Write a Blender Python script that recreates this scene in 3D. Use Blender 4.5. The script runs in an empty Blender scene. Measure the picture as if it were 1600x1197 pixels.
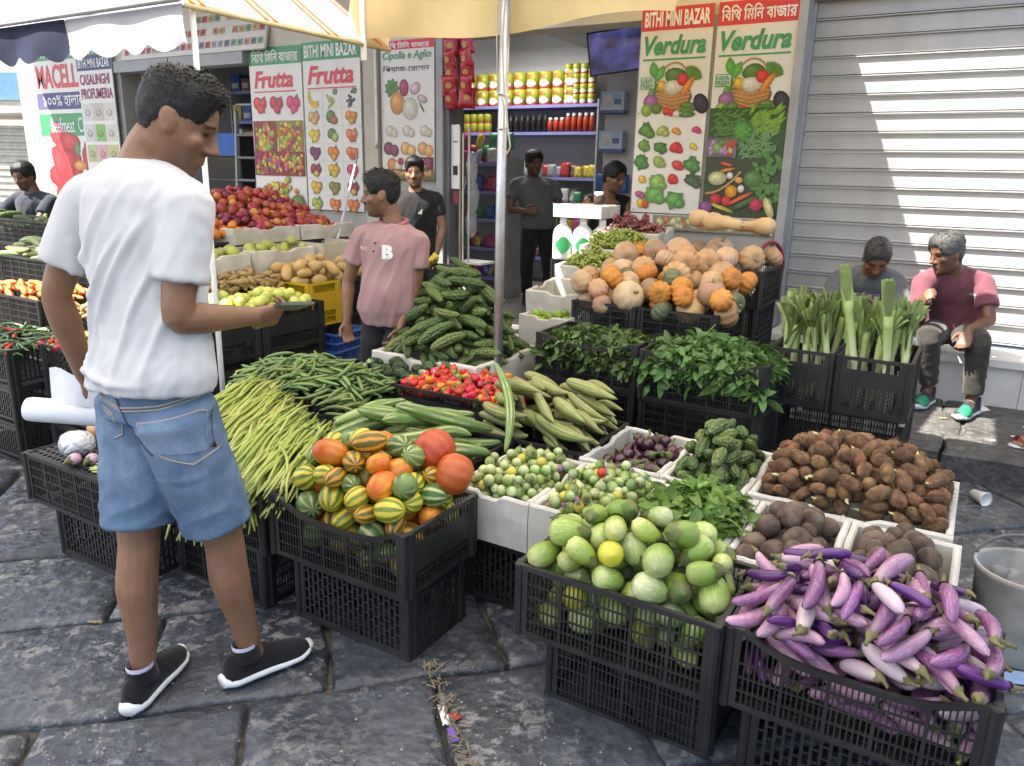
import bpy, math, random
import numpy as np
from mathutils import Vector, Matrix, Euler, noise as mnoise

# ------------------------------------------------------------------ camera, sky, sun, exposure
# world frame: +X runs along the shop front to the right, +Y towards the shop front, Z up
SC = bpy.context.scene
COL = SC.collection
R_ = math.radians
PITCH, ROLL, YAW, CAM_H = R_(15.3), R_(1.3), R_(31.0), 1.5

cam_d = bpy.data.cameras.new('camera')
cam_d.sensor_width = 36; cam_d.lens = 27.0; cam_d.clip_start = 0.05; cam_d.clip_end = 600
cam = bpy.data.objects.new('camera', cam_d); COL.objects.link(cam)
_r = Matrix.Rotation(YAW, 3, 'Z')
_F = _r @ Vector((0, math.cos(PITCH), -math.sin(PITCH)))
_R0 = _r @ Vector((1, 0, 0)); _U0 = _r @ Vector((0, math.sin(PITCH), math.cos(PITCH)))
_Rv = _R0 * math.cos(ROLL) + _U0 * math.sin(ROLL); _Uv = -_R0 * math.sin(ROLL) + _U0 * math.cos(ROLL)
cam.matrix_world = Matrix(((_Rv.x, _Uv.x, -_F.x, 0), (_Rv.y, _Uv.y, -_F.y, 0), (_Rv.z, _Uv.z, -_F.z, CAM_H), (0, 0, 0, 1)))
SC.camera = cam

SUN = Vector((-0.95, -1.0, 2.0)).normalized()          # towards the sun
W = bpy.data.worlds.new('World'); SC.world = W; W.use_nodes = True
nt = W.node_tree; nt.nodes.clear()
sky = nt.nodes.new('ShaderNodeTexSky'); sky.sky_type = 'NISHITA'; sky.sun_disc = False
sky.air_density = 0.9; sky.dust_density = 2.5; sky.ozone_density = 0.4
sky.sun_elevation = math.asin(SUN.z); sky.sun_rotation = math.atan2(SUN.x, SUN.y)
bg = nt.nodes.new('ShaderNodeBackground'); bg.inputs[1].default_value = 0.105
wo = nt.nodes.new('ShaderNodeOutputWorld')
nt.links.new(sky.outputs[0], bg.inputs[0]); nt.links.new(bg.outputs[0], wo.inputs[0])
sun_d = bpy.data.lights.new('sun', 'SUN'); sun_d.energy = 5.0; sun_d.angle = R_(0.55); sun_d.color = (1.0, 0.93, 0.82)
sun = bpy.data.objects.new('sun', sun_d); COL.objects.link(sun)
sun.rotation_euler = SUN.to_track_quat('Z', 'Y').to_euler(); sun.location = (-10, -10, 20)
SC.view_settings.view_transform = 'Standard'; SC.view_settings.look = 'None'
SC.view_settings.gamma = 1.0; SC.view_settings.use_curve_mapping = False
SC.view_settings.exposure = 2.1
SC.cycles.max_bounces = 7; SC.cycles.diffuse_bounces = 4; SC.cycles.transmission_bounces = 4
SC.cycles.caustics_reflective = False; SC.cycles.caustics_refractive = False

# ------------------------------------------------------------------ helpers
rng = np.random.default_rng(7)
random.seed(7)

def tag(o, label=None, cat=None, group=None, kind=None):
    if label: o['label'] = label
    if cat: o['category'] = cat
    if group: o['group'] = group
    if kind: o['kind'] = kind
    return o

def link(o, parent=None):
    COL.objects.link(o)
    if parent is not None: o.parent = parent
    return o

def empty(name, loc=(0, 0, 0), rz=0.0, label=None, cat=None, group=None, mat4=None):
    o = bpy.data.objects.new(name, None); link(o)
    o.empty_display_size = .05
    if mat4 is not None: o.matrix_world = mat4
    else: o.location = loc; o.rotation_euler = (0, 0, rz)
    return tag(o, label, cat, group)

def mk(name, V, F, mats=None, smooth=True, midx=None, col=None):
    me = bpy.data.meshes.new(name)
    if isinstance(V, np.ndarray): V = V.tolist()
    if isinstance(F, np.ndarray): F = F.tolist()
    me.from_pydata(V, [], F)
    if mats is not None:
        for m in (mats if isinstance(mats, (list, tuple)) else [mats]): me.materials.append(m)
    n = len(me.polygons)
    if smooth: me.polygons.foreach_set('use_smooth', np.ones(n, bool))
    if midx is not None: me.polygons.foreach_set('material_index', np.asarray(midx, dtype=np.int32))
    if col is not None:
        a = me.color_attributes.new('Col', 'FLOAT_COLOR', 'POINT')
        c = np.ones((len(V), 4), np.float32); c[:, :3] = col; a.data.foreach_set('color', c.ravel())
    me.update()
    return me

def ob(name, me, parent=None, loc=None, rot=None, mat4=None, label=None, cat=None, group=None, kind=None):
    o = bpy.data.objects.new(name, me); link(o, parent)
    if mat4 is not None:
        if parent is None: o.matrix_world = mat4
        else: o.matrix_basis = mat4
    else:
        if loc is not None: o.location = loc
        if rot is not None: o.rotation_euler = rot
    return tag(o, label, cat, group, kind)

class MB:
    """collects shapes, builds one mesh"""
    def __init__(s): s.V = []; s.F = []; s.MI = []; s.C = []
    def add(s, V, F, mi=0, col=None):
        b = len(s.V)
        s.V.extend([tuple(map(float, v)) for v in V]); s.F.extend([tuple(int(i) + b for i in f) for f in F]); s.MI.extend([mi] * len(F))
        s.C.extend([col if col is not None else (1, 1, 1)] * len(V)); return s
    def box(s, x0, x1, y0, y1, z0, z1, mi=0, M=None, col=None):
        V = [(x0, y0, z0), (x1, y0, z0), (x1, y1, z0), (x0, y1, z0), (x0, y0, z1), (x1, y0, z1), (x1, y1, z1), (x0, y1, z1)]
        if M is not None: V = [tuple(M @ Vector(v)) for v in V]
        return s.add(V, [(0, 3, 2, 1), (4, 5, 6, 7), (0, 1, 5, 4), (1, 2, 6, 5), (2, 3, 7, 6), (3, 0, 4, 7)], mi, col)
    def tube(s, pts, rad, n=8, mi=0, caps=True, col=None):
        V, F = tube(pts, rad, n, caps); return s.add(V, F, mi, col)
    def prism(s, poly, a, b, M=None, mi=0, col=None):      # poly in (x,z), extruded along y from a to b
        n = len(poly)
        V = [(p[0], a, p[1]) for p in poly] + [(p[0], b, p[1]) for p in poly]
        if M is not None: V = [tuple(M @ Vector(v)) for v in V]
        F = [tuple(range(n)), tuple(range(2 * n - 1, n - 1, -1))] + [(i, i + n, (i + 1) % n + n, (i + 1) % n) for i in range(n)]
        return s.add(V, F, mi, col)
    def mesh(s, name, mats, smooth=False, col=False):
        return mk(name, s.V, s.F, mats, smooth, s.MI, np.array(s.C) if col else None)

def frames(P):
    P = np.asarray(P, float); n = len(P)
    T = np.zeros_like(P); T[1:-1] = P[2:] - P[:-2]; T[0] = P[1] - P[0]; T[-1] = P[-1] - P[-2]
    T /= np.linalg.norm(T, axis=1)[:, None] + 1e-12
    a = np.array([0, 0, 1.]) if abs(T[0][2]) < .9 else np.array([1., 0, 0])
    N = np.zeros_like(P); v = np.cross(a, T[0]); N[0] = v / np.linalg.norm(v)
    for i in range(1, n):
        v = N[i - 1] - T[i] * np.dot(N[i - 1], T[i]); N[i] = v / (np.linalg.norm(v) + 1e-12)
    return T, N, np.cross(T, N)

def tube(pts, rad, n=8, caps=True, ribs=None, prof=None):
    P = np.asarray(pts, float); m = len(P); rad = np.broadcast_to(np.asarray(rad, float), (m,))
    T, N, B = frames(P)
    a = np.linspace(0, 2 * np.pi, n, endpoint=False)
    k = np.ones(n) if prof is None else np.asarray(prof)
    if ribs: k = 1 + ribs[1] * np.cos(a * ribs[0])
    V = P[:, None, :] + (np.cos(a) * k)[None, :, None] * N[:, None, :] * rad[:, None, None] + (np.sin(a) * k)[None, :, None] * B[:, None, :] * rad[:, None, None]
    V = V.reshape(-1, 3)
    F = [(i * n + j, i * n + (j + 1) % n, (i + 1) * n + (j + 1) % n, (i + 1) * n + j) for i in range(m - 1) for j in range(n)]
    if caps:
        V = np.vstack([V, P[0], P[-1]]); c0 = len(V) - 2; c1 = c0 + 1
        F += [(c0, (j + 1) % n, j) for j in range(n)] + [(c1, (m - 1) * n + j, (m - 1) * n + (j + 1) % n) for j in range(n)]
    return V, F

def revolve(prof, n=16, fn=None):
    """prof: [(r,z)...] bottom to top, ends may have r=0. fn(theta, t, r, z)->(r,z) arrays"""
    prof = np.asarray(prof, float); m = len(prof)
    a = np.linspace(0, 2 * np.pi, n, endpoint=False)
    A, T = np.meshgrid(a, np.linspace(0, 1, m)); Rr = np.repeat(prof[:, :1], n, 1); Zz = np.repeat(prof[:, 1:], n, 1)
    if fn: Rr, Zz = fn(A, T, Rr, Zz)
    V = np.stack([Rr * np.cos(A), Rr * np.sin(A), Zz], -1).reshape(-1, 3)
    F = [(i * n + j, i * n + (j + 1) % n, (i + 1) * n + (j + 1) % n, (i + 1) * n + j) for i in range(m - 1) for j in range(n)]
    return V, F

def ell_prof(r, h, m=10, flat=0.0, pw=1.0):
    t = np.linspace(-np.pi / 2, np.pi / 2, m)
    return np.stack([np.maximum(np.cos(t), 0) ** pw * r + 1e-5, np.sin(t) * h], 1)

def vnoise(V, scale, seed=0.0, octv=2):
    return np.array([mnoise.fractal(Vector((v[0] * scale + seed, v[1] * scale + seed * 1.7, v[2] * scale - seed)), 1.0, 2.0, octv) for v in V])

def smoothstep(a, b, x):
    t = np.clip((x - a) / (b - a), 0, 1); return t * t * (3 - 2 * t)

# ------------------------------------------------------------------ materials
class NT:
    def __init__(s, name):
        s.m = bpy.data.materials.new(name); s.m.use_nodes = True; s.t = s.m.node_tree
        s.b = s.t.nodes['Principled BSDF']; s.o = s.t.nodes['Material Output']
    def n(s, typ, **kw):
        x = s.t.nodes.new(typ)
        for k, v in kw.items(): setattr(x, k, v)
        return x
    def l(s, a, b): s.t.links.new(a, b)
    def val(s, sock, v):
        if hasattr(v, 'is_linked') or hasattr(v, 'links'): s.l(v, sock)
        else:
            if isinstance(v, (tuple, list)) and len(v) == 3 and sock.type == 'RGBA': v = (*v, 1)
            sock.default_value = v
    def math(s, op, a, b=None, c=None):
        x = s.n('ShaderNodeMath', operation=op)
        s.val(x.inputs[0], a)
        if b is not None: s.val(x.inputs[1], b)
        if c is not None: s.val(x.inputs[2], c)
        return x.outputs[0]
    def mix(s, fac, a, b, bt='MIX'):
        x = s.n('ShaderNodeMix', data_type='RGBA', blend_type=bt); x.clamp_factor = True
        s.val(x.inputs[0], fac); s.val(x.inputs[6], a); s.val(x.inputs[7], b)
        return x.outputs[2]
    def ramp(s, fac, stops, interp='LINEAR'):
        x = s.n('ShaderNodeValToRGB'); r = x.color_ramp; r.interpolation = interp
        while len(r.elements) < len(stops): r.elements.new(.5)
        for e, (p, c) in zip(r.elements, stops):
            e.position = p; e.color = (*c, 1) if isinstance(c, (tuple, list)) else (c, c, c, 1)
        s.l(fac, x.inputs[0]); return x.outputs[0]
    def coord(s, kind='Object', rand=False):
        tc = s.n('ShaderNodeTexCoord'); o = tc.outputs[kind]
        if rand:
            oi = s.n('ShaderNodeObjectInfo'); v = s.n('ShaderNodeVectorMath', operation='ADD')
            mm = s.math('MULTIPLY', oi.outputs['Random'], 37.0); s.l(o, v.inputs[0]); s.l(mm, v.inputs[1]); o = v.outputs[0]
        return o
    def rnd(s): return s.n('ShaderNodeObjectInfo').outputs['Random']
    def noise(s, co, scale=8, detail=3, rough=.55, dist=0):
        x = s.n('ShaderNodeTexNoise'); x.inputs['Scale'].default_value = scale; x.inputs['Detail'].default_value = detail
        x.inputs['Roughness'].default_value = rough; x.inputs['Distortion'].default_value = dist
        s.l(co, x.inputs['Vector']); return x.outputs[0]
    def voro(s, co, scale=8, feat='F1', out=0):
        x = s.n('ShaderNodeTexVoronoi', feature=feat); x.inputs['Scale'].default_value = scale; s.l(co, x.inputs['Vector']); return x.outputs[out]
    def xyz(s, co):
        x = s.n('ShaderNodeSeparateXYZ'); s.l(co, x.inputs[0]); return x.outputs
    def scl(s, co, sc):
        x = s.n('ShaderNodeVectorMath', operation='MULTIPLY'); s.l(co, x.inputs[0]); x.inputs[1].default_value = sc; return x.outputs[0]
    def hsv(s, col, h=.5, sat=1., v=1.):
        x = s.n('ShaderNodeHueSaturation'); s.val(x.inputs['Hue'], h); s.val(x.inputs['Saturation'], sat); s.val(x.inputs['Value'], v); s.val(x.inputs['Color'], col); return x.outputs[0]
    def bump(s, h, strength=.3, dist=.01):
        x = s.n('ShaderNodeBump'); x.inputs['Strength'].default_value = strength; x.inputs['Distance'].default_value = dist
        s.l(h, x.inputs['Height']); s.l(x.outputs[0], s.b.inputs['Normal']); return x
    def fin(s, col=None, rough=None, spec=.5, metal=0, sss=0, coat=0):
        if col is not None: s.val(s.b.inputs['Base Color'], col)
        if rough is not None: s.val(s.b.inputs['Roughness'], rough)
        s.b.inputs['Specular IOR Level'].default_value = spec; s.b.inputs['Metallic'].default_value = metal
        if sss: s.b.inputs['Subsurface Weight'].default_value = sss; s.b.inputs['Subsurface Scale'].default_value = .01
        if coat: s.b.inputs['Coat Weight'].default_value = coat; s.b.inputs['Coat Roughness'].default_value = .1
        return s.m

MATS = {}
def mat(name, c1, c2=None, scale=8., rough=.6, bump=0., bscale=40., rand=0., hue=0., metal=0., spec=.5, stretch=None, lo=.35, hi=.65, detail=4, coat=0, bdist=.004, sss=0):
    """plain procedural material: two-tone noise, fine bump, per-object variation"""
    if name in MATS: return MATS[name]
    t = NT(name); co = t.coord('Object', rand > 0 or hue > 0)
    if stretch: co = t.scl(co, stretch)
    if c2 is None: c2 = tuple(x * .8 for x in c1)
    f = t.noise(co, scale, detail)
    col = t.ramp(f, [(lo, c1), (hi, c2)])
    if rand or hue:
        r = t.rnd(); r2 = t.math('FRACT', t.math('MULTIPLY', r, 13.7))
        col = t.hsv(col, t.math('ADD', .5 - hue / 2, t.math('MULTIPLY', r2, hue)), 1.0, t.math('ADD', 1 - rand / 2, t.math('MULTIPLY', r, rand)))
    if bump: t.bump(t.noise(co, bscale, 4), bump, bdist)
    rr = t.math('ADD', rough - .06, t.math('MULTIPLY', t.noise(co, scale * 2.3, 2), .12))
    MATS[name] = t.fin(col, rr, spec, metal, sss, coat); return MATS[name]

def mat_vcol(name, rough=.5, bump=0., bscale=200, spec=.4, sss=0, mottling=.12, mscale=30):
    if name in MATS: return MATS[name]
    t = NT(name); a = t.n('ShaderNodeVertexColor', layer_name='Col'); co = t.coord('Object')
    f = t.noise(co, mscale, 4)
    col = t.mix(1.0, a.outputs[0], t.ramp(f, [(.3, 1 - mottling), (.7, 1.0)]), 'MULTIPLY')
    if bump: t.bump(t.noise(co, bscale, 4), bump, .003)
    MATS[name] = t.fin(col, rough, spec, 0, sss); return MATS[name]

def emit(name, c, s):
    if name in MATS: return MATS[name]
    t = NT(name); t.b.inputs['Emission Color'].default_value = (*c, 1); t.b.inputs['Emission Strength'].default_value = s
    MATS[name] = t.fin(c, .5); return MATS[name]

def cloth_mat(name, colsock_fn, trans=.45, rough=.85):
    """thin awning canvas: diffuse + translucent"""
    t = NT(name); col = colsock_fn(t)
    t.fin(col, rough, .1)
    tr = t.n('ShaderNodeBsdfTranslucent'); t.l(col, tr.inputs[0])
    mx = t.n('ShaderNodeMixShader'); mx.inputs[0].default_value = trans
    t.l(t.b.outputs[0], mx.inputs[1]); t.l(tr.outputs[0], mx.inputs[2]); t.l(mx.outputs[0], t.o.inputs[0])
    MATS[name] = t.m; return t.m

# ------------------------------------------------------------------ lettering
def text_mesh(s, shear=0.0, bold=0.0, spacing=1.0):
    """lettering as a flat mesh, normalised: width/height box starting at 0,0; returns V (n,2), F, w/h"""
    cu = bpy.data.curves.new('lettering', 'FONT'); cu.body = s; cu.size = 1.0; cu.shear = shear; cu.offset = bold; cu.space_character = spacing
    cu.resolution_u = 3
    o = bpy.data.objects.new('lettering', cu); COL.objects.link(o)
    bpy.context.view_layer.update()
    me = bpy.data.meshes.new_from_object(o.evaluated_get(bpy.context.evaluated_depsgraph_get()))
    V = np.array([v.co[:2] for v in me.vertices]); F = [tuple(p.vertices) for p in me.polygons]
    bpy.data.objects.remove(o); bpy.data.curves.remove(cu); bpy.data.meshes.remove(me)
    V -= V.min(0); sz = V.max(0)
    return V, F, sz
_TX = {}
def text(parent, s, x, z, w=None, h=None, m=None, y=-.004, shear=0., bold=.0, name='lettering', mat4=None):
    """flat lettering on a board facing -Y; lower left corner at (x,z); stretched to w x h"""
    k = (s, shear, bold)
    if k not in _TX: _TX[k] = text_mesh(s, shear, bold)
    V, F, sz = _TX[k]
    sx = (w / sz[0]) if w else h / sz[1]; sy = (h / sz[1]) if h else sx
    P = [(x + v[0] * sx, y, z + v[1] * sy) for v in V]
    me = mk(name, P, F, m, smooth=False)
    return ob(name, me, parent, mat4=mat4)
# ================================================================== SETTING
def stone_mat(name, c1, c2, c3, wet=.5, sc=1.0):
    t = NT(name); co = t.coord('Object', True)
    big = t.noise(co, 3.5 * sc, 4, .6); fine = t.noise(co, 26 * sc, 5, .65); pit = t.voro(co, 30 * sc)
    col = t.ramp(big, [(.36, c1), (.62, c2)])
    fleck = t.ramp(t.noise(co, 20 * sc, 7, .75, .5), [(.53, 0.), (.57, 1.)])
    patch = t.math('MULTIPLY', fleck, t.ramp(t.noise(co, 2.2 * sc, 2), [(.36, 0.), (.58, .9)]))
    col = t.mix(patch, col, c3)
    col = t.mix(.75, col, t.ramp(fine, [(.25, .35), (.75, 1.25)]), 'MULTIPLY')
    r = t.rnd(); col = t.hsv(col, .5, 1., t.math('ADD', .85, t.math('MULTIPLY', r, .3)))
    h = t.math('ADD', t.math('MULTIPLY', t.noise(co, 16 * sc, 5, .6), 1.1), t.math('MULTIPLY', pit, .4))
    t.bump(h, .6, .018)
    rough = t.ramp(t.noise(co, 5 * sc, 4, .6), [(.34, .6 - wet * .42), (.66, .74)])
    rough = t.mix(patch, rough, (.85, .85, .85))
    return t.fin(col, rough, .5)

M_slab = stone_mat('basalt paving', (.038, .043, .052), (.074, .081, .094), (.24, .235, .225), 1.25)
M_kerb = stone_mat('kerb basalt', (.05, .048, .046), (.10, .097, .092), (.17, .165, .155), .2)
M_dirt = mat('joint dirt', (.028, .025, .022), (.085, .075, .06), 22, .95, .6, 60)
M_plaster = mat('grey plaster', (.36, .35, .32), (.30, .29, .265), 3, .85, .15, 60)
M_render = mat('pale render', (.62, .58, .50), (.54, .50, .43), 2, .9, .2, 30)
M_cream = mat('cream stone', (.50, .46, .38), (.42, .38, .31), 4, .8, .15, 40)
M_steel = mat('painted grey steel', (.33, .34, .35), (.27, .28, .29), 5, .5, .08, 60)
M_dsteel = mat('dark grey steel', (.13, .135, .14), (.10, .10, .105), 5, .5, .08, 60)
M_white = mat('white paint', (.78, .78, .77), (.70, .70, .68), 6, .5, .05, 40)
M_wall_in = mat('shop wall paint', (.56, .56, .58), (.50, .50, .52), 2, .7)
M_marble = mat('white marble', (.70, .69, .66), (.58, .57, .55), 5, .4, .1, 30)
M_gal = mat('galvanised pole', (.55, .55, .56), (.42, .42, .43), 14, .35, .08, 90, metal=.75)
M_lav = mat('periwinkle shelf enamel', (.22, .23, .50), (.18, .19, .44), 6, .45)

ground = ob('street', mk('street', [(-150, -150, -.03), (150, -150, -.03), (150, 150, -.03), (-150, 150, -.03)], [(0, 1, 2, 3)], M_dirt, False), kind='structure')

def slab_mesh(L, Wd, seed, T=.05, rise=0.004):
    """one worn stone: rounded worn edge, uneven top; local origin centre, top near z=0"""
    r = np.random.default_rng(seed); n = 7
    xs = np.concatenate([[-L / 2, -L / 2 + .012], np.linspace(-L / 2 + .05, L / 2 - .05, n - 4 + 1), [L / 2 - .012, L / 2]])
    ys = np.concatenate([[-Wd / 2, -Wd / 2 + .012], np.linspace(-Wd / 2 + .05, Wd / 2 - .05, n - 4 + 1), [Wd / 2 - .012, Wd / 2]])
    nx, ny = len(xs), len(ys); V = []
    for i, x in enumerate(xs):
        for j, y in enumerate(ys):
            e = min(i, nx - 1 - i, j, ny - 1 - j)
            z = -.016 if e == 0 else (-.004 if e == 1 else 0)
            z += mnoise.noise(Vector((x * 6 + seed, y * 6, seed * 1.3))) * rise
            wob = mnoise.noise(Vector((x * 5 + seed * 3, y * 5, 2.0))) * .020 if e <= 1 else 0
            V.append((x + wob * (1 if i < 2 else -1 if i > nx - 3 else 0), y + wob * (1 if j < 2 else -1 if j > ny - 3 else 0), z))
    F = [(i * ny + j, (i + 1) * ny + j, (i + 1) * ny + j + 1, i * ny + j + 1) for i in range(nx - 1) for j in range(ny - 1)]
    b = len(V)
    ring = [i * ny for i in range(nx)] + [(nx - 1) * ny + j for j in range(1, ny)] + [i * ny + ny - 1 for i in range(nx - 2, -1, -1)] + [j for j in range(ny - 2, 0, -1)]
    V += [(V[k][0], V[k][1], -T) for k in ring]; m = len(ring)
    F += [(ring[k], b + k, b + (k + 1) % m, ring[(k + 1) % m]) for k in range(m)]
    return V, F

# paving of large basalt slabs laid on the diagonal, staggered
r2 = np.random.default_rng(3)
Sq = math.sqrt(.5); q0 = 2.9 * Sq; band = .74 * Sq
cross = {0: -.13 * Sq, 1: -.9 * Sq, -1: .4 * Sq, 2: -1.7 * Sq}
for k in range(-9, 16):
    qa = q0 + k * band; p = cross.get(k, r2.uniform(-.5, .5)) - 8 * .58
    while p < 7:
        Ls = .55 if abs(p) < 1.5 and k in cross else r2.uniform(.5, .72)
        pc, qc = p + Ls / 2, qa + band / 2
        u, v = (pc - qc) * Sq, (pc + qc) * Sq
        p += Ls
        if v > 4.75 or v < -2.2 or u < -9.5 or u > 2.6: continue
        gap = .010
        V, F = slab_mesh(Ls - gap - r2.uniform(0, .012), band - gap - r2.uniform(0, .012), r2.integers(9999))
        sl = ob('slab', mk('slab', V, F, M_slab), ground, loc=(u, v, r2.uniform(-.005, .004)), rot=(r2.normal(0, .006), r2.normal(0, .006), R_(45) + r2.normal(0, .012)))

# raised pavement in front of the shops: kerb stones and slabs
pave = ob('pavement', MB().box(-12, 4, 4.72, 5.95, -.02, .125).mesh('pavement', M_kerb), kind='structure')
x = -1.9
while x < 3.0:
    w = r2.uniform(.7, 1.0); V, F = slab_mesh(w - .02, .34, r2.integers(9999), .17, .006)
    ob('kerb_stone', mk('kerb_stone', V, F, M_kerb, False), pave, loc=(x + w / 2, 4.62, .142 + r2.uniform(-.004, .004))); x += w
for row in range(2):
    x = -2.2 + row * .3
    while x < 3.0:
        w = r2.uniform(.45, .75); V, F = slab_mesh(w - .015, .47, r2.integers(9999), .04, .005)
        ob('paving_slab', mk('paving_slab', V, F, M_kerb), pave, loc=(x + w / 2, 5.04 + row * .485, .143 + r2.uniform(-.003, .003))); x += w

# ------------------------------------------------------------------ shop building
VF = 5.83          # street face of the wall
shop = empty('shop_building', (0, VF, 0), label='grey plastered shop front with an open doorway, seen behind all the stalls', cat='building')
def wallpart(name, u0, u1, z0, z1, m, y0=0., y1=.25, parent=shop):
    return ob(name, MB().box(u0, u1, y0, y1, z0, z1).mesh(name, m), parent)
wallpart('wall', -11.2, -8.95, .1, 2.62, M_plaster)
wallpart('wall', -6.75, -4.32, .1, 2.62, M_plaster)
wallpart('wall', -2.44, -1.30, .1, 2.62, M_plaster)
wallpart('wall', -11.2, -1.30, 2.62, 8.5, M_render)
wallpart('wall', -1.30, 3.6, 2.80, 8.5, M_render)
wallpart('wall', 2.6, 3.6, .1, 2.80, M_plaster)
wallpart('pilaster', -5.16, -5.0, .12, 2.6, M_cream, -.05, -.002)
wallpart('door_frame', -4.32, -4.25, .12, 2.62, M_steel, -.05, .2)
wallpart('door_frame', -4.245, -4.20, .12, 2.62, M_dsteel, -.02, .2)
wallpart('door_frame', -2.445, -2.40, .12, 2.62, M_steel, .0, .2)
wallpart('lintel', -8.95, -6.75, 2.52, 2.64, M_steel, -.08, .1)
wallpart('corner_post', -1.295, -1.235, .12, 2.82, M_steel, -.06, .14)
wallpart('eave', -1.22, 3.4, 2.90, 3.02, M_render, -.17, -.003)
wallpart('balcony', -11.2, -3.1, 3.6, 3.75, M_render, -1.45, -.003)  # slab added out of view above, keeps sun off the fruit posters
# drain pipe / conduit on the pilaster
cd = ob('conduit', MB().tube([(-5.0, -.06, 2.6), (-5.0, -.06, 1.75), (-5.02, -.06, 1.70)], .012, 8).mesh('conduit', M_white, True), shop)

# interior rooms
def room(name, u0, u1, v0, v1, z1, label):
    e = empty(name, (0, 0, 0), label=label, cat='room'); e['kind'] = 'structure'
    ob('floor', MB().box(u0, u1, v0, v1, .08, .12).mesh('floor', mat('shop floor tile', (.20, .19, .18), (.24, .23, .22), 3, .4)), e)
    ob('wall', MB().box(u0, u1, v1, v1 + .1, .12, z1).mesh('wall', M_wall_in), e)
    ob('wall', MB().box(u0 - .1, u0, v0, v1 + .1, .12, z1).mesh('wall', M_wall_in), e)
    ob('wall', MB().box(u1, u1 + .1, v0, v1 + .1, .12, z1).mesh('wall', M_wall_in), e)
    ob('ceiling', MB().box(u0 - .1, u1 + .1, v0, v1 + .1, z1, z1 + .1).mesh('ceiling', M_wall_in), e)
    return e
r1 = room('shop_interior', -6.6, -2.3, 6.08, 9.25, 3.25, 'white painted shop interior behind the doorway')
ob('beam', MB().box(-4.4, -3.7, 6.3, 9.2, 2.95, 3.247, M=None).mesh('beam', mat('grey beam paint', (.36, .36, .37))), r1)
rL = room('store_room', -9.0, -6.72, 6.08, 7.9, 2.9, 'dim storeroom behind the left opening')

# the lit fluorescent tube of the shop
lampT = empty('ceiling_lamp', (-5.55, 7.9, 3.12), label='lit white fluorescent tube on the shop ceiling', cat='lamp')
ob('tube', MB().tube([(-.06, -.55, 0), (-.06, .55, 0)], .016, 10).mesh('tube', emit('lit tube', (1, .98, .95), 9), True), lampT)
ob('housing', MB().box(-.10, -.02, -.6, .6, .02, .08).mesh('housing', M_white), lampT)
al = bpy.data.lights.new('tube_light', 'AREA'); al.shape = 'RECTANGLE'; al.size = 1.2; al.size_y = .8; al.energy = 15; al.color = (1, .97, .93)
alo = bpy.data.objects.new('tube_light', al); COL.objects.link(alo); alo.location = (-4.9, 7.9, 3.05)

# ------------------------------------------------------------------ roller shutter on the right
sh = empty('roller_shutter', (0, 5.97, 0), label='closed grey metal roller shutter partly in bright sun behind the seated men', cat='shutter')
M_shut = mat('shutter enamel', (.36, .36, .355), (.28, .278, .27), 3.5, .42, .25, 5, stretch=(1, 1, .25), lo=.3, hi=.75, bdist=.006)
pit = .122
prof = [(0, .03), (-.004, .027), (-.019, .024), (-.019, .017), (-.003, .0145), (-.003, .0125), (-.019, .010), (-.019, .003), (.0, 0.), (.012, 0.), (.012, pit - .002), (.0, pit - .002)]
def slat_me(u0, u1):
    V = [(u0, p[0], p[1]) for p in prof] + [(u1, p[0], p[1]) for p in prof]; n = len(prof)
    F = [(i, (i + 1) % n, (i + 1) % n + n, i + n) for i in range(n)] + [tuple(range(n - 1, -1, -1)), tuple(range(n, 2 * n))]
    return mk('slat', V, F, M_shut, False)
sme = slat_me(-1.215, 2.58)
for i in range(18): ob('slat', sme, sh, loc=(0, 0, .47 + i * pit))
ob('shutter_box', MB().box(-1.23, 2.58, -.07, .12, .47 + 18 * pit, 2.79).mesh('shutter_box', mat('shutter box paint', (.30, .31, .32))), sh)
ob('guide_rail', MB().box(-1.235, -1.216, -.04, .04, .43, 2.66).mesh('guide_rail', M_steel), sh)
# marble ledge the men sit on
ledge = empty('marble_ledge', (0, 5.83, 0), label='white marble window ledge under the roller shutter', cat='ledge')
ob('slab', MB().box(-1.22, 2.6, -.30, .2, .40, .445).mesh('slab', M_marble), ledge)
for a, b in ((-1.22, -.45), (-.447, .33), (.333, 1.4), (1.403, 2.6)): ob('panel', MB().box(a, b, -.26, .2, .12, .399).mesh('panel', M_marble), ledge)

# ------------------------------------------------------------------ posters
M_print = mat_vcol('poster print', .3, 0.25, 14, mottling=.42, mscale=85)
M_board = mat('poster white', (.66, .65, .61), (.60, .59, .55), 2.5, .3, .15, 4)
M_red = mat('poster red', (.62, .03, .05), (.56, .025, .04), 4, .4); M_grn = mat('poster green', (.03, .28, .10), (.025, .24, .08), 4, .4)
M_navy = mat('poster navy', (.09, .09, .22)); M_black = mat('poster black', (.02, .02, .02)); M_mar = mat('poster maroon', (.35, .05, .16))
M_ink = mat('ink white', (.85, .85, .84))

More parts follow.
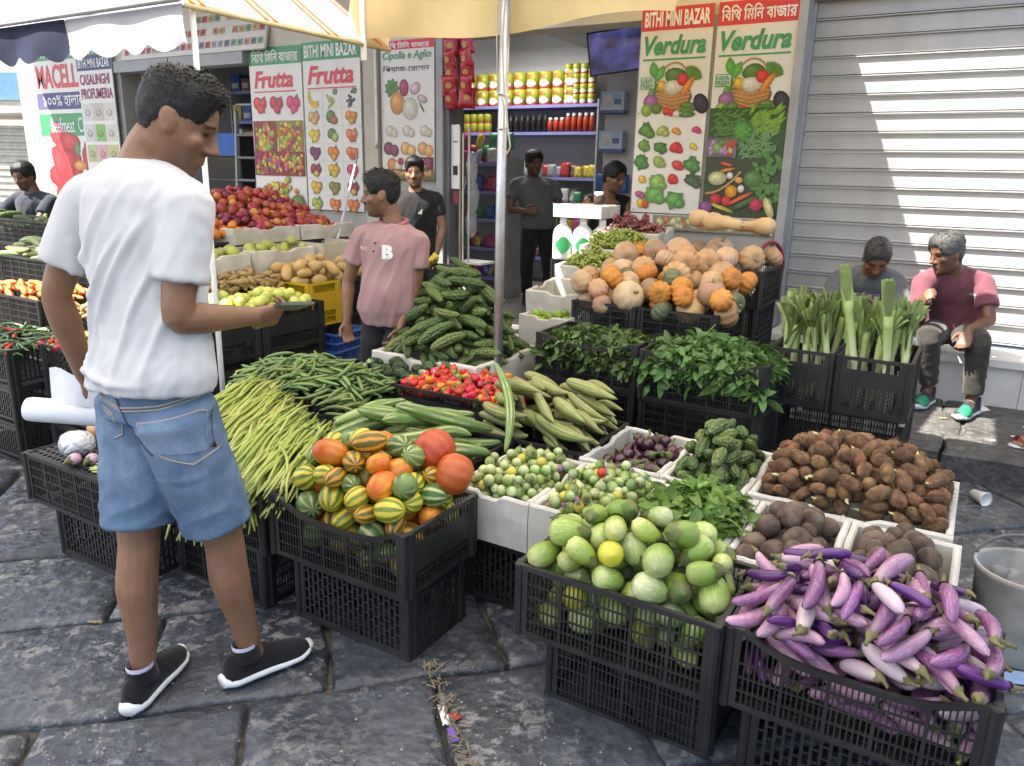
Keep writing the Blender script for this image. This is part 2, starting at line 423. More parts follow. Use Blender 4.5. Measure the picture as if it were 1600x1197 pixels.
class Pic:
    """printed pictures: flat coloured shapes, each a hair above the last"""
    def __init__(s, seed): s.V = []; s.F = []; s.C = []; s.k = 0; s.r = np.random.default_rng(seed)
    def poly(s, pts, c, c2=None, ctr=None):
        y = -.0022 - s.k * 4.5e-5; s.k += 1; b = len(s.V); n = len(pts)
        P = np.array(pts, float); cc = P.mean(0) if ctr is None else np.array(ctr)
        s.V.append((cc[0], y, cc[1])); s.C.append(c if c2 is None else c2)
        for p in P: s.V.append((p[0], y, p[1])); s.C.append(c)
        s.F += [(b, b + 1 + i, b + 1 + (i + 1) % n) for i in range(n)]
    def el(s, x, z, rx, rz=None, c=(.5, .1, .1), rot=0, hi=1.6, n=14, lump=.0):
        rz = rz or rx; a = np.linspace(0, 2 * np.pi, n, endpoint=False)
        k = 1 + lump * np.sin(a * 3 + s.r.uniform(0, 6)); X = np.cos(a) * rx * k; Zs = np.sin(a) * rz * k
        ca, sa = math.cos(rot), math.sin(rot)
        P = np.stack([x + X * ca - Zs * sa, z + X * sa + Zs * ca], 1)
        o = (x - rx * .3, z + rz * .35)
        dk = tuple(v * .62 for v in c); s.poly(P, dk, tuple(min(1, v * hi + .02) for v in c), o)
    def leaf(s, x, z, L, rot, c=(.08, .25, .04), w=.4):
        t = np.linspace(0, 1, 7); up = np.sin(t * np.pi) * L * w * .5
        P = np.concatenate([np.stack([t * L, up], 1), np.stack([t[::-1][1:-1] * L, -up[::-1][1:-1]], 1)])
        ca, sa = math.cos(rot), math.sin(rot)
        s.poly(np.stack([x + P[:, 0] * ca - P[:, 1] * sa, z + P[:, 0] * sa + P[:, 1] * ca], 1), tuple(v * .7 for v in c), tuple(v * 1.3 for v in c))
    def rect(s, x0, x1, z0, z1, c, c2=None): s.poly([(x0, z0), (x1, z0), (x1, z1), (x0, z1)], c, c2)
    def band(s, pts, w, c):
        P = np.array(pts, float); d = np.gradient(P, axis=0); nrm = np.stack([-d[:, 1], d[:, 0]], 1); nrm /= np.linalg.norm(nrm, axis=1)[:, None]
        w = np.broadcast_to(np.asarray(w, float), (len(P),))[:, None]
        y = -.0022 - s.k * 4.5e-5; s.k += 1; b = len(s.V); n = len(P)
        for p in np.concatenate([P + nrm * w, P - nrm * w]): s.V.append((p[0], y, p[1])); s.C.append(c)
        s.F += [(b + i, b + i + 1, b + n + i + 1, b + n + i) for i in range(n - 1)]
    def cluster(s, x, z, R, c, n, r, jit=.25, lump=0):
        for _ in range(n):
            a, d = s.r.uniform(0, 6.28), R * math.sqrt(s.r.uniform(0, 1)); k = 1 + s.r.uniform(-jit, jit)
            s.el(x + d * math.cos(a), z + d * math.sin(a), r * (1 + s.r.uniform(-.2, .2)), None, tuple(v * k for v in c), n=9, lump=lump)
    def collage(s, x0, x1, z0, z1, cols, r, n):
        s.rect(x0, x1, z0, z1, tuple(v * .5 for v in cols[0]))
        for _ in range(n):
            rr = r * s.r.uniform(.6, 1.3); c = cols[s.r.integers(len(cols))]
            s.el(s.r.uniform(x0 + rr, x1 - rr), s.r.uniform(z0 + rr, z1 - rr), rr, rr * s.r.uniform(.6, 1), c, s.r.uniform(0, 3), n=9, lump=.05)
    def fruit(s, kind, x, z, R):
        G = (.07, .22, .03)
        if kind == 'banana':
            for i, d in enumerate((.25, 0, -.25)):
                a = np.linspace(2.6, 5.4, 8); s.band(np.stack([x + R * .3 + np.cos(a) * R * (1 + d * .4), z + R * .55 + np.sin(a) * R * (1.1 + d)], 1), R * .17 * np.sin(np.linspace(.25, 2.9, 8)), (.75 - i * .06, .52 - i * .05, .03))
        elif kind in ('grape', 'darkgrape'):
            s.leaf(x + R * .2, z + R * .6, R * .9, .6, G, .8); c = (.33, .42, .05) if kind == 'grape' else (.03, .03, .06)
            for i in range(18): s.el(x + s.r.normal(0, R * .3) , z - R * .2 + s.r.normal(0, R * .38), R * .17, None, c, n=8)
        elif kind == 'slice':
            s.el(x - R * .25, z + R * .1, R * .75, None, (.08, .2, .05)); s.el(x + R * .25, z - R * .3, R * .6, R * .5, (.06, .25, .04)); s.el(x + R * .25, z - R * .26, R * .5, R * .42, (.65, .10, .08), hi=1.2)
        elif kind == 'lime':
            s.el(x - R * .2, z + R * .2, R * .7, R * .6, (.09, .2, .03), .5); s.el(x + R * .3, z - R * .2, R * .55, None, (.2, .35, .05)); s.el(x + R * .3, z - R * .2, R * .45, None, (.45, .55, .2), hi=1.3)
        else:
            base = {'red': (.55, .03, .05), 'pom': (.45, .03, .06), 'straw': (.6, .05, .05), 'orange': (.75, .22, .02), 'apple': (.3, .42, .06), 'guava': (.12, .26, .06), 'peach': (.7, .2, .06), 'pear': (.35, .40, .08), 'lemon': (.75, .5, .03), 'fig': (.15, .03, .12), 'plum': (.3, .03, .08), 'mango': (.7, .4, .03), 'kiwi': (.25, .22, .05), 'rose': (.6, .05, .15), 'melon': (.6, .35, .12), 'grapefruit': (.75, .2, .08)}[kind]
            s.leaf(x + R * .1, z + R * .1, R * .95, s.r.uniform(.4, 1.2), G); s.leaf(x, z, R, s.r.uniform(3.3, 5.5), G, .5)
            s.el(x - R * .35, z + R * .18, R * .58, None, base, lump=.03); s.el(x + R * .38, z + R * .12, R * .52, None, tuple(v * .85 for v in base), lump=.03)
            s.el(x + R * .05, z - R * .4, R * .5, R * .42, base, lump=.05)
            if kind in ('grapefruit', 'orange', 'plum', 'apple', 'peach', 'guava'):
                c2 = {'grapefruit': (.7, .08, .08), 'orange': (.8, .4, .05), 'plum': (.8, .5, .1), 'apple': (.65, .65, .35), 'peach': (.8, .35, .08), 'guava': (.6, .08, .08)}[kind]
                s.el(x + R * .05, z - R * .4, R * .4, R * .33, c2, hi=1.15)
    def mesh(s): return mk('printed_pictures', s.V, s.F, M_print, False, None, np.array(s.C))

def poster(name, u0, u1, z0, z1, label, y=VF - .022, group=None):
    e = empty(name, (u0, y, z0), label=label, cat='poster', group=group); w, h = u1 - u0, z1 - z0
    ob('board', MB().box(0, w, 0, .014, 0, h).mesh('board', M_board), e)
    for sx in (.02, w - .02):
        for sz in (.02, h - .03, h * .5): ob('screw', MB().tube([(sx, -.003, sz), (sx, .001, sz)], .005, 6).mesh('screw', M_dsteel), e)
    return e, w, h
def band(e, w, z0, z1, m, x0=0.): ob('header_band', MB().box(x0, x0 + w, -.0012, 0., z0, z1).mesh('header_band', m), e)

BN = 'িবিথ িমিন বাজার'
# Frutta posters
e, w, h = poster('poster', -6.72, -5.98, 1.06, 2.66, 'fruit poster left of the pair, with big fruit collages and a Bengali green header')
band(e, w, h - .165, h, M_grn); text(e, BN, .04, h - .145, w - .08, .12, M_ink, bold=.02)
text(e, 'Frutta', .06, h - .385, .56, .165, M_red, shear=.25, bold=.03); ob('underline', MB().box(.05, .65, -.002, 0, h - .425, h - .413).mesh('underline', M_red), e)
p = Pic(1); g = [['straw', 'pom', 'rose'], ['apple', 'guava', 'straw']]
for i in range(2):
    for j in range(3): p.fruit(g[i][j], .13 + j * .24, h - .545 - i * .235, .108)
FR = [(.55, .04, .05), (.7, .2, .03), (.7, .5, .04), (.3, .4, .05), (.5, .05, .2), (.1, .22, .04), (.6, .35, .1)]
p.collage(.01, .35, .56, .90, FR, .035, 60); p.collage(.37, .73, .56, .90, [(.6, .5, .04), (.25, .04, .1), (.5, .45, .05), (.6, .1, .05)], .03, 80)
p.collage(.01, .73, .36, .60, FR + [(.2, .05, .2)], .028, 110)
for k in range(55):
    p.el(.12 + p.r.normal(.22, .12), .17 + p.r.normal(0, .06), .03 * p.r.uniform(.6, 1.4), None, FR[p.r.integers(7)], n=9)
p.rect(.0, .74, .0, .05, (.25, .13, .06), (.3, .16, .08)); p.el(.62, .10, .10, .07, (.10, .2, .05)); p.el(.09, .12, .05, .09, (.7, .45, .04))
ob('printed_pictures', p.mesh(), e, kind='stuff')
e, w, h = poster('poster', -5.96, -5.22, 1.10, 2.67, 'fruit poster right of the pair, with a grid of single fruits')
band(e, w, h - .165, h, M_grn); text(e, 'BITHI MINI BAZAR', .03, h - .14, w - .06, .115, M_ink, bold=.03)
text(e, 'Frutta', .06, h - .385, .60, .17, M_red, shear=.25, bold=.03); ob('underline', MB().box(.05, .69, -.002, 0, h - .425, h - .413).mesh('underline', M_red), e)
p = Pic(2); g = ['banana grape darkgrape', 'melon slice orange', 'lemon lime grapefruit', 'fig orange grapefruit', 'plum mango rose', 'mango kiwi plum', 'pear peach peach']
for i in range(8): p.rect(.0, w, h - .44 - i * .165, h - .437 - i * .165, (.55, .55, .53))
for j in (1, 2): p.rect(w * j / 3, w * j / 3 + .003, .0, h - .44, (.55, .55, .53))
for i, row in enumerate(g):
    for j, f in enumerate(row.split()): p.fruit(f, .125 + j * .245, h - .525 - i * .165, .082)
ob('printed_pictures', p.mesh(), e, kind='stuff')
# onion and garlic poster
e, w, h = poster('poster', -4.97, -4.36, 1.42, 2.62, 'onion and garlic poster on the wall behind the black polo shirt')
band(e, w, h - .075, h, M_red); text(e, BN, .05, h - .068, w - .1, .055, M_ink, bold=.02)
text(e, 'Cipolla e Aglio', .03, h - .175, w - .06, .085, M_grn, shear=.2, bold=.015); text(e, 'িপয়াজ-েরাসন', .03, h - .27, w - .08, .065, M_black, shear=.1)
p = Pic(3)
for k in range(10): p.leaf(.13, h - .40, .09, k * .7, (.09, .25, .05), .6)
p.el(.27, h - .40, .055, .075, (.35, .04, .12)); p.el(.40, h - .41, .065, .05, (.6, .42, .48), .6); p.el(.48, h - .5, .06, .035, (.55, .4, .42), -.3)
p.el(.19, h - .53, .085, .10, (.75, .3, .06)); p.el(.34, h - .58, .09, .10, (.72, .70, .58), hi=1.2); p.leaf(.44, h - .52, .12, -1, (.1, .22, .07), .2)
for j in range(3):
    p.el(.1 + j * .2, h - .77, .055, .05, (.68, .65, .55), hi=1.25); p.el(.15 + j * .2, h - .79, .04, .04, (.7, .62, .5), hi=1.2)
for j, c in enumerate([(.2, .04, .1), (.7, .4, .15), (.7, .32, .12)]):
    p.el(.08 + j * .2, h - .925, .06, .06, c); p.el(.15 + j * .2, h - .945, .05, .055, tuple(v * 1.1 for v in c))
p.el(.12, h - 1.07, .06, None, (.65, .25, .08)); p.el(.19, h - 1.08, .05, None, (.6, .55, .4)); p.el(.22, h - 1.04, .035, None, (.4, .04, .1))
p.collage(.33, .6, h - 1.13, h - 1.0, [(.25, .03, .06), (.35, .05, .1), (.55, .35, .35)], .02, 40)
p.collage(.0, .61, .0, .09, [(.4, .25, .08), (.55, .35, .12), (.3, .17, .05)], .025, 40)
ob('printed_pictures', p.mesh(), e, kind='stuff')

# vegetable posters by the doorway
def basket(p, cx, cz):
    p.el(cx, cz + .0, .15, .10, (.35, .18, .06))
    for k in range(5): p.band([(cx - .14 + .01 * k, cz + .03 - k * .025), (cx, cz + .005 - k * .028), (cx + .14 - .01 * k, cz + .03 - k * .025)], .006, (.5 + .1 * (k % 2), .28, .1))
    a = np.linspace(.15, 3.0, 12); p.band(np.stack([cx + np.cos(a) * .12, cz + .08 + np.sin(a) * .16], 1), .007, (.45, .25, .1))
    for k in range(12): p.leaf(cx + .12, cz + .12, .10, .1 + k * .16, (.1, .28, .05), .3)
    p.el(cx + .01, cz + .15, .085, .055, (.07, .18, .04), lump=.06); p.el(cx - .09, cz + .08, .04, None, (.75, .4, .03)); p.el(cx + .0, cz + .07, .075, .05, (.75, .73, .62), hi=1.2, lump=.05)
    p.el(cx + .07, cz + .12, .045, None, (.6, .03, .03)); p.el(cx + .11, cz + .07, .085, .024, (.75, .25, .05), 1.0)
    p.el(cx - .17, cz + .02, .03, .10, (.12, .25, .05), -.3); p.el(cx - .17, cz - .03, .06, .055, (.3, .12, .3)); p.el(cx - .2, cz - .09, .045, None, (.25, .4, .06)); p.el(cx - .12, cz - .08, .045, .04, (.12, .2, .04))
    p.el(cx - .04, cz - .10, .03, None, (.6, .04, .03)); p.el(cx + .0, cz - .11, .028, None, (.55, .03, .03)); p.el(cx + .04, cz - .12, .03, .025, (.75, .7, .68), hi=1.2)
    for k in range(3): p.el(cx + .12, cz - .06 - k * .033, .065, .02, (.09, .2, .04), .05)
    p.el(cx + .22, cz - .05, .055, .075, (.02, .015, .03), .5, hi=3.)
def fresh(e, p, x, z):
    p.rect(x, x + .115, z, z + .085, (.12, .38, .12)); p.rect(x + .006, x + .109, z + .006, z + .079, (.72, .75, .68))
    p.leaf(x + .12, z + .05, .13, 1.1, (.12, .42, .08), .55); p.leaf(x + .11, z + .07, .13, 1.75, (.1, .4, .07), .55)
    text(e, '100%', x + .012, z + .044, .09, .028, M_grn, y=-.02, bold=.02); text(e, 'FRESH', x + .010, z + .010, .094, .028, M_grn, y=-.02, bold=.02)
for k, (a, b, lb) in enumerate([(-2.43, -1.885, 'vegetable poster with separate vegetables on white, beside the doorway'), (-1.855, -1.29, 'vegetable poster with a dark green collage, beside the roller shutter')]):
    e, w, h = poster('poster', a, b, 1.225, 2.69, lb)
    band(e, w, h - .155, h, M_red); text(e, 'BITHI MINI BAZAR' if k == 0 else BN, .025, h - .13, w - .05, .105, M_ink, bold=.035 if k == 0 else .02)
    text(e, 'Verdura', .03, h - .325, w - .07, .135, M_grn, shear=.25, bold=.035); ob('underline', MB().box(.025, w - .04, -.002, 0, h - .36, h - .348).mesh('underline', M_grn), e)
    p = Pic(10 + k); basket(p, .28, h - .62); fresh(e, p, .02, h - .56)
    if k == 0:
        V_ = [((.10, .25, .05), .06), ((.35, .42, .12), .05), ((.7, .3, .05), .035), ((.55, .05, .2), .035), ((.15, .3, .06), .045), ((.08, .2, .04), .05), ((.6, .03, .04), .05), ((.7, .5, .05), .03), ((.07, .22, .05), .055), ((.3, .4, .1), .05), ((.6, .05, .04), .045), ((.08, .25, .05), .06), ((.75, .4, .05), .03), ((.25, .42, .1), .065), ((.6, .03, .03), .04), ((.06, .12, .04), .06), ((.4, .1, .2), .04), ((.15, .38, .08), .075), ((.12, .35, .07), .07)]
        for i, (c, R) in enumerate(V_):
            x, z = .08 + (i % 4) * .13 + p.r.uniform(-.02, .02), .62 - (i // 4) * .125 + p.r.uniform(-.02, .02)
            if c[1] > c[0] * 1.6: [p.leaf(x, z, R * 1.2, p.r.uniform(0, 6.3), c, .7) for _ in range(6)]
            p.el(x, z, R, R * p.r.uniform(.6, 1), c, p.r.uniform(-.5, .5), lump=.05); p.el(x + R * .6, z - R * .4, R * .6, R * .5, tuple(v * .9 for v in c), lump=.05)
        p.el(.08, .07, .03, .035, (.75, .45, .04)); p.el(.12, .06, .03, .03, (.65, .08, .03))
    else:
        p.rect(0, w, .42, .76, (.03, .09, .02)); p.rect(0, w, .0, .42, (.05, .07, .03))
        for _ in range(60): p.leaf(p.r.uniform(.0, .22), p.r.uniform(.56, .74), .09, p.r.uniform(-.8, .8), (.1, .25, .05), .16)
        for _ in range(40): p.leaf(p.r.uniform(.26, .48), p.r.uniform(.56, .72), .1, p.r.uniform(.3, 1.2), (.2, .4, .05), .3)
        for _ in range(70): p.leaf(p.r.uniform(.22, .46), p.r.uniform(.40, .56), .1, p.r.uniform(0, 3.1), (.16, .34, .13), .16)
        p.el(.25, .60, .075, .075, (.06, .25, .05)); 
        for _ in range(25): p.leaf(.25 + p.r.normal(0, .025), .60 + p.r.normal(0, .025), .05, p.r.uniform(0, 6), (.14, .42, .07), .15)
        p.collage(.0, .22, .42, .55, [(.4, .25, .45), (.1, .25, .05), (.6, .45, .05), (.6, .05, .04), (.2, .35, .1)], .032, 40)
        for _ in range(70): p.leaf(p.r.uniform(.38, .53), p.r.uniform(.1, .45), .06, p.r.uniform(0, 6.3), (.1, .26, .06), .6)
        for x, z, rx, rz, c, ro in [(.1, .27, .07, .05, (.55, .55, .3), 0), (.17, .33, .06, .012, (.75, .2, .03), .2), (.16, .37, .05, .012, (.7, .08, .04), -.2), (.19, .29, .025, .025, (.75, .7, .62), 0), (.26, .26, .03, .022, (.7, .35, .1), 0), (.36, .27, .07, .06, (.08, .2, .05), 0), (.21, .18, .045, .045, (.75, .3, .02), 0), (.28, .2, .025, .028, (.8, .76, .68), 0), (.10, .12, .045, .04, (.5, .03, .03), 0), (.18, .11, .04, .035, (.55, .03, .03), 0), (.28, .13, .10, .014, (.75, .12, .03), .5), (.32, .1, .11, .02, (.05, .14, .03), .5), (.15, .06, .1, .014, (.45, .45, .03), -.3), (.40, .09, .05, .045, (.5, .03, .08), 0), (.03, .06, .05, .045, (.25, .08, .25), 0), (.49, .07, .03, .08, (.6, .55, .25), .4)]:
            p.el(x, z, rx, rz, c, ro)
        a_ = np.linspace(0, 1, 6); p.band(np.stack([.02 + a_ * .25, .16 + a_ ** 2 * .16], 1), .008, (.5, .28, .12))
    ob('printed_pictures', p.mesh(), e, kind='stuff')
# worn strip of old poster below them
e, w, h = poster('poster_strip', -2.44, -1.32, 1.10, 1.215, 'torn strip of an older vegetable poster under the two vegetable posters')
p = Pic(20); p.collage(.2, 1.1, .0, .11, [(.6, .58, .4), (.45, .5, .2), (.6, .2, .1), (.65, .6, .5)], .03, 40); ob('printed_pictures', p.mesh(), e, kind='stuff')

# butcher and household posters at the far left
e, w, h = poster('poster', -10.75, -9.35, .95, 2.95, 'butcher poster with red meat, far left')
band(e, w, h - .22, h, M_grn); text(e, 'BITHI MINI BAZAR', .05, h - .19, w - .1, .14, M_ink, bold=.03); text(e, 'MACELLERIA', .05, h - .55, w * 1.02, .28, M_red, bold=.025)
band(e, w, h - .80, h - .60, M_navy); text(e, '১০০% হালাল মাং', .15, h - .77, w - .2, .14, M_ink, bold=.01); band(e, w, h - 1.12, h - .85, M_grn); text(e, 'Beefmeat  Carne di', .25, h - 1.08, w - .3, .18, M_ink)
p = Pic(30)
for k in range(14): p.el(.45 + p.r.normal(0, .14), .45 + p.r.normal(0, .18), .16, .22, (.5, .03, .04), p.r.uniform(0, 3), lump=.1)
for k in range(10): p.el(1.1 + p.r.normal(0, .12), .4 + p.r.normal(0, .15), .15, .2, (.45, .05, .05), p.r.uniform(0, 3), lump=.1)
p.leaf(.78, .62, .2, 1.57, (.1, .3, .15), .6); p.el(.8, .52, .14, .06, (.7, .3, .08)); p.rect(0, .25, 0, .14, (.04, .4, .12))
ob('printed_pictures', p.mesh(), e, kind='stuff')
e, w, h = poster('poster', -9.72, -9.02, 1.2, 2.74, 'grey household goods poster overlapping the butcher poster', VF - .06)
band(e, w, h - .17, h, M_navy); text(e, 'BITHI MINI BAZAR', .03, h - .14, w - .06, .10, M_ink, bold=.02); text(e, 'CASALINGHI', .04, h - .33, w - .1, .12, M_mar, bold=.02); text(e, 'PROFUMERIA', .04, h - .49, w - .06, .12, M_mar, bold=.02)
p = Pic(31); cs = [(.6, .6, .58), (.5, .45, .4), (.62, .6, .55), (.55, .56, .55), (.2, .45, .1), (.6, .58, .5), (.45, .48, .25), (.65, .35, .35), (.5, .5, .2)]
for i in range(3):
    for j in range(3):
        x, z = .03 + j * .22, h - .74 - i * .24; p.rect(x, x + .2, z, z + .2, tuple(v * 1.1 for v in cs[i * 3 + j]), cs[i * 3 + j]); p.el(x + .1, z + .09, .06, .04, tuple(v * .7 for v in cs[i * 3 + j]))
for j in range(3): p.rect(.08 + j * .18, .13 + j * .18, .12, .22, (.06, .06, .07)); p.rect(.06 + j * .18, .13 + j * .18, .21, .23, (.06, .06, .07))
ob('printed_pictures', p.mesh(), e, kind='stuff')
# sign with small pictures over the storeroom opening
Ms = Matrix.Translation((-8.75, VF - .1, 2.64)) @ Matrix.Rotation(R_(-14), 4, 'X')
e = empty('sign', mat4=Ms, label='large white sign with rows of tiny pictures above the storeroom opening', cat='sign')
ob('board', MB().box(0, 2.35, 0, .03, 0, 1.3).mesh('board', M_board), e)
p = Pic(40)
for i in range(9):
    for j in range(23):
        if p.r.random() < .9:
            c = [(.5, .12, .1), (.55, .25, .2), (.2, .35, .25), (.35, .35, .4), (.5, .4, .2), (.2, .2, .25), (.5, .1, .15)][p.r.integers(7)]
            x, z = .05 + j * .1, .05 + i * .135; p.rect(x, x + .075, z, z + .065, c, tuple(min(1, v * 1.7) for v in c)); p.rect(x + .02, x + .05, z + .02, z + .045, tuple(v * .5 for v in c))
ob('printed_pictures', p.mesh(), e, kind='stuff')

# ------------------------------------------------------------------ canopies
def sheet(name, P, nu, nv, m, sag=0., seed=0., amp=.008, parent=None, **kw):
    """bilinear cloth patch from four corners a,b,c,d with sag and ripples"""
    a, b, c, d = [np.array(x, float) for x in P]; V = []
    for i in range(nu + 1):
        for j in range(nv + 1):
            s_, t_ = i / nu, j / nv; q = a * (1 - s_) * (1 - t_) + b * s_ * (1 - t_) + c * s_ * t_ + d * (1 - s_) * t_
            q[2] -= sag * math.sin(s_ * math.pi) * math.sin(t_ * math.pi); q[2] += amp * mnoise.noise(Vector((q[0] * 3 + seed, q[1] * 3, q[2] * 2)))
            V.append(q)
    F = [(i * (nv + 1) + j, (i + 1) * (nv + 1) + j, (i + 1) * (nv + 1) + j + 1, i * (nv + 1) + j + 1) for i in range(nu) for j in range(nv)]
    return ob(name, mk(name, np.array(V), F, m), parent, **kw)

def stripes(axis, period, w, base, strp, off=0.):
    def fn(t):
        co = t.coord('Object'); x = t.xyz(co)[axis]
        f = t.math('FRACT', t.math('ADD', t.math('DIVIDE', x, period), off))
        d1 = t.math('LESS_THAN', f, w); d2 = t.math('MULTIPLY', t.math('GREATER_THAN', f, w * 1.9), t.math('LESS_THAN', f, w * 2.9))
        s_ = t.math('ADD', d1, d2)
        b = t.mix(t.noise(co, 5, 4), base, tuple(v * .86 for v in base))
        return t.mix(s_, b, strp)
    return fn
M_yel = cloth_mat('yellow awning canvas', stripes(0, 1.13, .0, (.62, .50, .27), (.6, .12, .04)), .3)
M_yelf = cloth_mat('yellow valance canvas', lambda t: t.ramp(t.noise(t.coord('Object'), 4, 5), [(.3, (.52, .41, .22)), (.7, (.62, .50, .29))]), .2)
M_ora = cloth_mat('cream canvas with orange stripes', stripes(1, .40, .07, (.85, .80, .66), (.70, .15, .03), .3), .4)
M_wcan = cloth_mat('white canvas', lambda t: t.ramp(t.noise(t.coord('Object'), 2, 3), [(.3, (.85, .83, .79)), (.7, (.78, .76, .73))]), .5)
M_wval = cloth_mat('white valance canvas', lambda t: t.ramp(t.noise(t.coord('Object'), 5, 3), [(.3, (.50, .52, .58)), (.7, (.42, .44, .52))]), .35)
M_navyc = cloth_mat('navy canvas', lambda t: t.ramp(t.noise(t.coord('Object'), 6, 3), [(.3, (.022, .026, .05)), (.7, (.032, .036, .07))]), .1)
M_redc = mat('red piping', (.5, .07, .04))

aw = empty('awning', (0, 0, 0), label='yellow canvas shop awning held up by the metal pole', cat='awning')
sheet('canopy', [(-3.08, 3.36, 2.40), (-1.25, 3.36, 2.40), (-1.25, 5.78, 3.02), (-3.08, 5.78, 3.02)], 20, 16, M_yel, .03, parent=aw)
# front flap, wrapping round the left corner
Vv, Fv = [], []; path = [(-3.10, 3.72)] + [(-3.10, 3.5), (-3.095, 3.40), (-3.06, 3.352)] + [(-3.0 + i * .0875, 3.345) for i in range(21)]
for i, (u, v) in enumerate(path):
    for j in range(6):
        z = 2.405 - j * .05 - .012 * math.sin(u * 2.3 + 1.) - (.02 * math.sin(u * 5) if j == 5 else 0)
        Vv.append((u + .012 * math.sin(j * .9 + i), v + .018 * math.sin(u * 7 + j * .4) * (j / 5), z))
Fv = [(i * 6 + j, (i + 1) * 6 + j, (i + 1) * 6 + j + 1, i * 6 + j + 1) for i in range(len(path) - 1) for j in range(5)]
ob('valance', mk('valance', Vv, Fv, M_yelf), aw)
ob('piping', MB().tube([(u, v - .004, 2.41 + .004 * math.sin(u * 4)) for u, v in path[3:]], .009, 6).mesh('piping', M_redc, True), aw)
ob('front_bar', MB().tube([(-3.02, 3.38, 2.37), (-1.25, 3.38, 2.37)], .018, 8).mesh('front_bar', M_gal, True), aw)
ob('corner_strap', MB().box(-2.985, -2.955, 3.33, 3.345, 2.06, 2.36).mesh('corner_strap', M_white), aw)

pole = empty('awning_pole', (-2.05, 3.28, 0), label='galvanised metal pole rising out of the vegetables to the yellow awning', cat='pole')
ob('tube', MB().tube([(-.01, 0, 0), (-.01, 0, 1.3), (.0, 0, 2.42)], .0235, 14).mesh('tube', M_gal, True), pole)
cp = [(.026, -.025, 2.4), (.0, -.03, 2.1), (.02, -.032, 1.86), (.03, -.034, 1.84), (.045, -.034, 1.7), (.06, -.034, 1.62), (.045, -.036, 1.585), (.025, -.036, 1.62), (.022, -.034, 1.80), (.0, -.032, 1.85)]
pr = []
for i in range(len(cp) - 1):
    for s_ in np.linspace(0, 1, 5, endpoint=False): pr.append(tuple(np.array(cp[i]) * (1 - s_) + np.array(cp[i + 1]) * s_))
ob('cable', MB().tube(pr, .0038, 6).mesh('cable', mat('grey cable', (.42, .40, .36))), pole)
ob('cable', MB().tube([(-.03, -.02, 2.4), (-.03, -.026, 2.1), (-.02, -.028, 1.85)], .003, 6).mesh('cable', MATS['grey cable']), pole)
ob('tie', MB().tube([(-.03, -.01, 1.855), (0, -.034, 1.86), (.032, -.01, 1.85)], .004, 6).mesh('tie', M_white), pole)
ob('tie', MB().tube([(-.03, -.01, 1.70), (0, -.03, 1.70), (.03, -.01, 1.705)], .003, 6).mesh('tie', MATS['grey cable']), pole)

hp = empty('market_canopy', (0, 0, 0), label='cream market canopy with orange stripes, glaring white in the sun at top left', cat='canopy')
E0, E1, A0, A1, ZE, ZT = -7.4, -2.97, 2.25, 3.55, 2.15, 4.2
sheet('roof_panel', [(E1, A0, ZE), (E1, A1, ZE), (E0, A1, ZT + 1.), (E0, A1, ZT + 1.)], 20, 12, M_ora, .0, parent=hp)
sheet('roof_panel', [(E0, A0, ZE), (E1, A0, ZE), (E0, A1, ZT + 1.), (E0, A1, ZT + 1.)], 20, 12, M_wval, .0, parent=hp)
for a, b, mm in (((E0, A0, ZE), (E1, A0, ZE), M_gal), ((E1, A0, ZE), (E1, A1, ZE), mat('yellowed trim', (.62, .50, .25))), ((E1, A1, ZE), (E0, A1, ZT + 1.), M_gal)):
    ob('frame_bar', MB().tube([(a[0], a[1], a[2] - .012), (b[0], b[1], b[2] - .012)], .011, 8).mesh('frame_bar', mm, True), hp)
ob('front_pole', MB().tube([(E0, A0 - .03, ZE + .005), (E1 + .01, A0 - .03, ZE + .005)], .011, 8).mesh('front_pole', M_steel, True), hp)
for x, y in ((E1 - .03, A0 + .06), (E0 + .03, A0 + .06)):
    ob('leg', MB().tube([(x, y, 0), (x, y, ZE)], .0125, 8).mesh('leg', mat('white enamel leg', (.85, .85, .83)), True), hp)
def scallop(u0, u1, m, ph):
    V, F = [], []; n = int((u1 - u0) / .018)
    for i in range(n + 1):
        u = u0 + (u1 - u0) * i / n; drop = .145 + .038 * abs(math.sin((u + ph) / .21 * math.pi))
        for j in range(5): V.append((u, A0 - .012 + .014 * math.sin(u * 13 + j * .5) * j / 4, ZE - .004 - drop * j / 4))
    F = [(i * 5 + j, (i + 1) * 5 + j, (i + 1) * 5 + j + 1, i * 5 + j + 1) for i in range(n) for j in range(4)]
    ob('valance', mk('valance', V, F, m), hp)
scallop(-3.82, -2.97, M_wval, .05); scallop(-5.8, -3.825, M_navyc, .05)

# unseen canvas added over the street to block sun and give soft fill
cn = empty('street_canvas', (0, 0, 3.05), label='white canvas stretched over the street above the stalls', cat='canopy')
sheet('canvas', [(-3.42, -1.3, .1), (.9, -1.3, .1), (.9, 3.25, 0), (-3.42, 3.25, 0)], 24, 24, M_wcan, .06, parent=cn)
sheet('canvas', [(-4.35, .75, .14), (-3.30, .75, .14), (-3.30, 1.62, .09), (-4.35, 1.62, .09)], 8, 8, M_wcan, .0, parent=cn)
sheet('canvas', [(-6.2, -1.3, .16), (-2.45, -1.3, .16), (-2.45, .9, .1), (-6.2, .9, .1)], 16, 12, M_wcan, .02, parent=cn)
sheet('canvas', [(-1.2, 3.05, .08), (.9, 3.05, .08), (.9, 4.3, .05), (-1.2, 4.3, .05)], 12, 6, M_wcan, .02, parent=cn)

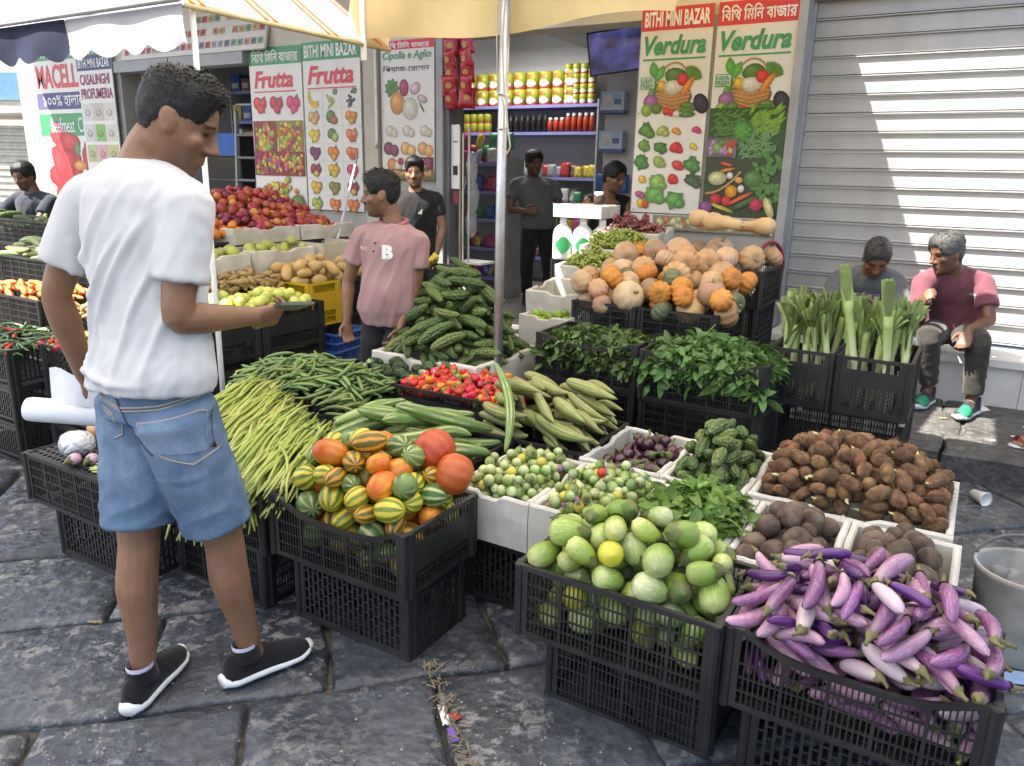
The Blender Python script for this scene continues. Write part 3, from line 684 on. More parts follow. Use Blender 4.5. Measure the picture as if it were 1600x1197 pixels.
# far facade beyond the left corner
fb = empty('far_building', (-17.5, 9.5, 0), R_(20), label='sunlit pale building with a closed shutter beyond the left corner', cat='building')
ob('wall', MB().box(-7, 4.6, 0, 4, 0, 10).mesh('wall', M_render), fb)
ob('sign_band', MB().box(-6, 4.4, -.12, -.003, 2.75, 3.3).mesh('sign_band', mat('blue sign', (.10, .22, .52))), fb)
ob('awning_roll', MB().tube([(-6, -.25, 2.5), (4.4, -.25, 2.5)], .12, 10).mesh('awning_roll', M_render, True), fb)
fm = MB(); 
for i in range(26): fm.box(-5.5, 4.2, -.05 + (i % 2) * .02, -.003, .5 + i * .07, .5 + i * .07 + .066)
s1 = ob('shutter', fm.mesh('shutter', mat('beige shutter', (.52, .50, .42))), fb)
# ================================================================== PEOPLE
def loft(rings, n=22):
    """rings: (centre, xaxis, yaxis, rx, ryfront, ryback) -> closed surface"""
    a = np.linspace(0, 2 * np.pi, n, endpoint=False); V = []
    for c, X, Y, rx, rf, rb in rings:
        s_ = np.sin(a); V.append(np.asarray(c) + np.outer(np.cos(a) * rx, X) + np.outer(np.where(s_ > 0, s_ * rf, s_ * rb), Y))
    m = len(rings); V = np.vstack(V + [np.asarray(rings[0][0])[None], np.asarray(rings[-1][0])[None]])
    F = [(i * n + j, i * n + (j + 1) % n, (i + 1) * n + (j + 1) % n, (i + 1) * n + j) for i in range(m - 1) for j in range(n)]
    F += [(m * n, (j + 1) % n, j) for j in range(n)] + [(m * n + 1, (m - 1) * n + j, (m - 1) * n + (j + 1) % n) for j in range(n)]
    return V, F
def limb(pts, rad, sub=5, n=14, flat=False):
    """smooth tapered limb through joints"""
    P = [np.asarray(p, float) for p in pts]; out, rr = [], []
    for i in range(len(P) - 1):
        for t in np.linspace(0, 1, sub, endpoint=False): out.append(P[i] * (1 - t) + P[i + 1] * t); rr.append(rad[i] * (1 - t) + rad[i + 1] * t)
    out.append(P[-1]); rr.append(rad[-1]); out = np.array(out); o = out.copy(); o[1:-1] = out[1:-1] * .5 + (out[:-2] + out[2:]) * .25
    d0 = (o[0] - o[1]); d1 = (o[-1] - o[-2]); d0 /= np.linalg.norm(d0); d1 /= np.linalg.norm(d1)
    o = np.vstack([o[0] + d0 * rr[0] * .6, o] + ([] if flat else [o[-1] + d1 * rr[-1] * .6])); rr = [rr[0] * .55] + rr + ([] if flat else [rr[-1] * .55])
    return tube(o, rr, n)
def blob(c, r, X=(1, 0, 0), Y=(0, 1, 0), Zv=(0, 0, 1)):
    V, F = revolve(ell_prof(1, 1, 9), 12); r = np.broadcast_to(r, 3); V = V * r
    return np.asarray(c) + V @ np.array([X, Y, Zv], float), F
def fuse(parts, vox, smooth=4, fac=.5):
    V, F, b = [], [], 0
    for v, f in parts: V.append(np.asarray(v)); F += [tuple(i + b for i in q) for q in f]; b += len(v)
    me = mk('tmp', np.vstack(V), F); o = bpy.data.objects.new('tmp', me); COL.objects.link(o)
    m = o.modifiers.new('r', 'REMESH'); m.mode = 'VOXEL'; m.voxel_size = vox
    s_ = o.modifiers.new('s', 'SMOOTH'); s_.factor = fac; s_.iterations = smooth
    bpy.context.view_layer.update()
    out = bpy.data.meshes.new_from_object(o.evaluated_get(bpy.context.evaluated_depsgraph_get())); bpy.data.objects.remove(o); bpy.data.meshes.remove(me)
    out.materials.clear()
    return out
def getV(me): a = np.zeros(len(me.vertices) * 3); me.vertices.foreach_get('co', a); return a.reshape(-1, 3)
def getN(me): a = np.zeros(len(me.vertices) * 3); me.vertices.foreach_get('normal', a); return a.reshape(-1, 3)
def setV(me, V): me.vertices.foreach_set('co', np.ascontiguousarray(V, dtype=np.float32).ravel()); me.update()
def fin_me(me, name, m, col=None):
    me.name = name; me.materials.append(m); me.polygons.foreach_set('use_smooth', np.ones(len(me.polygons), bool))
    if col is not None:
        a = me.color_attributes.new('Col', 'FLOAT_COLOR', 'POINT'); c = np.ones((len(me.vertices), 4), np.float32); c[:, :3] = col; a.data.foreach_set('color', c.ravel())
    return me
def folds(me, d, amp, k=15, seed=0., keep=.22, fn=None):
    """cloth folds: stretched noise along direction d pushed along the normals"""
    V, N = getV(me), getN(me); d = np.asarray(d, float); d /= np.linalg.norm(d)
    Q = (V - np.outer(V @ d, d) * (1 - keep)) * k
    h = np.array([mnoise.noise(Vector((q[0] + seed, q[1], q[2]))) for q in Q]); h2 = np.array([mnoise.noise(Vector((q[0] * 2.3 + seed, q[1] * 2.3, q[2] * 2.3 + 5))) for q in Q])
    h = (1 - np.abs(h) * 2) * .7 + h2 * .3
    w = 1 if fn is None else fn(V)
    setV(me, V + N * (h * amp * w)[:, None])

def creases(me, lines):
    """long soft drapery folds on the back: (x1, z1, x2, z2, width, height)"""
    V, N = getV(me), getN(me); h = np.zeros(len(V)); back = smoothstep(.15, .5, N @ np.array([.45, -.9, 0]))
    for x1, z1, x2, z2, w, am in lines:
        a, d = np.array([x1, z1]), np.array([x2 - x1, z2 - z1]); L2 = d @ d; Q = V[:, [0, 2]] - a; t = np.clip(Q @ d / L2, 0, 1)
        bow = .06 * np.sin(t * 3.1)[:, None] * np.array([d[1], -d[0]]); r = np.linalg.norm(Q - t[:, None] * d - bow, axis=1); h += am * np.exp(-(r / w) ** 2) * np.sin(np.clip(t, .03, .97) * math.pi) ** .6
    setV(me, V + N * (h * back)[:, None])

HZ = np.array([-.122, -.116, -.105, -.09, -.07, -.05, -.025, 0, .025, .055, .085, .105, .116]); HW = np.array([.008, .026, .043, .053, .060, .065, .070, .072, .0735, .071, .060, .040, .012])
HF = np.array([.050, .070, .080, .083, .084, .085, .085, .083, .090, .085, .068, .040, .010]); HB = np.array([-.03, -.015, .008, .028, .05, .068, .086, .096, .100, .098, .084, .058, .02])
def headpt(th, z, k=1.0):
    c, s_ = np.cos(th), np.sin(th); hw, yf, yb = np.interp(z, HZ, HW), np.interp(z, HZ, HF), np.interp(z, HZ, HB)
    return np.stack([hw * np.sign(c) * np.abs(c) ** .9 * k, np.where(s_ > 0, yf * np.abs(s_) ** .8, -yb * np.abs(s_)) * k, z + 0 * th], -1)
def head_parts():
    n = 28; a = np.linspace(0, 2 * np.pi, n, endpoint=False); zs = np.linspace(-.122, .116, 26); V = np.vstack([headpt(a, np.full(n, z)) for z in zs]); m = len(zs)
    F = [(i * n + j, i * n + (j + 1) % n, (i + 1) * n + (j + 1) % n, (i + 1) * n + j) for i in range(m - 1) for j in range(n)] + [tuple(range(n - 1, -1, -1)), tuple((m - 1) * n + j for j in range(n))]
    P = [(V, F), limb([(0, .085, .018), (0, .098, -.012), (0, .108, -.032)], [.008, .010, .0135], 3, 10), blob((.012, .096, -.036), (.0095, .010, .008)), blob((-.012, .096, -.036), (.0095, .010, .008)),
         limb([(-.05, .068, .022), (-.02, .084, .026), (.02, .084, .026), (.05, .068, .022)], [.008, .0095, .0095, .008], 3, 8), limb([(-.022, .080, -.062), (0, .090, -.058), (.022, .080, -.062)], [.004, .007, .004], 4, 8), limb([(-.02, .080, -.070), (0, .089, -.071), (.02, .080, -.070)], [.004, .0075, .004], 4, 8), blob((0, .072, -.10), (.02, .016, .015))]
    for s_ in (-1, 1): P += [blob((s_ * .075, -.008, -.002), (.008, .022, .033), (1, 0, 0), (0, .95, .3), (0, -.3, .95)), blob((s_ * .078, -.004, -.024), (.007, .010, .010)), blob((s_ * .047, .060, -.022), (.020, .018, .018))]
    return P
HEAD = head_parts()
M_skin = mat_vcol('skin', .46, .22, 300, .45, .0, .26, 17)
def hair_me(style, seed, m):
    """short hair: shell that dips under the skin outside the hairline, plus fine tufts"""
    rg = np.random.default_rng(seed); nt_, nz_ = 56, 34; th = np.linspace(0, 2 * np.pi, nt_, endpoint=False); zs = np.linspace(-.10, .1155, nz_)
    T, Zz = np.meshgrid(th, zs); P = headpt(T.ravel(), Zz.ravel()); s_ = np.sin(T.ravel()); c_ = np.abs(np.cos(T.ravel()))
    hl = np.where(s_ > 0, .058 - .055 * smoothstep(.35, .9, c_) + 0 * s_, .0 - .062 * np.clip(-s_ * 1.4, 0, 1)) + style.get('line', 0)
    d = P - np.array([0, -.008, .015]); d /= np.linalg.norm(d, axis=1)[:, None]
    z = P[:, 2]; above = z - hl; t = style['side'] + (style['top'] - style['side']) * smoothstep(.02, .095, z) + style.get('front', 0) * smoothstep(.2, .9, s_) * smoothstep(.05, .09, z)
    t = t * smoothstep(-.004, style.get('fade', .02), above) + np.where(above < 0, -.006, 0); t += np.array([mnoise.noise(Vector(p * 70)) for p in P]) * .0035 * (above > 0)
    V = P + d * t[:, None]; V = np.vstack([V, [[0, -.01, .116 + style['top']]]]); k = len(V) - 1
    F = [(i * nt_ + j, i * nt_ + (j + 1) % nt_, (i + 1) * nt_ + (j + 1) % nt_, (i + 1) * nt_ + j) for i in range(nz_ - 1) for j in range(nt_)] + [((nz_ - 1) * nt_ + j, (nz_ - 1) * nt_ + (j + 1) % nt_, k) for j in range(nt_)]
    ok = np.where(above > .004)[0]; bv, bf = [], []; b = len(V)
    for q in range(style.get('tufts', 1500)):
        i = ok[rg.integers(len(ok))]; n_ = d[i]; tz = smoothstep(.03, .09, z[i]); L = (.005 + .016 * tz) * rg.uniform(.6, 1.2) * style.get('len', 1)
        g = np.array([rg.normal(0, .45), .8 * tz + rg.normal(0, .3), -.9 * (1 - tz) + .05]) + n_ * (.12 + .22 * tz); g /= np.linalg.norm(g); sd = np.cross(g, n_); sd = sd / (np.linalg.norm(sd) + 1e-9) * rg.uniform(.0010, .0018)
        p = V[i] + rg.normal(0, .003, 3) - n_ * .002; bv += [p - sd, p + sd, p + g * L]; bf.append((b, b + 1, b + 2)); b += 3
    return mk('hair', np.vstack([V, np.array(bv)]) if bv else V, F + bf, m)
def hair_mat(name, c1, c2, c3=None):
    t = NT(name); co = t.coord('Object'); n_ = t.noise(co, 160, 3); col = t.ramp(n_, [(.3, c1), (.7, c2)])
    t.bump(t.noise(t.scl(co, (1, 1, .4)), 420, 3), .5, .004); MATS[name] = t.fin(col, .5, .35); return t.m
H_blk = hair_mat('black hair', (.004, .004, .005), (.011, .011, .013)); H_gry = hair_mat('grey hair', (.025, .025, .025), (.10, .10, .10)); H_mix = hair_mat('greying black hair', (.015, .014, .013), (.07, .065, .06))
M_eye = mat('eye white', (.22, .19, .17), None, 30, .3); M_iris = mat('iris', (.02, .012, .008), None, 30, .1)
SKIN = dict(brown=(.245, .125, .070), dark=(.150, .072, .042), mid=(.30, .16, .095))

def frame(f):
    f = np.array([f[0], f[1], 0.]); f /= np.linalg.norm(f); return np.array([f[1], -f[0], 0.]), f
def hand_parts(Wp, d, n, side, curl=.5, s=1.0, spread=.10, thumb=.6):
    d = np.asarray(d, float); d /= np.linalg.norm(d); n = np.asarray(n, float); n -= d * (n @ d); n /= np.linalg.norm(n); t = side * np.cross(d, n); Wp = np.asarray(Wp, float); P = []
    P.append(loft([(Wp + d * x * s, t, n, w * s, h * s, h * s) for x, w, h in ((-.02, .024, .020), (0, .026, .019), (.03, .037, .018), (.06, .042, .016), (.088, .041, .013))], 14))
    rot = lambda v, a: v * math.cos(a) + np.cross(t, v) * math.sin(a)
    sg = 1 if (rot(d, .3) @ n) > 0 else -1
    for k, (o, L, sp) in enumerate(((.031, .068, .12), (.0105, .077, .03), (-.0105, .071, -.04), (-.030, .056, -.13))):
        p = Wp + d * .083 * s + t * o * s; v = d + t * sp * spread * 6; v /= np.linalg.norm(v); pts, a = [p], 0
        for fr, an in ((.45, .55), (.30, .9), (.25, .6)): a += an * curl * (1 + .12 * k); p = p + rot(v, sg * a) * L * fr * s; pts.append(p)
        P.append(limb(pts, [.0093 * s, .0088 * s, .008 * s, .0066 * s], 3, 9))
    b = Wp + d * .022 * s + t * .024 * s; v = d * .55 + t * .75 + n * .35; v /= np.linalg.norm(v); p1 = b + v * .038 * s; v2 = d * .8 + t * (.45 - thumb * .5) + n * .4 * thumb; v2 /= np.linalg.norm(v2); p2 = p1 + v2 * .030 * s; p3 = p2 + v2 * .022 * s
    P.append(limb([b, p1, p2, p3], [.014 * s, .0115 * s, .010 * s, .0075 * s], 3, 9)); return P
TT = np.array([0, .12, .3, .5, .7, .86, .95, 1.0]); TWd = np.array([.13, .168, .148, .152, .170, .178, .12, .062]); TFr = np.array([.085, .105, .10, .108, .118, .10, .072, .058]); TBk = np.array([.10, .115, .088, .092, .102, .098, .080, .060])
def torso(J, s, t0=0., t1=1.0, grow=0., n=13, belly=0., wide=1., hunch=0., drape=0.):
    rings = []
    for t in np.linspace(t0, t1, n):
        X = J['hx'] * (1 - t) + J['sx'] * t; X = X / np.linalg.norm(X); c = J['pel'] * (1 - t) + J['nek'] * t; ax = J['nek'] - J['pel']; ax = ax / np.linalg.norm(ax); Y = np.cross(ax, X)
        if Y @ J['f'] < 0: Y = -Y
        c = c - Y * hunch * math.sin(t * math.pi)
        be = belly * math.exp(-((t - .33) / .2) ** 2)
        gr = grow + drape * (1 - smoothstep(.0, .75, t)); rings.append((c, X, Y, (np.interp(t, TT, TWd) * wide) * s + gr, (np.interp(t, TT, TFr) + be) * s + gr, np.interp(t, TT, TBk) * s + gr))
    return loft(rings, 26)
def person(label, J, s=1.0, skin='brown', vox=.007, top=None, legs=None, hair=None, beard=.5, headR=(0, 0), hands=None, shoes=None, hunch=0., belly=0., wide=1., legskin=True, sock=None, ear=None, cat='person', noeyes=True):
    """J: joints in world space. top: dict(mat, sleeve fraction, hem t0, fold...); legs: dict(mat, length fraction)"""
    J = {k: np.asarray(v, float) for k, v in J.items()}; _, J['f'] = frame(J['f'])
    if 'sx' not in J: J['sx'] = J['shR'] - J['shL']
    J['sx'] = J['sx'] / np.linalg.norm(J['sx'])
    if 'hx' not in J: J['hx'] = np.array([J['f'][1], -J['f'][0], 0])
    base = np.array([J['pel'][0], J['pel'][1], 0.]); root = empty('person', tuple(base), label=label, cat=cat)
    loc = lambda me: (setV(me, getV(me) - base), me)[1]
    hx, hf = frame(J['hf']); hy = R_(headR[0]); hr = R_(headR[1]); up = np.array([0, 0, 1.])
    fwd = hf * math.cos(hy) - up * math.sin(hy); upv = up * math.cos(hy) + hf * math.sin(hy); rt = hx * math.cos(hr) + upv * math.sin(hr); upv = np.cross(rt, fwd)
    HM = np.stack([rt, fwd, upv], 0); hs = s * J.get('hs', np.array(1.0)); tw = lambda V: J['head'] + (np.asarray(V) * hs) @ HM
    parts = [(tw(V), F) for V, F in HEAD]
    nb = J['head'] - upv * .06 * s - fwd * .028 * s; parts.append(limb([J['nek'] - up * .03, J['nek'] * .5 + nb * .5, nb], [.066 * s, .056 * s, .056 * s]))
    parts.append(torso(J, s * .97, 0, 1., 0, belly=belly, wide=wide, hunch=hunch))
    for S_, sd in (('L', -1), ('R', 1)):
        sh, el, wr = J['sh' + S_], J['el' + S_], J['wr' + S_]; mid = el * .72 + wr * .28
        parts.append(limb([sh, sh * .5 + el * .5, el, mid, wr], [.054 * s, .046 * s, .038 * s, .041 * s, .026 * s]))
        h = (hands or {}).get(S_)
        if h: parts += hand_parts(wr, h[0], h[1], sd * h[3] if len(h) > 3 else sd, h[2], s)
        if 'kn' + S_ in J:
            hp, kn, an = J['pel'] + J['hx'] * sd * .088 * s - up * .02 * s, J['kn' + S_], J['an' + S_]; calf = kn * .68 + an * .32
            back = -J['f'] * .012
            parts.append(limb([hp, hp * .5 + kn * .5, kn, calf + back, kn * .25 + an * .75, an], [.088 * s, .076 * s, .055 * s, .057 * s, .040 * s, .034 * s]))
            ff = J.get('ft' + S_, J['f']); _, ff = frame(ff); bare = (shoes is None); parts.append(limb([an, an + ff * .05 - up * (.045 if bare else .055) * s, an + ff * (.13 if bare else .10) * s - up * (.062 if bare else .066) * s], [.034 * s, (.032 if bare else .022) * s, (.026 if bare else .014) * s]))
    me = fuse(parts, vox, 3); V = getV(me); c = np.tile(np.array(SKIN[skin]), (len(V), 1))
    L_ = ((V - J['head']) @ HM.T) / hs; x, y, z = L_.T; inh = (z > -.14) & (z < .14) & (np.abs(x) < .1) & (np.abs(y) < .13)
    bm = inh * smoothstep(-.028, -.05, z) * smoothstep(-.01, .025, y) * smoothstep(-.145, -.12, z); ms = inh * smoothstep(.018, .008, np.abs(z + .048)) * smoothstep(.06, .075, y) * smoothstep(.035, .022, np.abs(x)); lip = inh * smoothstep(.012, .006, np.abs(z + .065)) * smoothstep(.074, .08, y) * smoothstep(.026, .016, np.abs(x))
    bk = np.clip(np.maximum(bm * beard, ms * min(1, beard * 1.3)), 0, 1) * (1 - lip); c = c * (1 - bk[:, None] * .82) + np.array([.02, .016, .014]) * bk[:, None] * .82
    c = c * (1 - lip[:, None] * .5) + np.array([.16, .065, .05]) * lip[:, None] * .5
    es = inh * smoothstep(.0125, .0085, np.hypot((np.abs(x) - .031) * .75, (z - .003) * 1.5)) * smoothstep(.055, .065, y); c = c * (1 - es[:, None] * .88)
    eb = inh * smoothstep(.006, .002, np.abs(z - .026 - .004 * np.cos(np.abs(x) * 60))) * smoothstep(.06, .07, y) * (np.abs(np.abs(x) - .034) < .022); c = c * (1 - eb[:, None] * .85)
    ob('body', fin_me(loc(me), 'body', M_skin, c), root)
    H4 = Matrix([[*(HM[:, i] * hs), (J['head'] - base)[i]] for i in range(3)] + [[0, 0, 0, 1]])
    if not noeyes:
        for sx in (-1, 1):
            V_, F_ = revolve(ell_prof(.0105, .0105, 8), 12); e_ = ob('eye', mk('eye', V_, F_, M_eye), root, mat4=H4 @ Matrix.Translation((sx * .031, .0728, .003))); V_, F_ = revolve([(1e-4, .0122), (.0035, .0119), (.0058, .0106)], 10); ob('iris', mk('iris', [(p[0], p[2], p[1] - .002) for p in V_], F_, M_iris), e_)
    if hair: ob('hair', hair_me(hair, abs(hash(label)) % 1000 if False else len(label), hair['mat']), root, mat4=H4)
    if top:
        t0 = top.get('hem', .0); P = [torso(J, s, t0, top.get('neck', .985), top.get('grow', .014), 14, belly, wide, hunch, top.get('drape', .02))]
        for S_ in 'LR':
            sh, el = J['sh' + S_], J['el' + S_]; k = top.get('sleeve', .62); inn = sh + (J['nek'] - sh) * .30 - np.array([0, 0, .02]); en = sh * (1 - k) + el * k
            r0 = top.get('sr', .060) * s
            if k > 1: wr = J['wr' + S_]; en = el * (2 - k) + wr * (k - 1); P.append(limb([inn, sh, el, en], [r0 * 1.1, r0 * 1.05, r0 * .82, r0 * .66], 5, 18))
            elif k > 0: P.append(limb([inn, sh - np.array([0, 0, .01]), sh * .5 + en * .5, en], [r0 * .95, r0 * 1.02, r0 * 1.0, r0 * 1.06], 4, 18, True))
        for S_ in 'LR': P.append(limb([J['nek'] - up * .035 * s, J['nek'] * .5 + J['sh' + S_] * .5 - up * .012 * s, J['sh' + S_] - up * .005], [.050 * s, .052 * s, .054 * s], 4, 14))
        sm = fuse(P, top.get('vox', vox), top.get('smooth', 9), .6)
        folds(sm, top.get('dir', (.5, 0, 1)), top.get('amp', .006), top.get('k', 15), top.get('seed', 1.))
        if 'lines' in top: creases(sm, top['lines'])
        ob(top.get('name', 'shirt'), fin_me(loc(sm), 'shirt', top['mat']), root)
        if top.get('collar'):
            ax = J['nek'] - J['pel']; ax /= np.linalg.norm(ax); Y = np.cross(ax, J['sx']); Y = Y if Y @ J['f'] > 0 else -Y; cc = J['nek'] - ax * (.012 if top['collar'][1] < .01 else -.012) - base
            ring = [cc + J['sx'] * math.cos(a) * .078 * s + Y * math.sin(a) * .072 * s - ax * (.030 * max(0, math.sin(a))) * s for a in np.linspace(0, 6.283, 26)]
            ob('collar', MB().tube(ring, top['collar'][1] * s, 8, caps=False).mesh('collar', top['collar'][0], True), root)
    if legs and 'knL' in J:
        P = [torso(J, s, -.06, legs.get('top', .14), legs.get('grow', .010), 8, belly * .3, wide, 0)]; fr = legs['len']
        for S_, sd in (('L', -1), ('R', 1)):
            hp, kn, an = J['pel'] + J['hx'] * sd * .085 * s - up * .01, J['kn' + S_], J['an' + S_]; r = legs.get('r', .098) * s
            if fr <= 1: en = hp * (1 - fr) + kn * fr; P.append(limb([hp, hp * .5 + en * .5, en], [r * 1.06, r, r * legs.get('flare', .98)], 6, 20, True))
            else: en = kn * (2 - fr) + an * (fr - 1); P.append(limb([hp, hp * .5 + kn * .5, kn, kn * .5 + en * .5, en], [r, r * .88, r * .72, r * .64, r * .58], 5, 18, True))
        lm_ = fuse(P, vox, 4); folds(lm_, legs.get('dir', (1, 1, .3)), legs.get('amp', .006), 16, 3.); ob(legs.get('name', 'trousers'), fin_me(loc(lm_), 'trousers', legs['mat']), root)
    if shoes and 'anL' in J:
        for S_ in 'LR':
            if shoes.get('only') and S_ not in shoes['only']: continue
            an = J['an' + S_]; ffx, ff = frame(J.get('ft' + S_, J['f'])); g = shoes.get('ground', 0.)
            o = np.array([an[0], an[1], g]) - base + np.array([0, 0, 0]); Mx = Matrix([[ffx[i], ff[i], [0, 0, 1][i], o[i]] for i in range(3)] + [[0, 0, 0, 1]]) @ Matrix.Scale(s, 4)
            ys = [-.085, -.078, -.05, 0, .05, .10, .15, .18, .192]; hw = [.018, .031, .037, .036, .037, .043, .044, .034, .014]; ht = [.065, .092, .104, .108, .098, .080, .066, .054, .034]
            yy = np.linspace(-.085, .192, 24); up_ = loft([((.004 * math.sin(y * 12), y, .022), np.array([1., 0, 0]), np.array([0, 0, 1.]), np.interp(y, ys, hw), np.interp(y, ys, ht) - .022, .004) for y in yy], 20)
            so = loft([((.004 * math.sin(y * 12), y, .019 + .010 * smoothstep(.13, .2, y) + .004 * smoothstep(-.06, -.09, y)), np.array([1., 0, 0]), np.array([0, 0, 1.]), np.interp(y, ys, hw) + .006, .021 - .007 * smoothstep(.05, .19, y), .0185) for y in np.linspace(-.093, .2, 24)], 20)
            u_ = ob('shoe', mk('shoe', *up_, shoes['mat']), root, mat4=Mx); ob('sole', mk('sole', *so, shoes['sole']), u_)
            V_, F_ = tube([(0, -.012, .075), (0, -.014, .100), (0, -.016, .118)], [.046, .044, .041], 14, False); ob('ankle_collar', mk('ankle_collar', V_, F_, shoes['mat']), u_)
            if shoes.get('toe'): V_, F_ = loft([((0, y, .026), np.array([1., 0, 0]), np.array([0, 0, 1.]), np.interp(y, ys, hw) + .001, np.interp(y, ys, ht) - .0245, .0) for y in np.linspace(.09, .185, 8)], 16); ob('toe_cap', mk('toe_cap', V_, F_, shoes['toe']), u_)
            lc = MB()
            for q in range(4): y0 = .045 + q * .022; zt = np.interp(y0, ys, ht) + .001; lc.tube([(-.020, y0, zt - .010), (0, y0 + .004, zt - .0005), (.020, y0, zt - .010)], .0022, 5)
            ob('laces', lc.mesh('laces', shoes.get('lace', shoes['mat']), True), u_)
            if sock: V_, F_ = tube([(0, -.014, .10), (0, -.016, .128)], [.0385, .0375], 14, False); ob('sock', mk('sock', V_, F_, sock), u_)
    return root, base, H4

def fabric(name, c1, c2=None, weave=900, rough=.85, bump=.12, scale=9, lo=.35, hi=.65):
    t = NT(name); co = t.coord('Object'); c2 = c2 or tuple(v * .88 for v in c1); col = t.ramp(t.noise(co, scale, 4), [(lo, c1), (hi, c2)])
    t.bump(t.noise(co, weave, 2), bump, .002); t.b.inputs['Sheen Weight'].default_value = .15; MATS[name] = t.fin(col, rough, .2); return t.m
F_white = fabric('white cotton', (.54, .54, .555), (.50, .50, .515)); F_pink = fabric('dusty pink pique', (.37, .225, .225), (.33, .20, .20)); F_pinkd = fabric('rose collar', (.36, .12, .15)); F_black = fabric('black cotton', (.014, .014, .016), (.02, .02, .022)); F_grey = fabric('grey cotton', (.13, .135, .14), (.10, .105, .11)); F_dgrey = fabric('dark grey cotton', (.075, .075, .075)); F_mar = fabric('maroon cotton', (.13, .045, .06), (.16, .055, .072)); F_navy = fabric('dark navy cotton', (.025, .03, .045)); F_olive = fabric('dark brown trousers', (.03, .027, .024), (.042, .038, .033))
# worn denim
t = NT('worn denim'); co = t.coord('Object'); f1 = t.noise(co, 7, 4); x = t.xyz(co); fz = t.math('ADD', t.math('MULTIPLY', f1, .8), t.math('MULTIPLY', t.noise(t.scl(co, (1, 1, .4)), 420, 2), .30))
col = t.ramp(fz, [(.38, (.070, .115, .19)), (.58, (.12, .18, .275)), (.76, (.23, .30, .40))]); t.bump(t.noise(t.scl(co, (1, 1, .5)), 700, 2), .25, .002); F_denim = t.fin(col, .85, .2); MATS['worn denim'] = F_denim
F_dark = fabric('black trousers', (.012, .013, .015), (.022, .023, .026)); F_sh = fabric('black shoe knit', (.008, .008, .009), (.014, .014, .015), 600); F_wh = mat('white rubber', (.78, .78, .77), (.66, .66, .65), 20, .5, .1, 60); F_sock = fabric('pale lilac sock', (.60, .56, .70)); F_green = mat('green toe leather', (.02, .28, .13)); F_wl = mat('pale leather', (.62, .64, .66))

from mathutils.bvhtree import BVHTree
def surf(root, part):
    o = [c for c in root.children if c.name.split('.')[0] == part][0]; return BVHTree.FromPolygons([v.co.copy() for v in o.data.vertices], [tuple(p.vertices) for p in o.data.polygons])
def cast(bvh, p, d, off=.002):
    """nearest point of the cloth hit from outside along -d"""
    d = Vector(d).normalized(); h = bvh.ray_cast(Vector(p) + d * .4, -d)
    h = h if h[0] is not None else bvh.find_nearest(Vector(p)); return h[0] + (d if h[1] is None else (d + h[1]).normalized()) * off
def patch(root, part, base, centre, f, w, h, m, s, bold=.04, name='chest_patch', shear=0., off=.003, sub=1):
    """lettering laid on the cloth; centre in world space, f = direction the cloth faces"""
    V, F, sz = text_mesh(s, shear, bold); X, Y = frame(f); bv = surf(root, part); c = np.array(centre) - base
    P = [tuple(cast(bv, c - X * ((v[0] / sz[0] - .5) * w) + np.array([0, 0, (v[1] / sz[1] - .5) * h]), Y, off)) for v in V]; return ob(name, mk(name, P, F, m, False), root)
def seam(root, part, base, pts, d, r, m, name='seam', sub=10):
    bv = surf(root, part); P = []
    for i in range(len(pts) - 1):
        for t_ in np.linspace(0, 1, sub, endpoint=False): P.append(np.array(pts[i]) * (1 - t_) + np.array(pts[i + 1]) * t_)
    P.append(np.array(pts[-1])); P = [tuple(cast(bv, p - base, d, r * .4)) for p in P]; return ob(name, MB().tube(P, r, 6).mesh(name, m, True), root)
def clothpatch(root, part, base, quad, d, m, name, off=.003, n=7):
    bv = surf(root, part); a_, b_, c_, d_ = [np.array(q) for q in quad]; V = []
    for i in range(n + 1):
        for j in range(n + 1): u_, v_ = i / n, j / n; V.append(tuple(cast(bv, a_ * (1 - u_) * (1 - v_) + b_ * u_ * (1 - v_) + c_ * u_ * v_ + d_ * (1 - u_) * v_ - base, d, off)))
    return ob(name, mk(name, V, [(i * (n + 1) + j, (i + 1) * (n + 1) + j, (i + 1) * (n + 1) + j + 1, i * (n + 1) + j + 1) for i in range(n) for j in range(n)], m), root)
shortcut = dict(line=.010, mat=H_blk, side=.0045, top=.017, front=.013, fade=.03, tufts=9000)
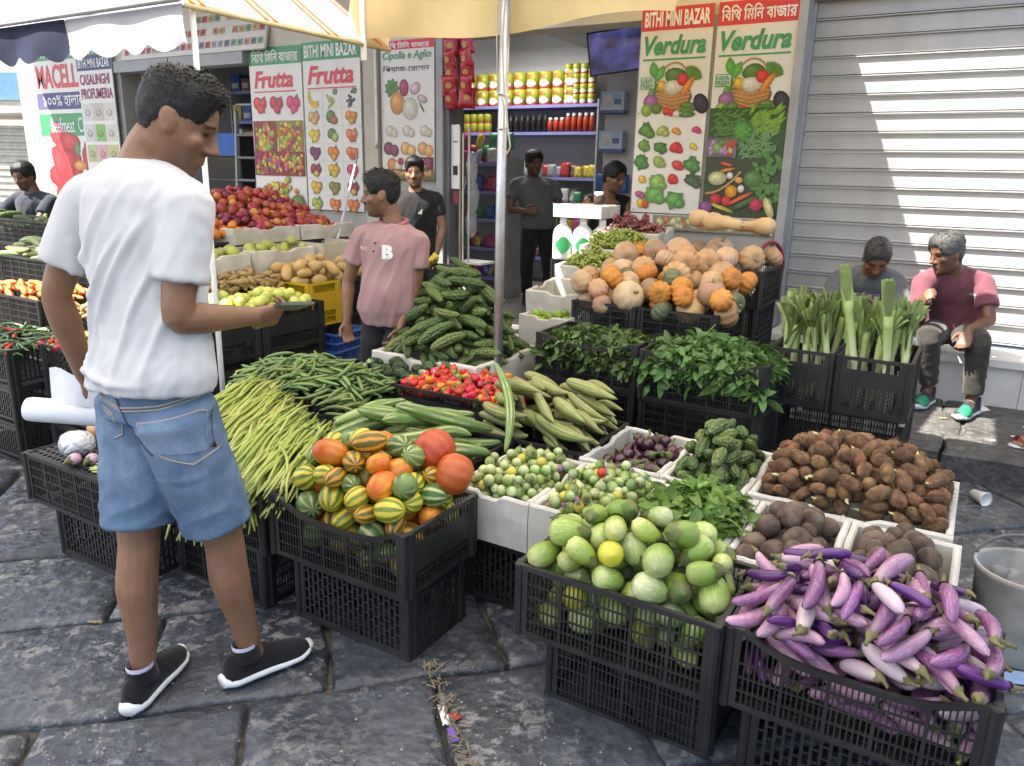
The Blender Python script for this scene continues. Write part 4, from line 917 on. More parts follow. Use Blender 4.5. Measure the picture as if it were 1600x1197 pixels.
# --- the shopper in white, seen from behind
root, base, H4 = person('man in white T-shirt and denim shorts seen from behind, looking at his phone', dict(pel=(-1.84, 1.20, .885), nek=(-1.845, 1.235, 1.515), f=(.06, 1), hf=(.72, .70), head=(-1.770, 1.292, 1.605), hs=1.0,
    shL=(-2.035, 1.195, 1.415), shR=(-1.665, 1.225, 1.415), elL=(-2.13, 1.13, 1.155), wrL=(-2.165, 1.205, .895), elR=(-1.665, 1.165, 1.135), wrR=(-1.685, 1.415, 1.105), knL=(-1.90, 1.145, .47), knR=(-1.735, 1.30, .465), anL=(-1.885, 1.105, .095), anR=(-1.705, 1.335, .095), ftL=(-.45, .9), ftR=(.25, .97)),
    1.0, 'brown', .0055, top=dict(mat=F_white, sleeve=.68, hem=.075, amp=.005, k=22, dir=(.55, .1, .85), grow=.013, sr=.064, vox=.0065, seed=4., drape=.022, collar=(F_white, .007), lines=[(a_, b_, c_, d_, w_ * .72, h_ * 1.0) for a_, b_, c_, d_, w_, h_ in ((-1.70, 1.40, -1.93, .95, .016, .016), (-1.76, 1.36, -2.0, 1.0, .018, .015), (-1.69, 1.30, -1.80, .97, .014, .014), (-1.98, 1.40, -1.90, 1.15, .016, .012), (-2.02, 1.30, -2.03, 1.0, .014, .012), (-1.83, 1.42, -2.02, 1.12, .020, .012), (-1.66, 1.22, -1.72, .95, .014, .013), (-2.03, 1.02, -1.72, .97, .014, .013), (-2.0, .97, -1.75, .93, .012, .012), (-1.88, 1.15, -1.78, .93, .013, .010))]), legs=dict(mat=F_denim, len=.84, name='shorts', r=.099, flare=.99, amp=.006, grow=.014, top=.13),
    hair=dict(shortcut, len=.55), beard=.45, headR=(26, 0), noeyes=True, hands=dict(R=((.02, 1, -.12), (-.75, .1, .55), .85, -1), L=((-.1, .35, -1), (.9, .3, .1), 1.1)), shoes=dict(mat=F_sh, sole=F_wh), sock=F_sock)
MW = root
def on(parent, base, name, mb, m, smooth=False): V = [tuple(np.array(v) - base) for v in mb.V]; return ob(name, mk(name, V, mb.F, m, smooth, mb.MI), parent)
thread = mat('denim stitching', (.36, .33, .27), None, 20, .8); dseam = mat('dark denim seam', (.06, .09, .15), None, 20, .85)
bk = (.515, -.857, 0)
SEAMS = [([(-1.894, 1.072, 0.923), (-1.827, 1.106, 0.902), (-1.737, 1.164, 0.913), (-1.623, 1.244, 0.949)], .0028, thread),
    ([(-1.893, 1.070, 0.913), (-1.826, 1.104, 0.893), (-1.736, 1.161, 0.903), (-1.621, 1.242, 0.940)], .0024, thread),
    ([(-1.838, 1.112, 0.942), (-1.825, 1.106, 0.898), (-1.805, 1.103, 0.850), (-1.773, 1.107, 0.803), (-1.744, 1.116, 0.777)], .0032, dseam),
    ([(-1.783, 1.120, 0.864), (-1.629, 1.225, 0.901), (-1.607, 1.203, 0.791), (-1.655, 1.162, 0.753), (-1.718, 1.132, 0.777), (-1.783, 1.120, 0.864)], .0026, thread), ([(-1.779, 1.120, 0.854), (-1.628, 1.223, 0.892)], .0022, thread),
    ([(-1.891, 1.063, 0.886), (-1.853, 1.083, 0.878), (-1.840, 1.082, 0.849), (-1.837, 1.072, 0.813), (-1.854, 1.058, 0.803)], .0026, thread), ([(-1.887, 1.062, 0.877), (-1.855, 1.079, 0.870)], .0022, thread)]
POCK = [(-1.780, 1.122, 0.864), (-1.630, 1.224, 0.899), (-1.609, 1.200, 0.787), (-1.745, 1.119, 0.788)]
for pts, rr_, mm_ in SEAMS: seam(MW, 'shorts', base, pts, bk, rr_, mm_)
clothpatch(MW, 'shorts', base, POCK, bk, F_denim, 'back_pocket', .0045, 10)
# phone in his right hand
ph = empty('phone', (-1.672, 1.535, 1.118), label='mobile phone in the hand of the man in white', cat='phone'); ph.rotation_euler = (-.12, -.35, .12)
ob('case', MB().box(-.034, .034, -.068, .068, -.005, .0035).mesh('case', mat('phone case', (.10, .115, .13), None, 5, .3)), ph); ob('screen', MB().box(-.031, .031, -.065, .065, .0036, .0046).mesh('screen', mat('phone glass', (.01, .012, .03), None, 5, .06)), ph)
# roll of thin plastic bags in his left hand
rl = empty('plastic_roll', (-2.235, 1.175, .79), label='roll of thin white plastic bags held at the left hip of the man in white', cat='roll'); rl.rotation_euler = (0, .06, .55)
film = mat('white film', (.78, .79, .82), (.70, .71, .75), 14, .3, .4, 40)
V, F = revolve([(.018, -.115), (.034, -.115), (.036, -.10), (.036, .11), (.034, .115), (.018, .115)], 20); ob('roll', mk('roll', alongX(V) if False else np.stack([V[:, 2], V[:, 0], V[:, 1]], 1), F, film), rl)
V, F = revolve([(.019, -.118), (.019, .118), (.015, .118), (.015, -.118), (.019, -.118)], 16); ob('core', mk('core', np.stack([V[:, 2], V[:, 0], V[:, 1]], 1), F, mat('card core', (.36, .33, .30))), rl)
ob('loose_sheet', mk('loose_sheet', [(x_, -.02 - .014 * math.sin(x_ * 30), .03 + z_ * .05 + .01 * math.sin(x_ * 40 + z_)) for x_ in np.linspace(-.04, .115, 8) for z_ in range(3)], [(i * 3 + j, i * 3 + 3 + j, i * 3 + 4 + j, i * 3 + 1 + j) for i in range(7) for j in range(2)], film), rl)

# --- man in the pink polo shirt
root, base, H4 = person('man in a dusty pink polo shirt standing behind the bitter gourds, looking left', dict(pel=(-2.825, 3.335, .675), nek=(-2.775, 3.325, 1.225), f=(.28, -.96), hf=(-.80, -.60), head=(-2.815, 3.275, 1.372), hs=1.06, shR=(-2.955, 3.27, 1.155), shL=(-2.645, 3.375, 1.14), elR=(-3.05, 3.245, .885), wrR=(-3.03, 3.20, .665), elL=(-2.665, 3.37, .875), wrL=(-2.685, 3.255, .66), knL=(-2.77, 3.25, .36), knR=(-2.93, 3.27, .36), anL=(-2.75, 3.25, .09), anR=(-2.92, 3.27, .09)),
    .93, 'brown', .0065, top=dict(mat=F_pink, sleeve=.58, hem=-.02, amp=.012, k=14, dir=(.4, 0, 1), grow=.018, sr=.062, collar=(F_pinkd, .014)), legs=dict(mat=F_dark, len=1.8, r=.092), hair=dict(mat=H_blk, side=.006, top=.020, front=.006, fade=.03, tufts=2600), beard=.6, headR=(4, 0), belly=.035,
    hands=dict(R=((.15, -.1, -1), (.8, -.3, 0), .7), L=((-.2, -.5, -.8), (-.6, -.3, .3), .6)), shoes=dict(mat=F_sh, sole=F_wh))
# B patch, small lettering, buttons on the chest
M_pat = mat('white patch', (.80, .80, .80))
patch(root, 'shirt', base, (-2.725, 3.2, 1.075), (.3, -.95), .062, .075, M_pat, 'B', .06)
patch(root, 'shirt', base, (-2.895, 3.2, 1.085), (.1, -1), .06, .018, M_pat, 'POLO', .02, 'chest_lettering')
ob('button', MB().tube([(0, 0, 0), (.001, -.003, 0)], .005, 8).mesh('button', F_dark), root, loc=tuple(cast(surf(root, 'shirt'), np.array((-2.80, 3.2, 1.12)) - base, (.3, -.95, 0))))
ob('button', MB().tube([(0, 0, 0), (.001, -.003, 0)], .005, 8).mesh('button', F_dark), root, loc=tuple(cast(surf(root, 'shirt'), np.array((-2.81, 3.2, 1.075)) - base, (.3, -.95, 0))))
# --- man in the black polo shirt at the wall
rootB, baseB, _ = person('young man in a black polo shirt standing against the wall behind', dict(pel=(-4.10, 5.22, .80), nek=(-4.10, 5.20, 1.335), f=(.45, -.89), hf=(.55, -.83), head=(-4.085, 5.17, 1.482), hs=1.0, shR=(-4.255, 5.13, 1.29), shL=(-3.945, 5.28, 1.29), elR=(-4.30, 5.12, 1.03), wrR=(-4.26, 5.06, .80), elL=(-3.90, 5.30, 1.03), wrL=(-3.93, 5.24, .80), knL=(-4.03, 5.24, .5), knR=(-4.18, 5.2, .5), anL=(-4.02, 5.24, .22), anR=(-4.18, 5.2, .22)),
    .95, 'mid', .008, top=dict(mat=F_black, sleeve=.55, hem=-.02, amp=.006, collar=(F_black, .013)), legs=dict(mat=F_dark, len=1.85), hair=dict(mat=H_blk, side=.007, top=.026, front=.008, fade=.02, tufts=1500), beard=.65, headR=(2, 0), hands=dict(R=((0, -.1, -1), (.8, -.3, 0), .6), L=((0, -.1, -1), (-.8, -.3, 0), .6)), shoes=dict(mat=F_sh, sole=F_wh, ground=.13))
for k in range(3): patch(rootB, 'shirt', baseB, (-3.995 + k * .012, 5.1, 1.165 + k * .005), (.45, -.89), .010, .016 + .012 * k, M_pat, '/', .05, 'chest_mark')
# --- man in grey inside the shop
person('man in a grey polo shirt standing inside the shop with a hand on his belly', dict(pel=(-4.06, 7.22, .93), nek=(-4.12, 7.2, 1.46), f=(.75, -.66), hf=(.85, -.5), head=(-4.10, 7.16, 1.60), hs=1.0, shR=(-4.27, 7.08, 1.40), shL=(-3.97, 7.36, 1.40), elR=(-4.27, 6.98, 1.13), wrR=(-4.05, 6.92, 1.13), elL=(-3.88, 7.38, 1.14), wrL=(-3.83, 7.3, .90), knL=(-3.95, 7.28, .55), knR=(-4.13, 7.12, .55), anL=(-3.95, 7.3, .22), anR=(-4.13, 7.14, .22)),
    1.0, 'dark', .009, top=dict(mat=F_grey, sleeve=.6, hem=.0, amp=.006, grow=.018, collar=(F_dgrey, .012)), legs=dict(mat=F_dark, len=1.9, r=.098), hair=dict(mat=H_blk, side=.012, top=.028, fade=.015, tufts=900), beard=.5, belly=.06, headR=(6, 0), hands=dict(R=((1, .1, .0), (0, 1, 0), .4), L=((0, -.1, -1), (-.8, -.3, 0), .6)), shoes=dict(mat=F_sh, sole=F_dark, ground=.125))
# --- man in a tank top behind the counter
person('man in a dark tank top sitting behind the foam lid, half hidden by the poster', dict(pel=(-2.95, 6.38, .75), nek=(-2.86, 6.32, 1.33), f=(.75, -.66), hf=(1, -.25), head=(-2.80, 6.28, 1.48), hs=1.0, shR=(-2.98, 6.18, 1.28), shL=(-2.74, 6.46, 1.28), elR=(-2.98, 6.08, 1.02), wrR=(-2.78, 5.98, 1.0), elL=(-2.65, 6.4, 1.02), wrL=(-2.6, 6.2, 1.0), knR=(-2.78, 6.02, .70), knL=(-2.62, 6.2, .70), anR=(-2.80, 6.05, .24), anL=(-2.62, 6.25, .24)),
    1.0, 'brown', .009, top=dict(mat=F_black, sleeve=0, hem=.0, neck=.90, amp=.005, grow=.010), legs=dict(mat=F_dark, len=1.85), shoes=dict(mat=F_sh, sole=F_wh, ground=.125), hair=dict(mat=H_blk, side=.012, top=.026, fade=.015, tufts=900), beard=.3, headR=(12, 0), hands=dict(R=((1, -.2, 0), (0, 0, -1), .6), L=((.5, -.6, 0), (0, 0, -1), .6)))
st_ = empty('stool', (-2.93, 6.40, .12), label='dark stool behind the foam lid in the doorway', cat='stool'); ob('seat', MB().tube([(0, 0, .50), (0, 0, .53)], .17, 18).mesh('seat', F_dark), st_)
for k in range(4): ob('leg', MB().tube([(.1 * math.cos(k * 1.57 + .8), .1 * math.sin(k * 1.57 + .8), .5), (.15 * math.cos(k * 1.57 + .8), .15 * math.sin(k * 1.57 + .8), 0)], .012, 8).mesh('leg', M_dsteel, True), st_)
# --- two men sitting on the marble ledge
person('man in a grey T-shirt sitting on the ledge behind the leeks, bent over a phone', dict(pel=(-.60, 5.68, .56), nek=(-.60, 5.47, .945), f=(.02, -1), hf=(.25, -.97), head=(-.565, 5.36, 1.035), hs=1.0, shR=(-.785, 5.47, .885), shL=(-.44, 5.49, .885), elR=(-.83, 5.30, .68), wrR=(-.64, 5.20, .735), elL=(-.36, 5.30, .68), wrL=(-.50, 5.20, .745), knR=(-.72, 5.25, .60), knL=(-.44, 5.25, .60), anR=(-.70, 5.15, .22), anL=(-.42, 5.15, .22)),
    1.0, 'brown', .007, top=dict(mat=F_grey, sleeve=.7, hem=.0, amp=.008, grow=.016, collar=(F_dgrey, .007)), legs=dict(mat=F_dark, len=1.85, r=.092), hair=dict(mat=H_mix, side=.005, top=.016, fade=.02, tufts=1800), beard=.35, hunch=.05, headR=(40, 0), hands=dict(R=((.8, -.2, .3), (.2, .1, 1), .8), L=((-.8, -.2, .3), (-.2, .1, 1), .8)), shoes=dict(mat=F_sh, sole=F_wh, ground=.14))
ph2 = empty('phone', (-.565, 5.17, .795), label='mobile phone of the man in grey on the ledge', cat='phone'); ph2.rotation_euler = (.9, 0, .2); ob('case', MB().box(-.07, .07, -.037, .037, -.004, .004).mesh('case', MATS['phone case']), ph2); ob('screen', MB().box(-.066, .066, -.034, .034, .0042, .005).mesh('screen', MATS['phone glass']), ph2)
rootC, baseC, _ = person('grey haired man in a maroon T-shirt sitting on the ledge at the right', dict(pel=(-.10, 5.68, .56), nek=(-.135, 5.48, .985), f=(-.35, -.94), hf=(-.75, -.66), head=(-.185, 5.40, 1.085), hs=1.0, shR=(-.29, 5.43, .91), shL=(.03, 5.52, .93), elR=(-.27, 5.33, .68), wrR=(-.275, 5.22, .775), elL=(.10, 5.40, .70), wrL=(.0, 5.20, .665), knR=(-.20, 5.22, .605), knL=(.06, 5.22, .61), anR=(-.16, 5.34, .26), anL=(.085, 5.24, .245), ftL=(-.3, -1), ftR=(-.2, -1)),
    1.0, 'dark', .007, top=dict(mat=F_mar, sleeve=.66, hem=.0, amp=.008, grow=.016, collar=(F_mar, .007)), legs=dict(mat=F_olive, len=1.9, r=.094), hair=dict(mat=H_gry, side=.010, top=.024, fade=.015, tufts=2200, len=.9), beard=.2, hunch=.05, headR=(14, 0), hands=dict(R=((.25, -.3, .6), (.6, .3, 0), .9), L=((-.1, -.5, -.7), (-.1, -.5, .4), .45, -1)), shoes=dict(mat=F_navy, sole=F_wl, toe=F_green, lace=F_navy, ground=.145))
patch(rootC, 'shirt', baseC, (-.03, 5.4, .845), (-.35, -.94), .05, .014, M_pat, 'VANS', .03, 'chest_mark')
# --- sitter at the right edge, only a sandalled foot in the picture
rootS, baseS, _ = person('person at the right edge of whom only a foot in a red sandal shows', dict(pel=(.78, 5.68, .56), nek=(.80, 5.52, 1.0), f=(-.1, -1), hf=(-.3, -1), head=(.80, 5.46, 1.13), hs=1.0, shR=(.63, 5.5, .94), shL=(.97, 5.5, .94), elR=(.58, 5.3, .74), wrR=(.68, 5.14, .68), elL=(1.02, 5.3, .74), wrL=(.92, 5.14, .68), knR=(.66, 5.18, .60), knL=(.92, 5.2, .60), anR=(.455, 4.79, .215), anL=(.92, 5.1, .215), ftR=(-.92, -.38), ftL=(-.2, -1)), 1.0, 'mid', .0065, top=dict(mat=F_wh and F_white, sleeve=.6, hem=.0), legs=dict(mat=F_olive, len=1.7, r=.09), hair=dict(mat=H_blk, side=.01, top=.02, fade=.02, tufts=300), beard=.2, hunch=.03, headR=(10, 0), hands=dict(R=((.5, -.6, -.3), (0, 0, -1), .6), L=((-.4, -.6, -.3), (0, 0, -1), .6)))
for an, ft in (((.455, 4.79), (-.92, -.38)), ((.92, 5.1), (-.2, -1))):
    ffx, ff = frame(ft); Mx = Matrix([[ffx[i], ff[i], [0, 0, 1][i], (np.array([an[0], an[1], .143]) - baseS)[i]] for i in range(3)] + [[0, 0, 0, 1]])
    yy = np.linspace(-.07, .19, 16); so = loft([((0, y, .008), np.array([1., 0, 0]), np.array([0, 0, 1.]), np.interp(y, [-.07, -.03, .05, .13, .17, .19], [.02, .034, .036, .044, .038, .015]), .008, .008) for y in yy], 16); sd_ = ob('sandal', mk('sandal', *so, F_wl), rootS, mat4=Mx)
    for y0, mm_ in ((.04, M_redc), (.085, M_white), (.12, M_redc)): V_ = [(.047 * math.cos(a), y0 + dy + .01 * math.cos(a), .012 + .062 * math.sin(a) * (1 - y0 * 1.6)) for a in np.linspace(0, math.pi, 10) for dy in (0, .026)]; ob('strap', mk('strap', V_, [(2 * i, 2 * i + 2, 2 * i + 3, 2 * i + 1) for i in range(9)], mm_), sd_)
    for k in range(5): V_, F_ = limb([(-.03 + k * .014, .12, .022), (-.032 + k * .0145, .165 - .006 * abs(k - 3), .018)], [.010, .008], 3, 8); ob('toe', mk('toe', V_, F_, mat('foot skin', SKIN['mid'], None, 20, .5)), sd_)
# --- stall keeper at the far left
person('stall keeper in dark clothes at the far left, reaching over the zucchini', dict(pel=(-7.45, 3.90, 0.780), nek=(-7.41, 3.86, 1.240), f=(.3, -.95), hf=(.35, -.93), head=(-7.43, 3.81, 1.375), hs=1.0, shR=(-7.60, 3.80, 1.180), shL=(-7.23, 3.92, 1.180), elR=(-7.65, 3.63, 0.980), wrR=(-7.45, 3.54, 1.020), elL=(-7.19, 3.73, 0.960), wrL=(-7.33, 3.54, 1.050), knR=(-7.53, 3.86, 0.420), knL=(-7.35, 3.88, 0.420), anR=(-7.53, 3.90, 0.090), anL=(-7.35, 3.92, 0.090)),
    .98, 'dark', .009, top=dict(mat=F_navy, sleeve=.6, hem=.0, amp=.006), legs=dict(mat=F_dark, len=1.85), shoes=dict(mat=F_sh, sole=F_wh), hair=dict(mat=H_blk, side=.012, top=.022, fade=.015, tufts=700), beard=.4, headR=(14, 0), hands=dict(R=((.8, -.4, .1), (0, 0, -1), .7), L=((-.6, -.6, .0), (0, 0, -1), .7)))
person('person in a blue denim sleeve reaching in from behind the man in white', dict(pel=(-5.90, 4.10, 0.780), nek=(-5.95, 4.00, 1.220), f=(-.5, -.86), hf=(-.5, -.86), head=(-6.00, 3.92, 1.340), hs=1.0, shR=(-6.17, 4.02, 1.160), shL=(-5.83, 3.86, 1.160), elR=(-6.41, 3.86, 1.100), wrR=(-6.63, 3.72, 1.060), elL=(-5.85, 3.68, 0.960), wrL=(-6.00, 3.58, 1.000), knR=(-5.97, 4.06, 0.420), knL=(-5.82, 4.04, 0.420), anR=(-5.97, 4.10, 0.090), anL=(-5.82, 4.08, 0.090)),
    .95, 'brown', .009, top=dict(mat=F_denim, sleeve=1.2, hem=.0, amp=.006), legs=dict(mat=F_dark, len=1.85), shoes=dict(mat=F_sh, sole=F_wh), hair=dict(mat=H_blk, side=.012, top=.022, fade=.015, tufts=500), beard=.2, headR=(14, 0), hands=dict(R=((-.8, -.4, -.1), (0, 0, -1), .5), L=((-.4, -.7, .0), (0, 0, -1), .6)))
# ================================================================== SHOP INTERIOR GOODS
def shelf_unit(name, u0, u1, v0, v1, zs, label, rise=.5):
    e = empty(name, (0, 0, 0), label=label, cat='shelves')
    for z in zs: ob('shelf', MB().box(u0, u1, v0, v1, z - .035, z).mesh('shelf', M_lav), e)
    ob('back_panel', MB().box(u0, u1, v1 + .001, v1 + .02, .12, max(zs) + rise).mesh('back_panel', M_wall_in), e)
    for x in (u0 - .02, u1 + .001): ob('upright', MB().box(x, x + .02, v0, v1, .12, max(zs) + .05).mesh('upright', M_steel), e)
    return e
ZS = (.45, .8, 1.15, 1.46, 2.0, 2.32)
shelf_unit('shelves', -6.25, -4.18, 8.78, 9.18, ZS, 'periwinkle blue wall shelves at the back of the shop')
yl = mat('can yellow', (.36, .36, .03), (.30, .31, .03), 6, .35); cw = mat('can white', (.7, .7, .68)); cr_ = mat('can red', (.5, .03, .03))
def can_parts(r, h):
    a, F1 = revolve([(1e-4, 0), (r, 0), (r, h), (r * .93, h + .004), (1e-4, h + .004)], 14)
    b, F2 = revolve([(r * 1.006, h * .01), (r * 1.006, h * .16)], 14); c, F3 = [], []
    t = np.linspace(-2.6, -.9, 8); c = [(r * 1.012 * math.cos(x), r * 1.012 * math.sin(x), h * (.30 + .22 * s_ * math.sin((i + .5) / 8 * math.pi))) for i, x in enumerate(t) for s_ in (-1, 1)]; F3 = [(2 * i, 2 * i + 2, 2 * i + 3, 2 * i + 1) for i in range(7)]
    return mk('can', a, F1, yl), mk('red_band', b, F2, cr_), mk('white_swirl', c, F3, cw)
cbig = can_parts(.085, .19); csm = can_parts(.05, .11)
tv, tf, tsz = text_mesh('NIDO', .15, .02)
nid = mk('lettering', [(.089 * math.cos(-2.75 + 1.3 * v[0] / tsz[0]), .089 * math.sin(-2.75 + 1.3 * v[0] / tsz[0]), .115 + v[1] / tsz[1] * .045) for v in tv], tf, mat('can lettering', (.45, .05, .02)), False)
k = 0
for row in range(2):
    for i in range(9):
        u = -6.05 + i * .185
        if u > -4.75 and row > 1: continue
        e = ob('milk_can', cbig[0], loc=(u, 8.88, 2.322 + row * .197), rot=(0, 0, .25), label=f'large yellow can, {"upper" if row else "lower"} layer on the top shelf', cat='can', group=f'yellow cans, {"upper" if row else "lower"} layer'); ob('red_band', cbig[1], e); ob('white_swirl', cbig[2], e); ob('lettering', nid, e)
for row in range(4):
    for i in range(4):
        e = ob('milk_can', csm[0], loc=(-4.62 + i * .107, 8.86, 2.322 + row * .116), rot=(0, 0, .3), label='small yellow can stacked at the right end of the top shelf', cat='can', group='small yellow cans, top shelf'); ob('red_band', csm[1], e); ob('white_swirl', csm[2], e)
for row in range(2):
    for i in range(4): e = ob('milk_can', csm[0], loc=(-6.1 + i * .107, 8.86, 2.002 + row * .116), label='small yellow can at the left of the second shelf', cat='can', group='small yellow cans, second shelf'); ob('red_band', csm[1], e)
def jar(u, v, z, r, h, mm, mc, name, lb, cat, grp):
    a, F = revolve([(1e-4, 0), (r, 0), (r, h * .72), (r * .6, h * .85), (r * .6, h * .86)], 10); e = ob(name, mk(name, a, F, mm), loc=(u, v, z), label=lb, cat=cat, group=grp); a, F = revolve([(r * .65, h * .85), (r * .65, h), (1e-4, h)], 10); ob('cap', mk('cap', a, F, mc), e)
dk = mat('dark sauce', (.02, .015, .015), None, 5, .2); rdj = mat('red sauce', (.42, .05, .02), None, 6, .3)
for i in range(9): jar(-5.6 + i * .085, 8.86, 2.002, .034, .2, dk, M_black, 'sauce_bottle', 'dark sauce bottle on the second shelf', 'bottle', 'dark sauce bottles')
for i in range(8): jar(-4.85 + i * .082, 8.86, 2.002, .036, .22 if i > 2 else .17, rdj, cw, 'sauce_jar', 'red sauce jar at the right of the second shelf', 'jar', 'red sauce jars')
pkc = [mat('packet ' + n, c, tuple(x * .6 for x in c), 9, .3) for n, c in (('red', (.4, .04, .04)), ('blue', (.05, .12, .4)), ('white', (.6, .6, .6)), ('yellow', (.55, .42, .04)), ('brown', (.22, .14, .09)), ('green', (.08, .3, .14)), ('magenta', (.42, .06, .18)), ('grey', (.3, .3, .32)))]; pkn = ['red', 'blue', 'white', 'yellow', 'brown', 'green', 'magenta', 'grey']
pme = []
def pillow(w, h, d, seed):
    n = 8; V, F = [], []
    for sd in (1, -1):
        b = len(V)
        for i in range(n + 1):
            for j in range(n + 1):
                x, z = -1 + 2 * i / n, -1 + 2 * j / n; y = d * max(0, (1 - x ** 4)) ** .6 * max(0, (1 - abs(z) ** 5)) ** .6 * (1 + .35 * mnoise.noise(Vector((x * 2 + seed, z * 2, sd))))
                V.append((x * w * (1 - .06 * (1 - abs(z))), sd * -y, z * h))
        F += [(b + i * (n + 1) + j, b + (i + 1) * (n + 1) + j, b + (i + 1) * (n + 1) + j + 1, b + i * (n + 1) + j + 1)[::sd] for i in range(n) for j in range(n)]
    return V, F
for i, m_ in enumerate(pkc):
    V, F = pillow(.068, .09, .03, i); pme.append(mk('packet', V, F, m_))
r5 = np.random.default_rng(9)
for si, z in enumerate(ZS[:4]):
    for i in range(21):
        c = int(r5.integers(8)); s_ = r5.uniform(.6, 1.15)
        ob('packet', pme[c], mat4=Matrix.Translation((-6.15 + i * .096, 8.84 + .05 * (i % 2), z + .09 * s_)) @ Euler((r5.normal(-.2, .1), 0, r5.normal(0, .2))).to_matrix().to_4x4() @ Matrix.Scale(s_, 4), label=f'{pkn[c]} packet on the {["lowest", "second lowest", "third lowest", "middle"][si]} back shelf', cat='packet', group=f'packets on back shelf {si + 1}')
# gondola on the left, nearer the door
ZG = (.35, .68, 1.0, 1.30, 1.6)
shelf_unit('shelves', -5.75, -4.55, 7.35, 7.7, ZG, 'blue edged shelves of packets just inside the doorway at the left', .02)
for si, z in enumerate(ZG):
    for i in range(13):
        c = int(r5.integers(8)); s_ = r5.uniform(.6, 1.05)
        ob('packet', pme[c], mat4=Matrix.Translation((-5.68 + i * .09, 7.42 + .05 * (i % 2), z + .085 * s_)) @ Euler((r5.normal(-.3, .15), 0, r5.normal(0, .3))).to_matrix().to_4x4() @ Matrix.Scale(s_, 4), label=f'{pkn[c]} packet on the {["lowest", "second lowest", "middle", "fourth", "top"][si]} shelf inside the doorway', cat='packet', group=f'packets by the doorway {si + 1}')
for i in range(12):                                             # goods on top of the near shelves
    c = int(r5.integers(8)); ob('packet', pme[c], mat4=Matrix.Translation((-5.66 + i * .095, 7.50, 1.60 + .10 + .13 * (i % 2))) @ Euler((r5.normal(-.1, .1), r5.normal(0, .15), r5.normal(0, .3))).to_matrix().to_4x4(), label=f'{pkn[c]} packet piled on top of the shelves inside the doorway', cat='packet', group='packets piled by the doorway')
# red snack packets hanging at the door
e = empty('hanging_snacks', (-4.06, 5.78, 2.02), label='strip of red snack packets hanging beside the doorway', cat='snacks')
sred = mat('red foil', (.42, .015, .03), (.28, .01, .02), 14, .22, .3, 40); sor = mat('snack picture', (.55, .30, .08))
for i in range(5):
    for j in range(2):
        V, F = pillow(.075, .085, .03, i + j); s_ = ob('packet', mk('packet', V, F, sred), e, loc=(-.09 + j * .17, -.01 - .02 * (i % 2), .09 + i * .105), rot=(r5.normal(0, .15), r5.normal(0, .12), r5.normal(0, .3)))
        ob('picture', mk('picture', [(math.cos(a) * .03, -.033, math.sin(a) * .025) for a in np.linspace(0, 6.28, 10, endpoint=False)], [tuple(range(9, -1, -1))], sor), s_)
ob('hook', MB().tube([(-.12, .02, .64), (-.12, -.03, .66), (.1, -.03, .67), (.1, .02, .6)], .004, 6).mesh('hook', mat('red wire', (.4, .02, .03)), True), e)
hg = empty('hanging_bags', (-3.98, 5.85, .9), label='clear plastic bags hanging below the red snacks', cat='bags')
plm = NT('clear film'); plm.b.inputs['Alpha'].default_value = .2; MATS['clear film'] = plm.fin((.62, .62, .62), .18)
for i in range(3): V, F = revolve(ell_prof(.05, .13, 8, pw=.6), 10); V *= (1 + .2 * vnoise(V, 22, i))[:, None]; ob('bag', mk('bag', V, F, MATS['clear film']), hg, loc=(.02 * (i % 2), 0, .15 + i * .24))
rk = empty('display_rack', (-4.06, 5.92, .13), label='cream metal display rack at the doorway', cat='rack')
for x in (-.1, .0): ob('post', MB().tube([(x, 0, 0), (x, 0, 1.75)], .010, 8).mesh('post', mat('cream enamel', (.66, .60, .48)), True), rk)
ob('bent_tube', MB().tube([(-.03, -.05, 1.7), (-.03, -.05, .35), (.0, -.05, .31), (.1, -.05, .28), (.12, -.05, .24), (.12, -.05, .05)], .008, 8).mesh('bent_tube', MATS['cream enamel'], True), rk)
for z in (.15, .55): ob('shelf', MB().box(-.1, .18, -.05, .18, z, z + .02).mesh('shelf', M_white), rk)
# television
T = Matrix.Translation((-3.0, 6.62, 2.36)) @ Matrix.Rotation(.25, 4, 'Z') @ Matrix.Rotation(-.12, 4, 'Y') @ Matrix.Rotation(.10, 4, 'X')
e = empty('television', mat4=T, label='dark wall television tilted above the shop doorway corner', cat='television')
ob('casing', MB().box(-.22, .34, 0, .04, 0, .36).mesh('casing', M_black), e)
def scr(t): return None
t = NT('tv screen'); co = t.coord('Object'); cc = t.ramp(t.noise(co, 6, 4), [(.35, (.008, .008, .02)), (.6, (.03, .03, .10)), (.75, (.10, .11, .25))]); t.l(cc, t.b.inputs['Emission Color']); t.b.inputs['Emission Strength'].default_value = .6; t.fin((.01, .01, .02), .12); MATS['tv screen'] = t.m
ob('screen', MB().box(-.205, .325, -.003, -.0005, .015, .345).mesh('screen', t.m), e); ob('bracket', MB().tube([(.1, .04, .25), (.1, .12, .5), (.1, .12, .85)], .02, 8).mesh('bracket', M_white), e)
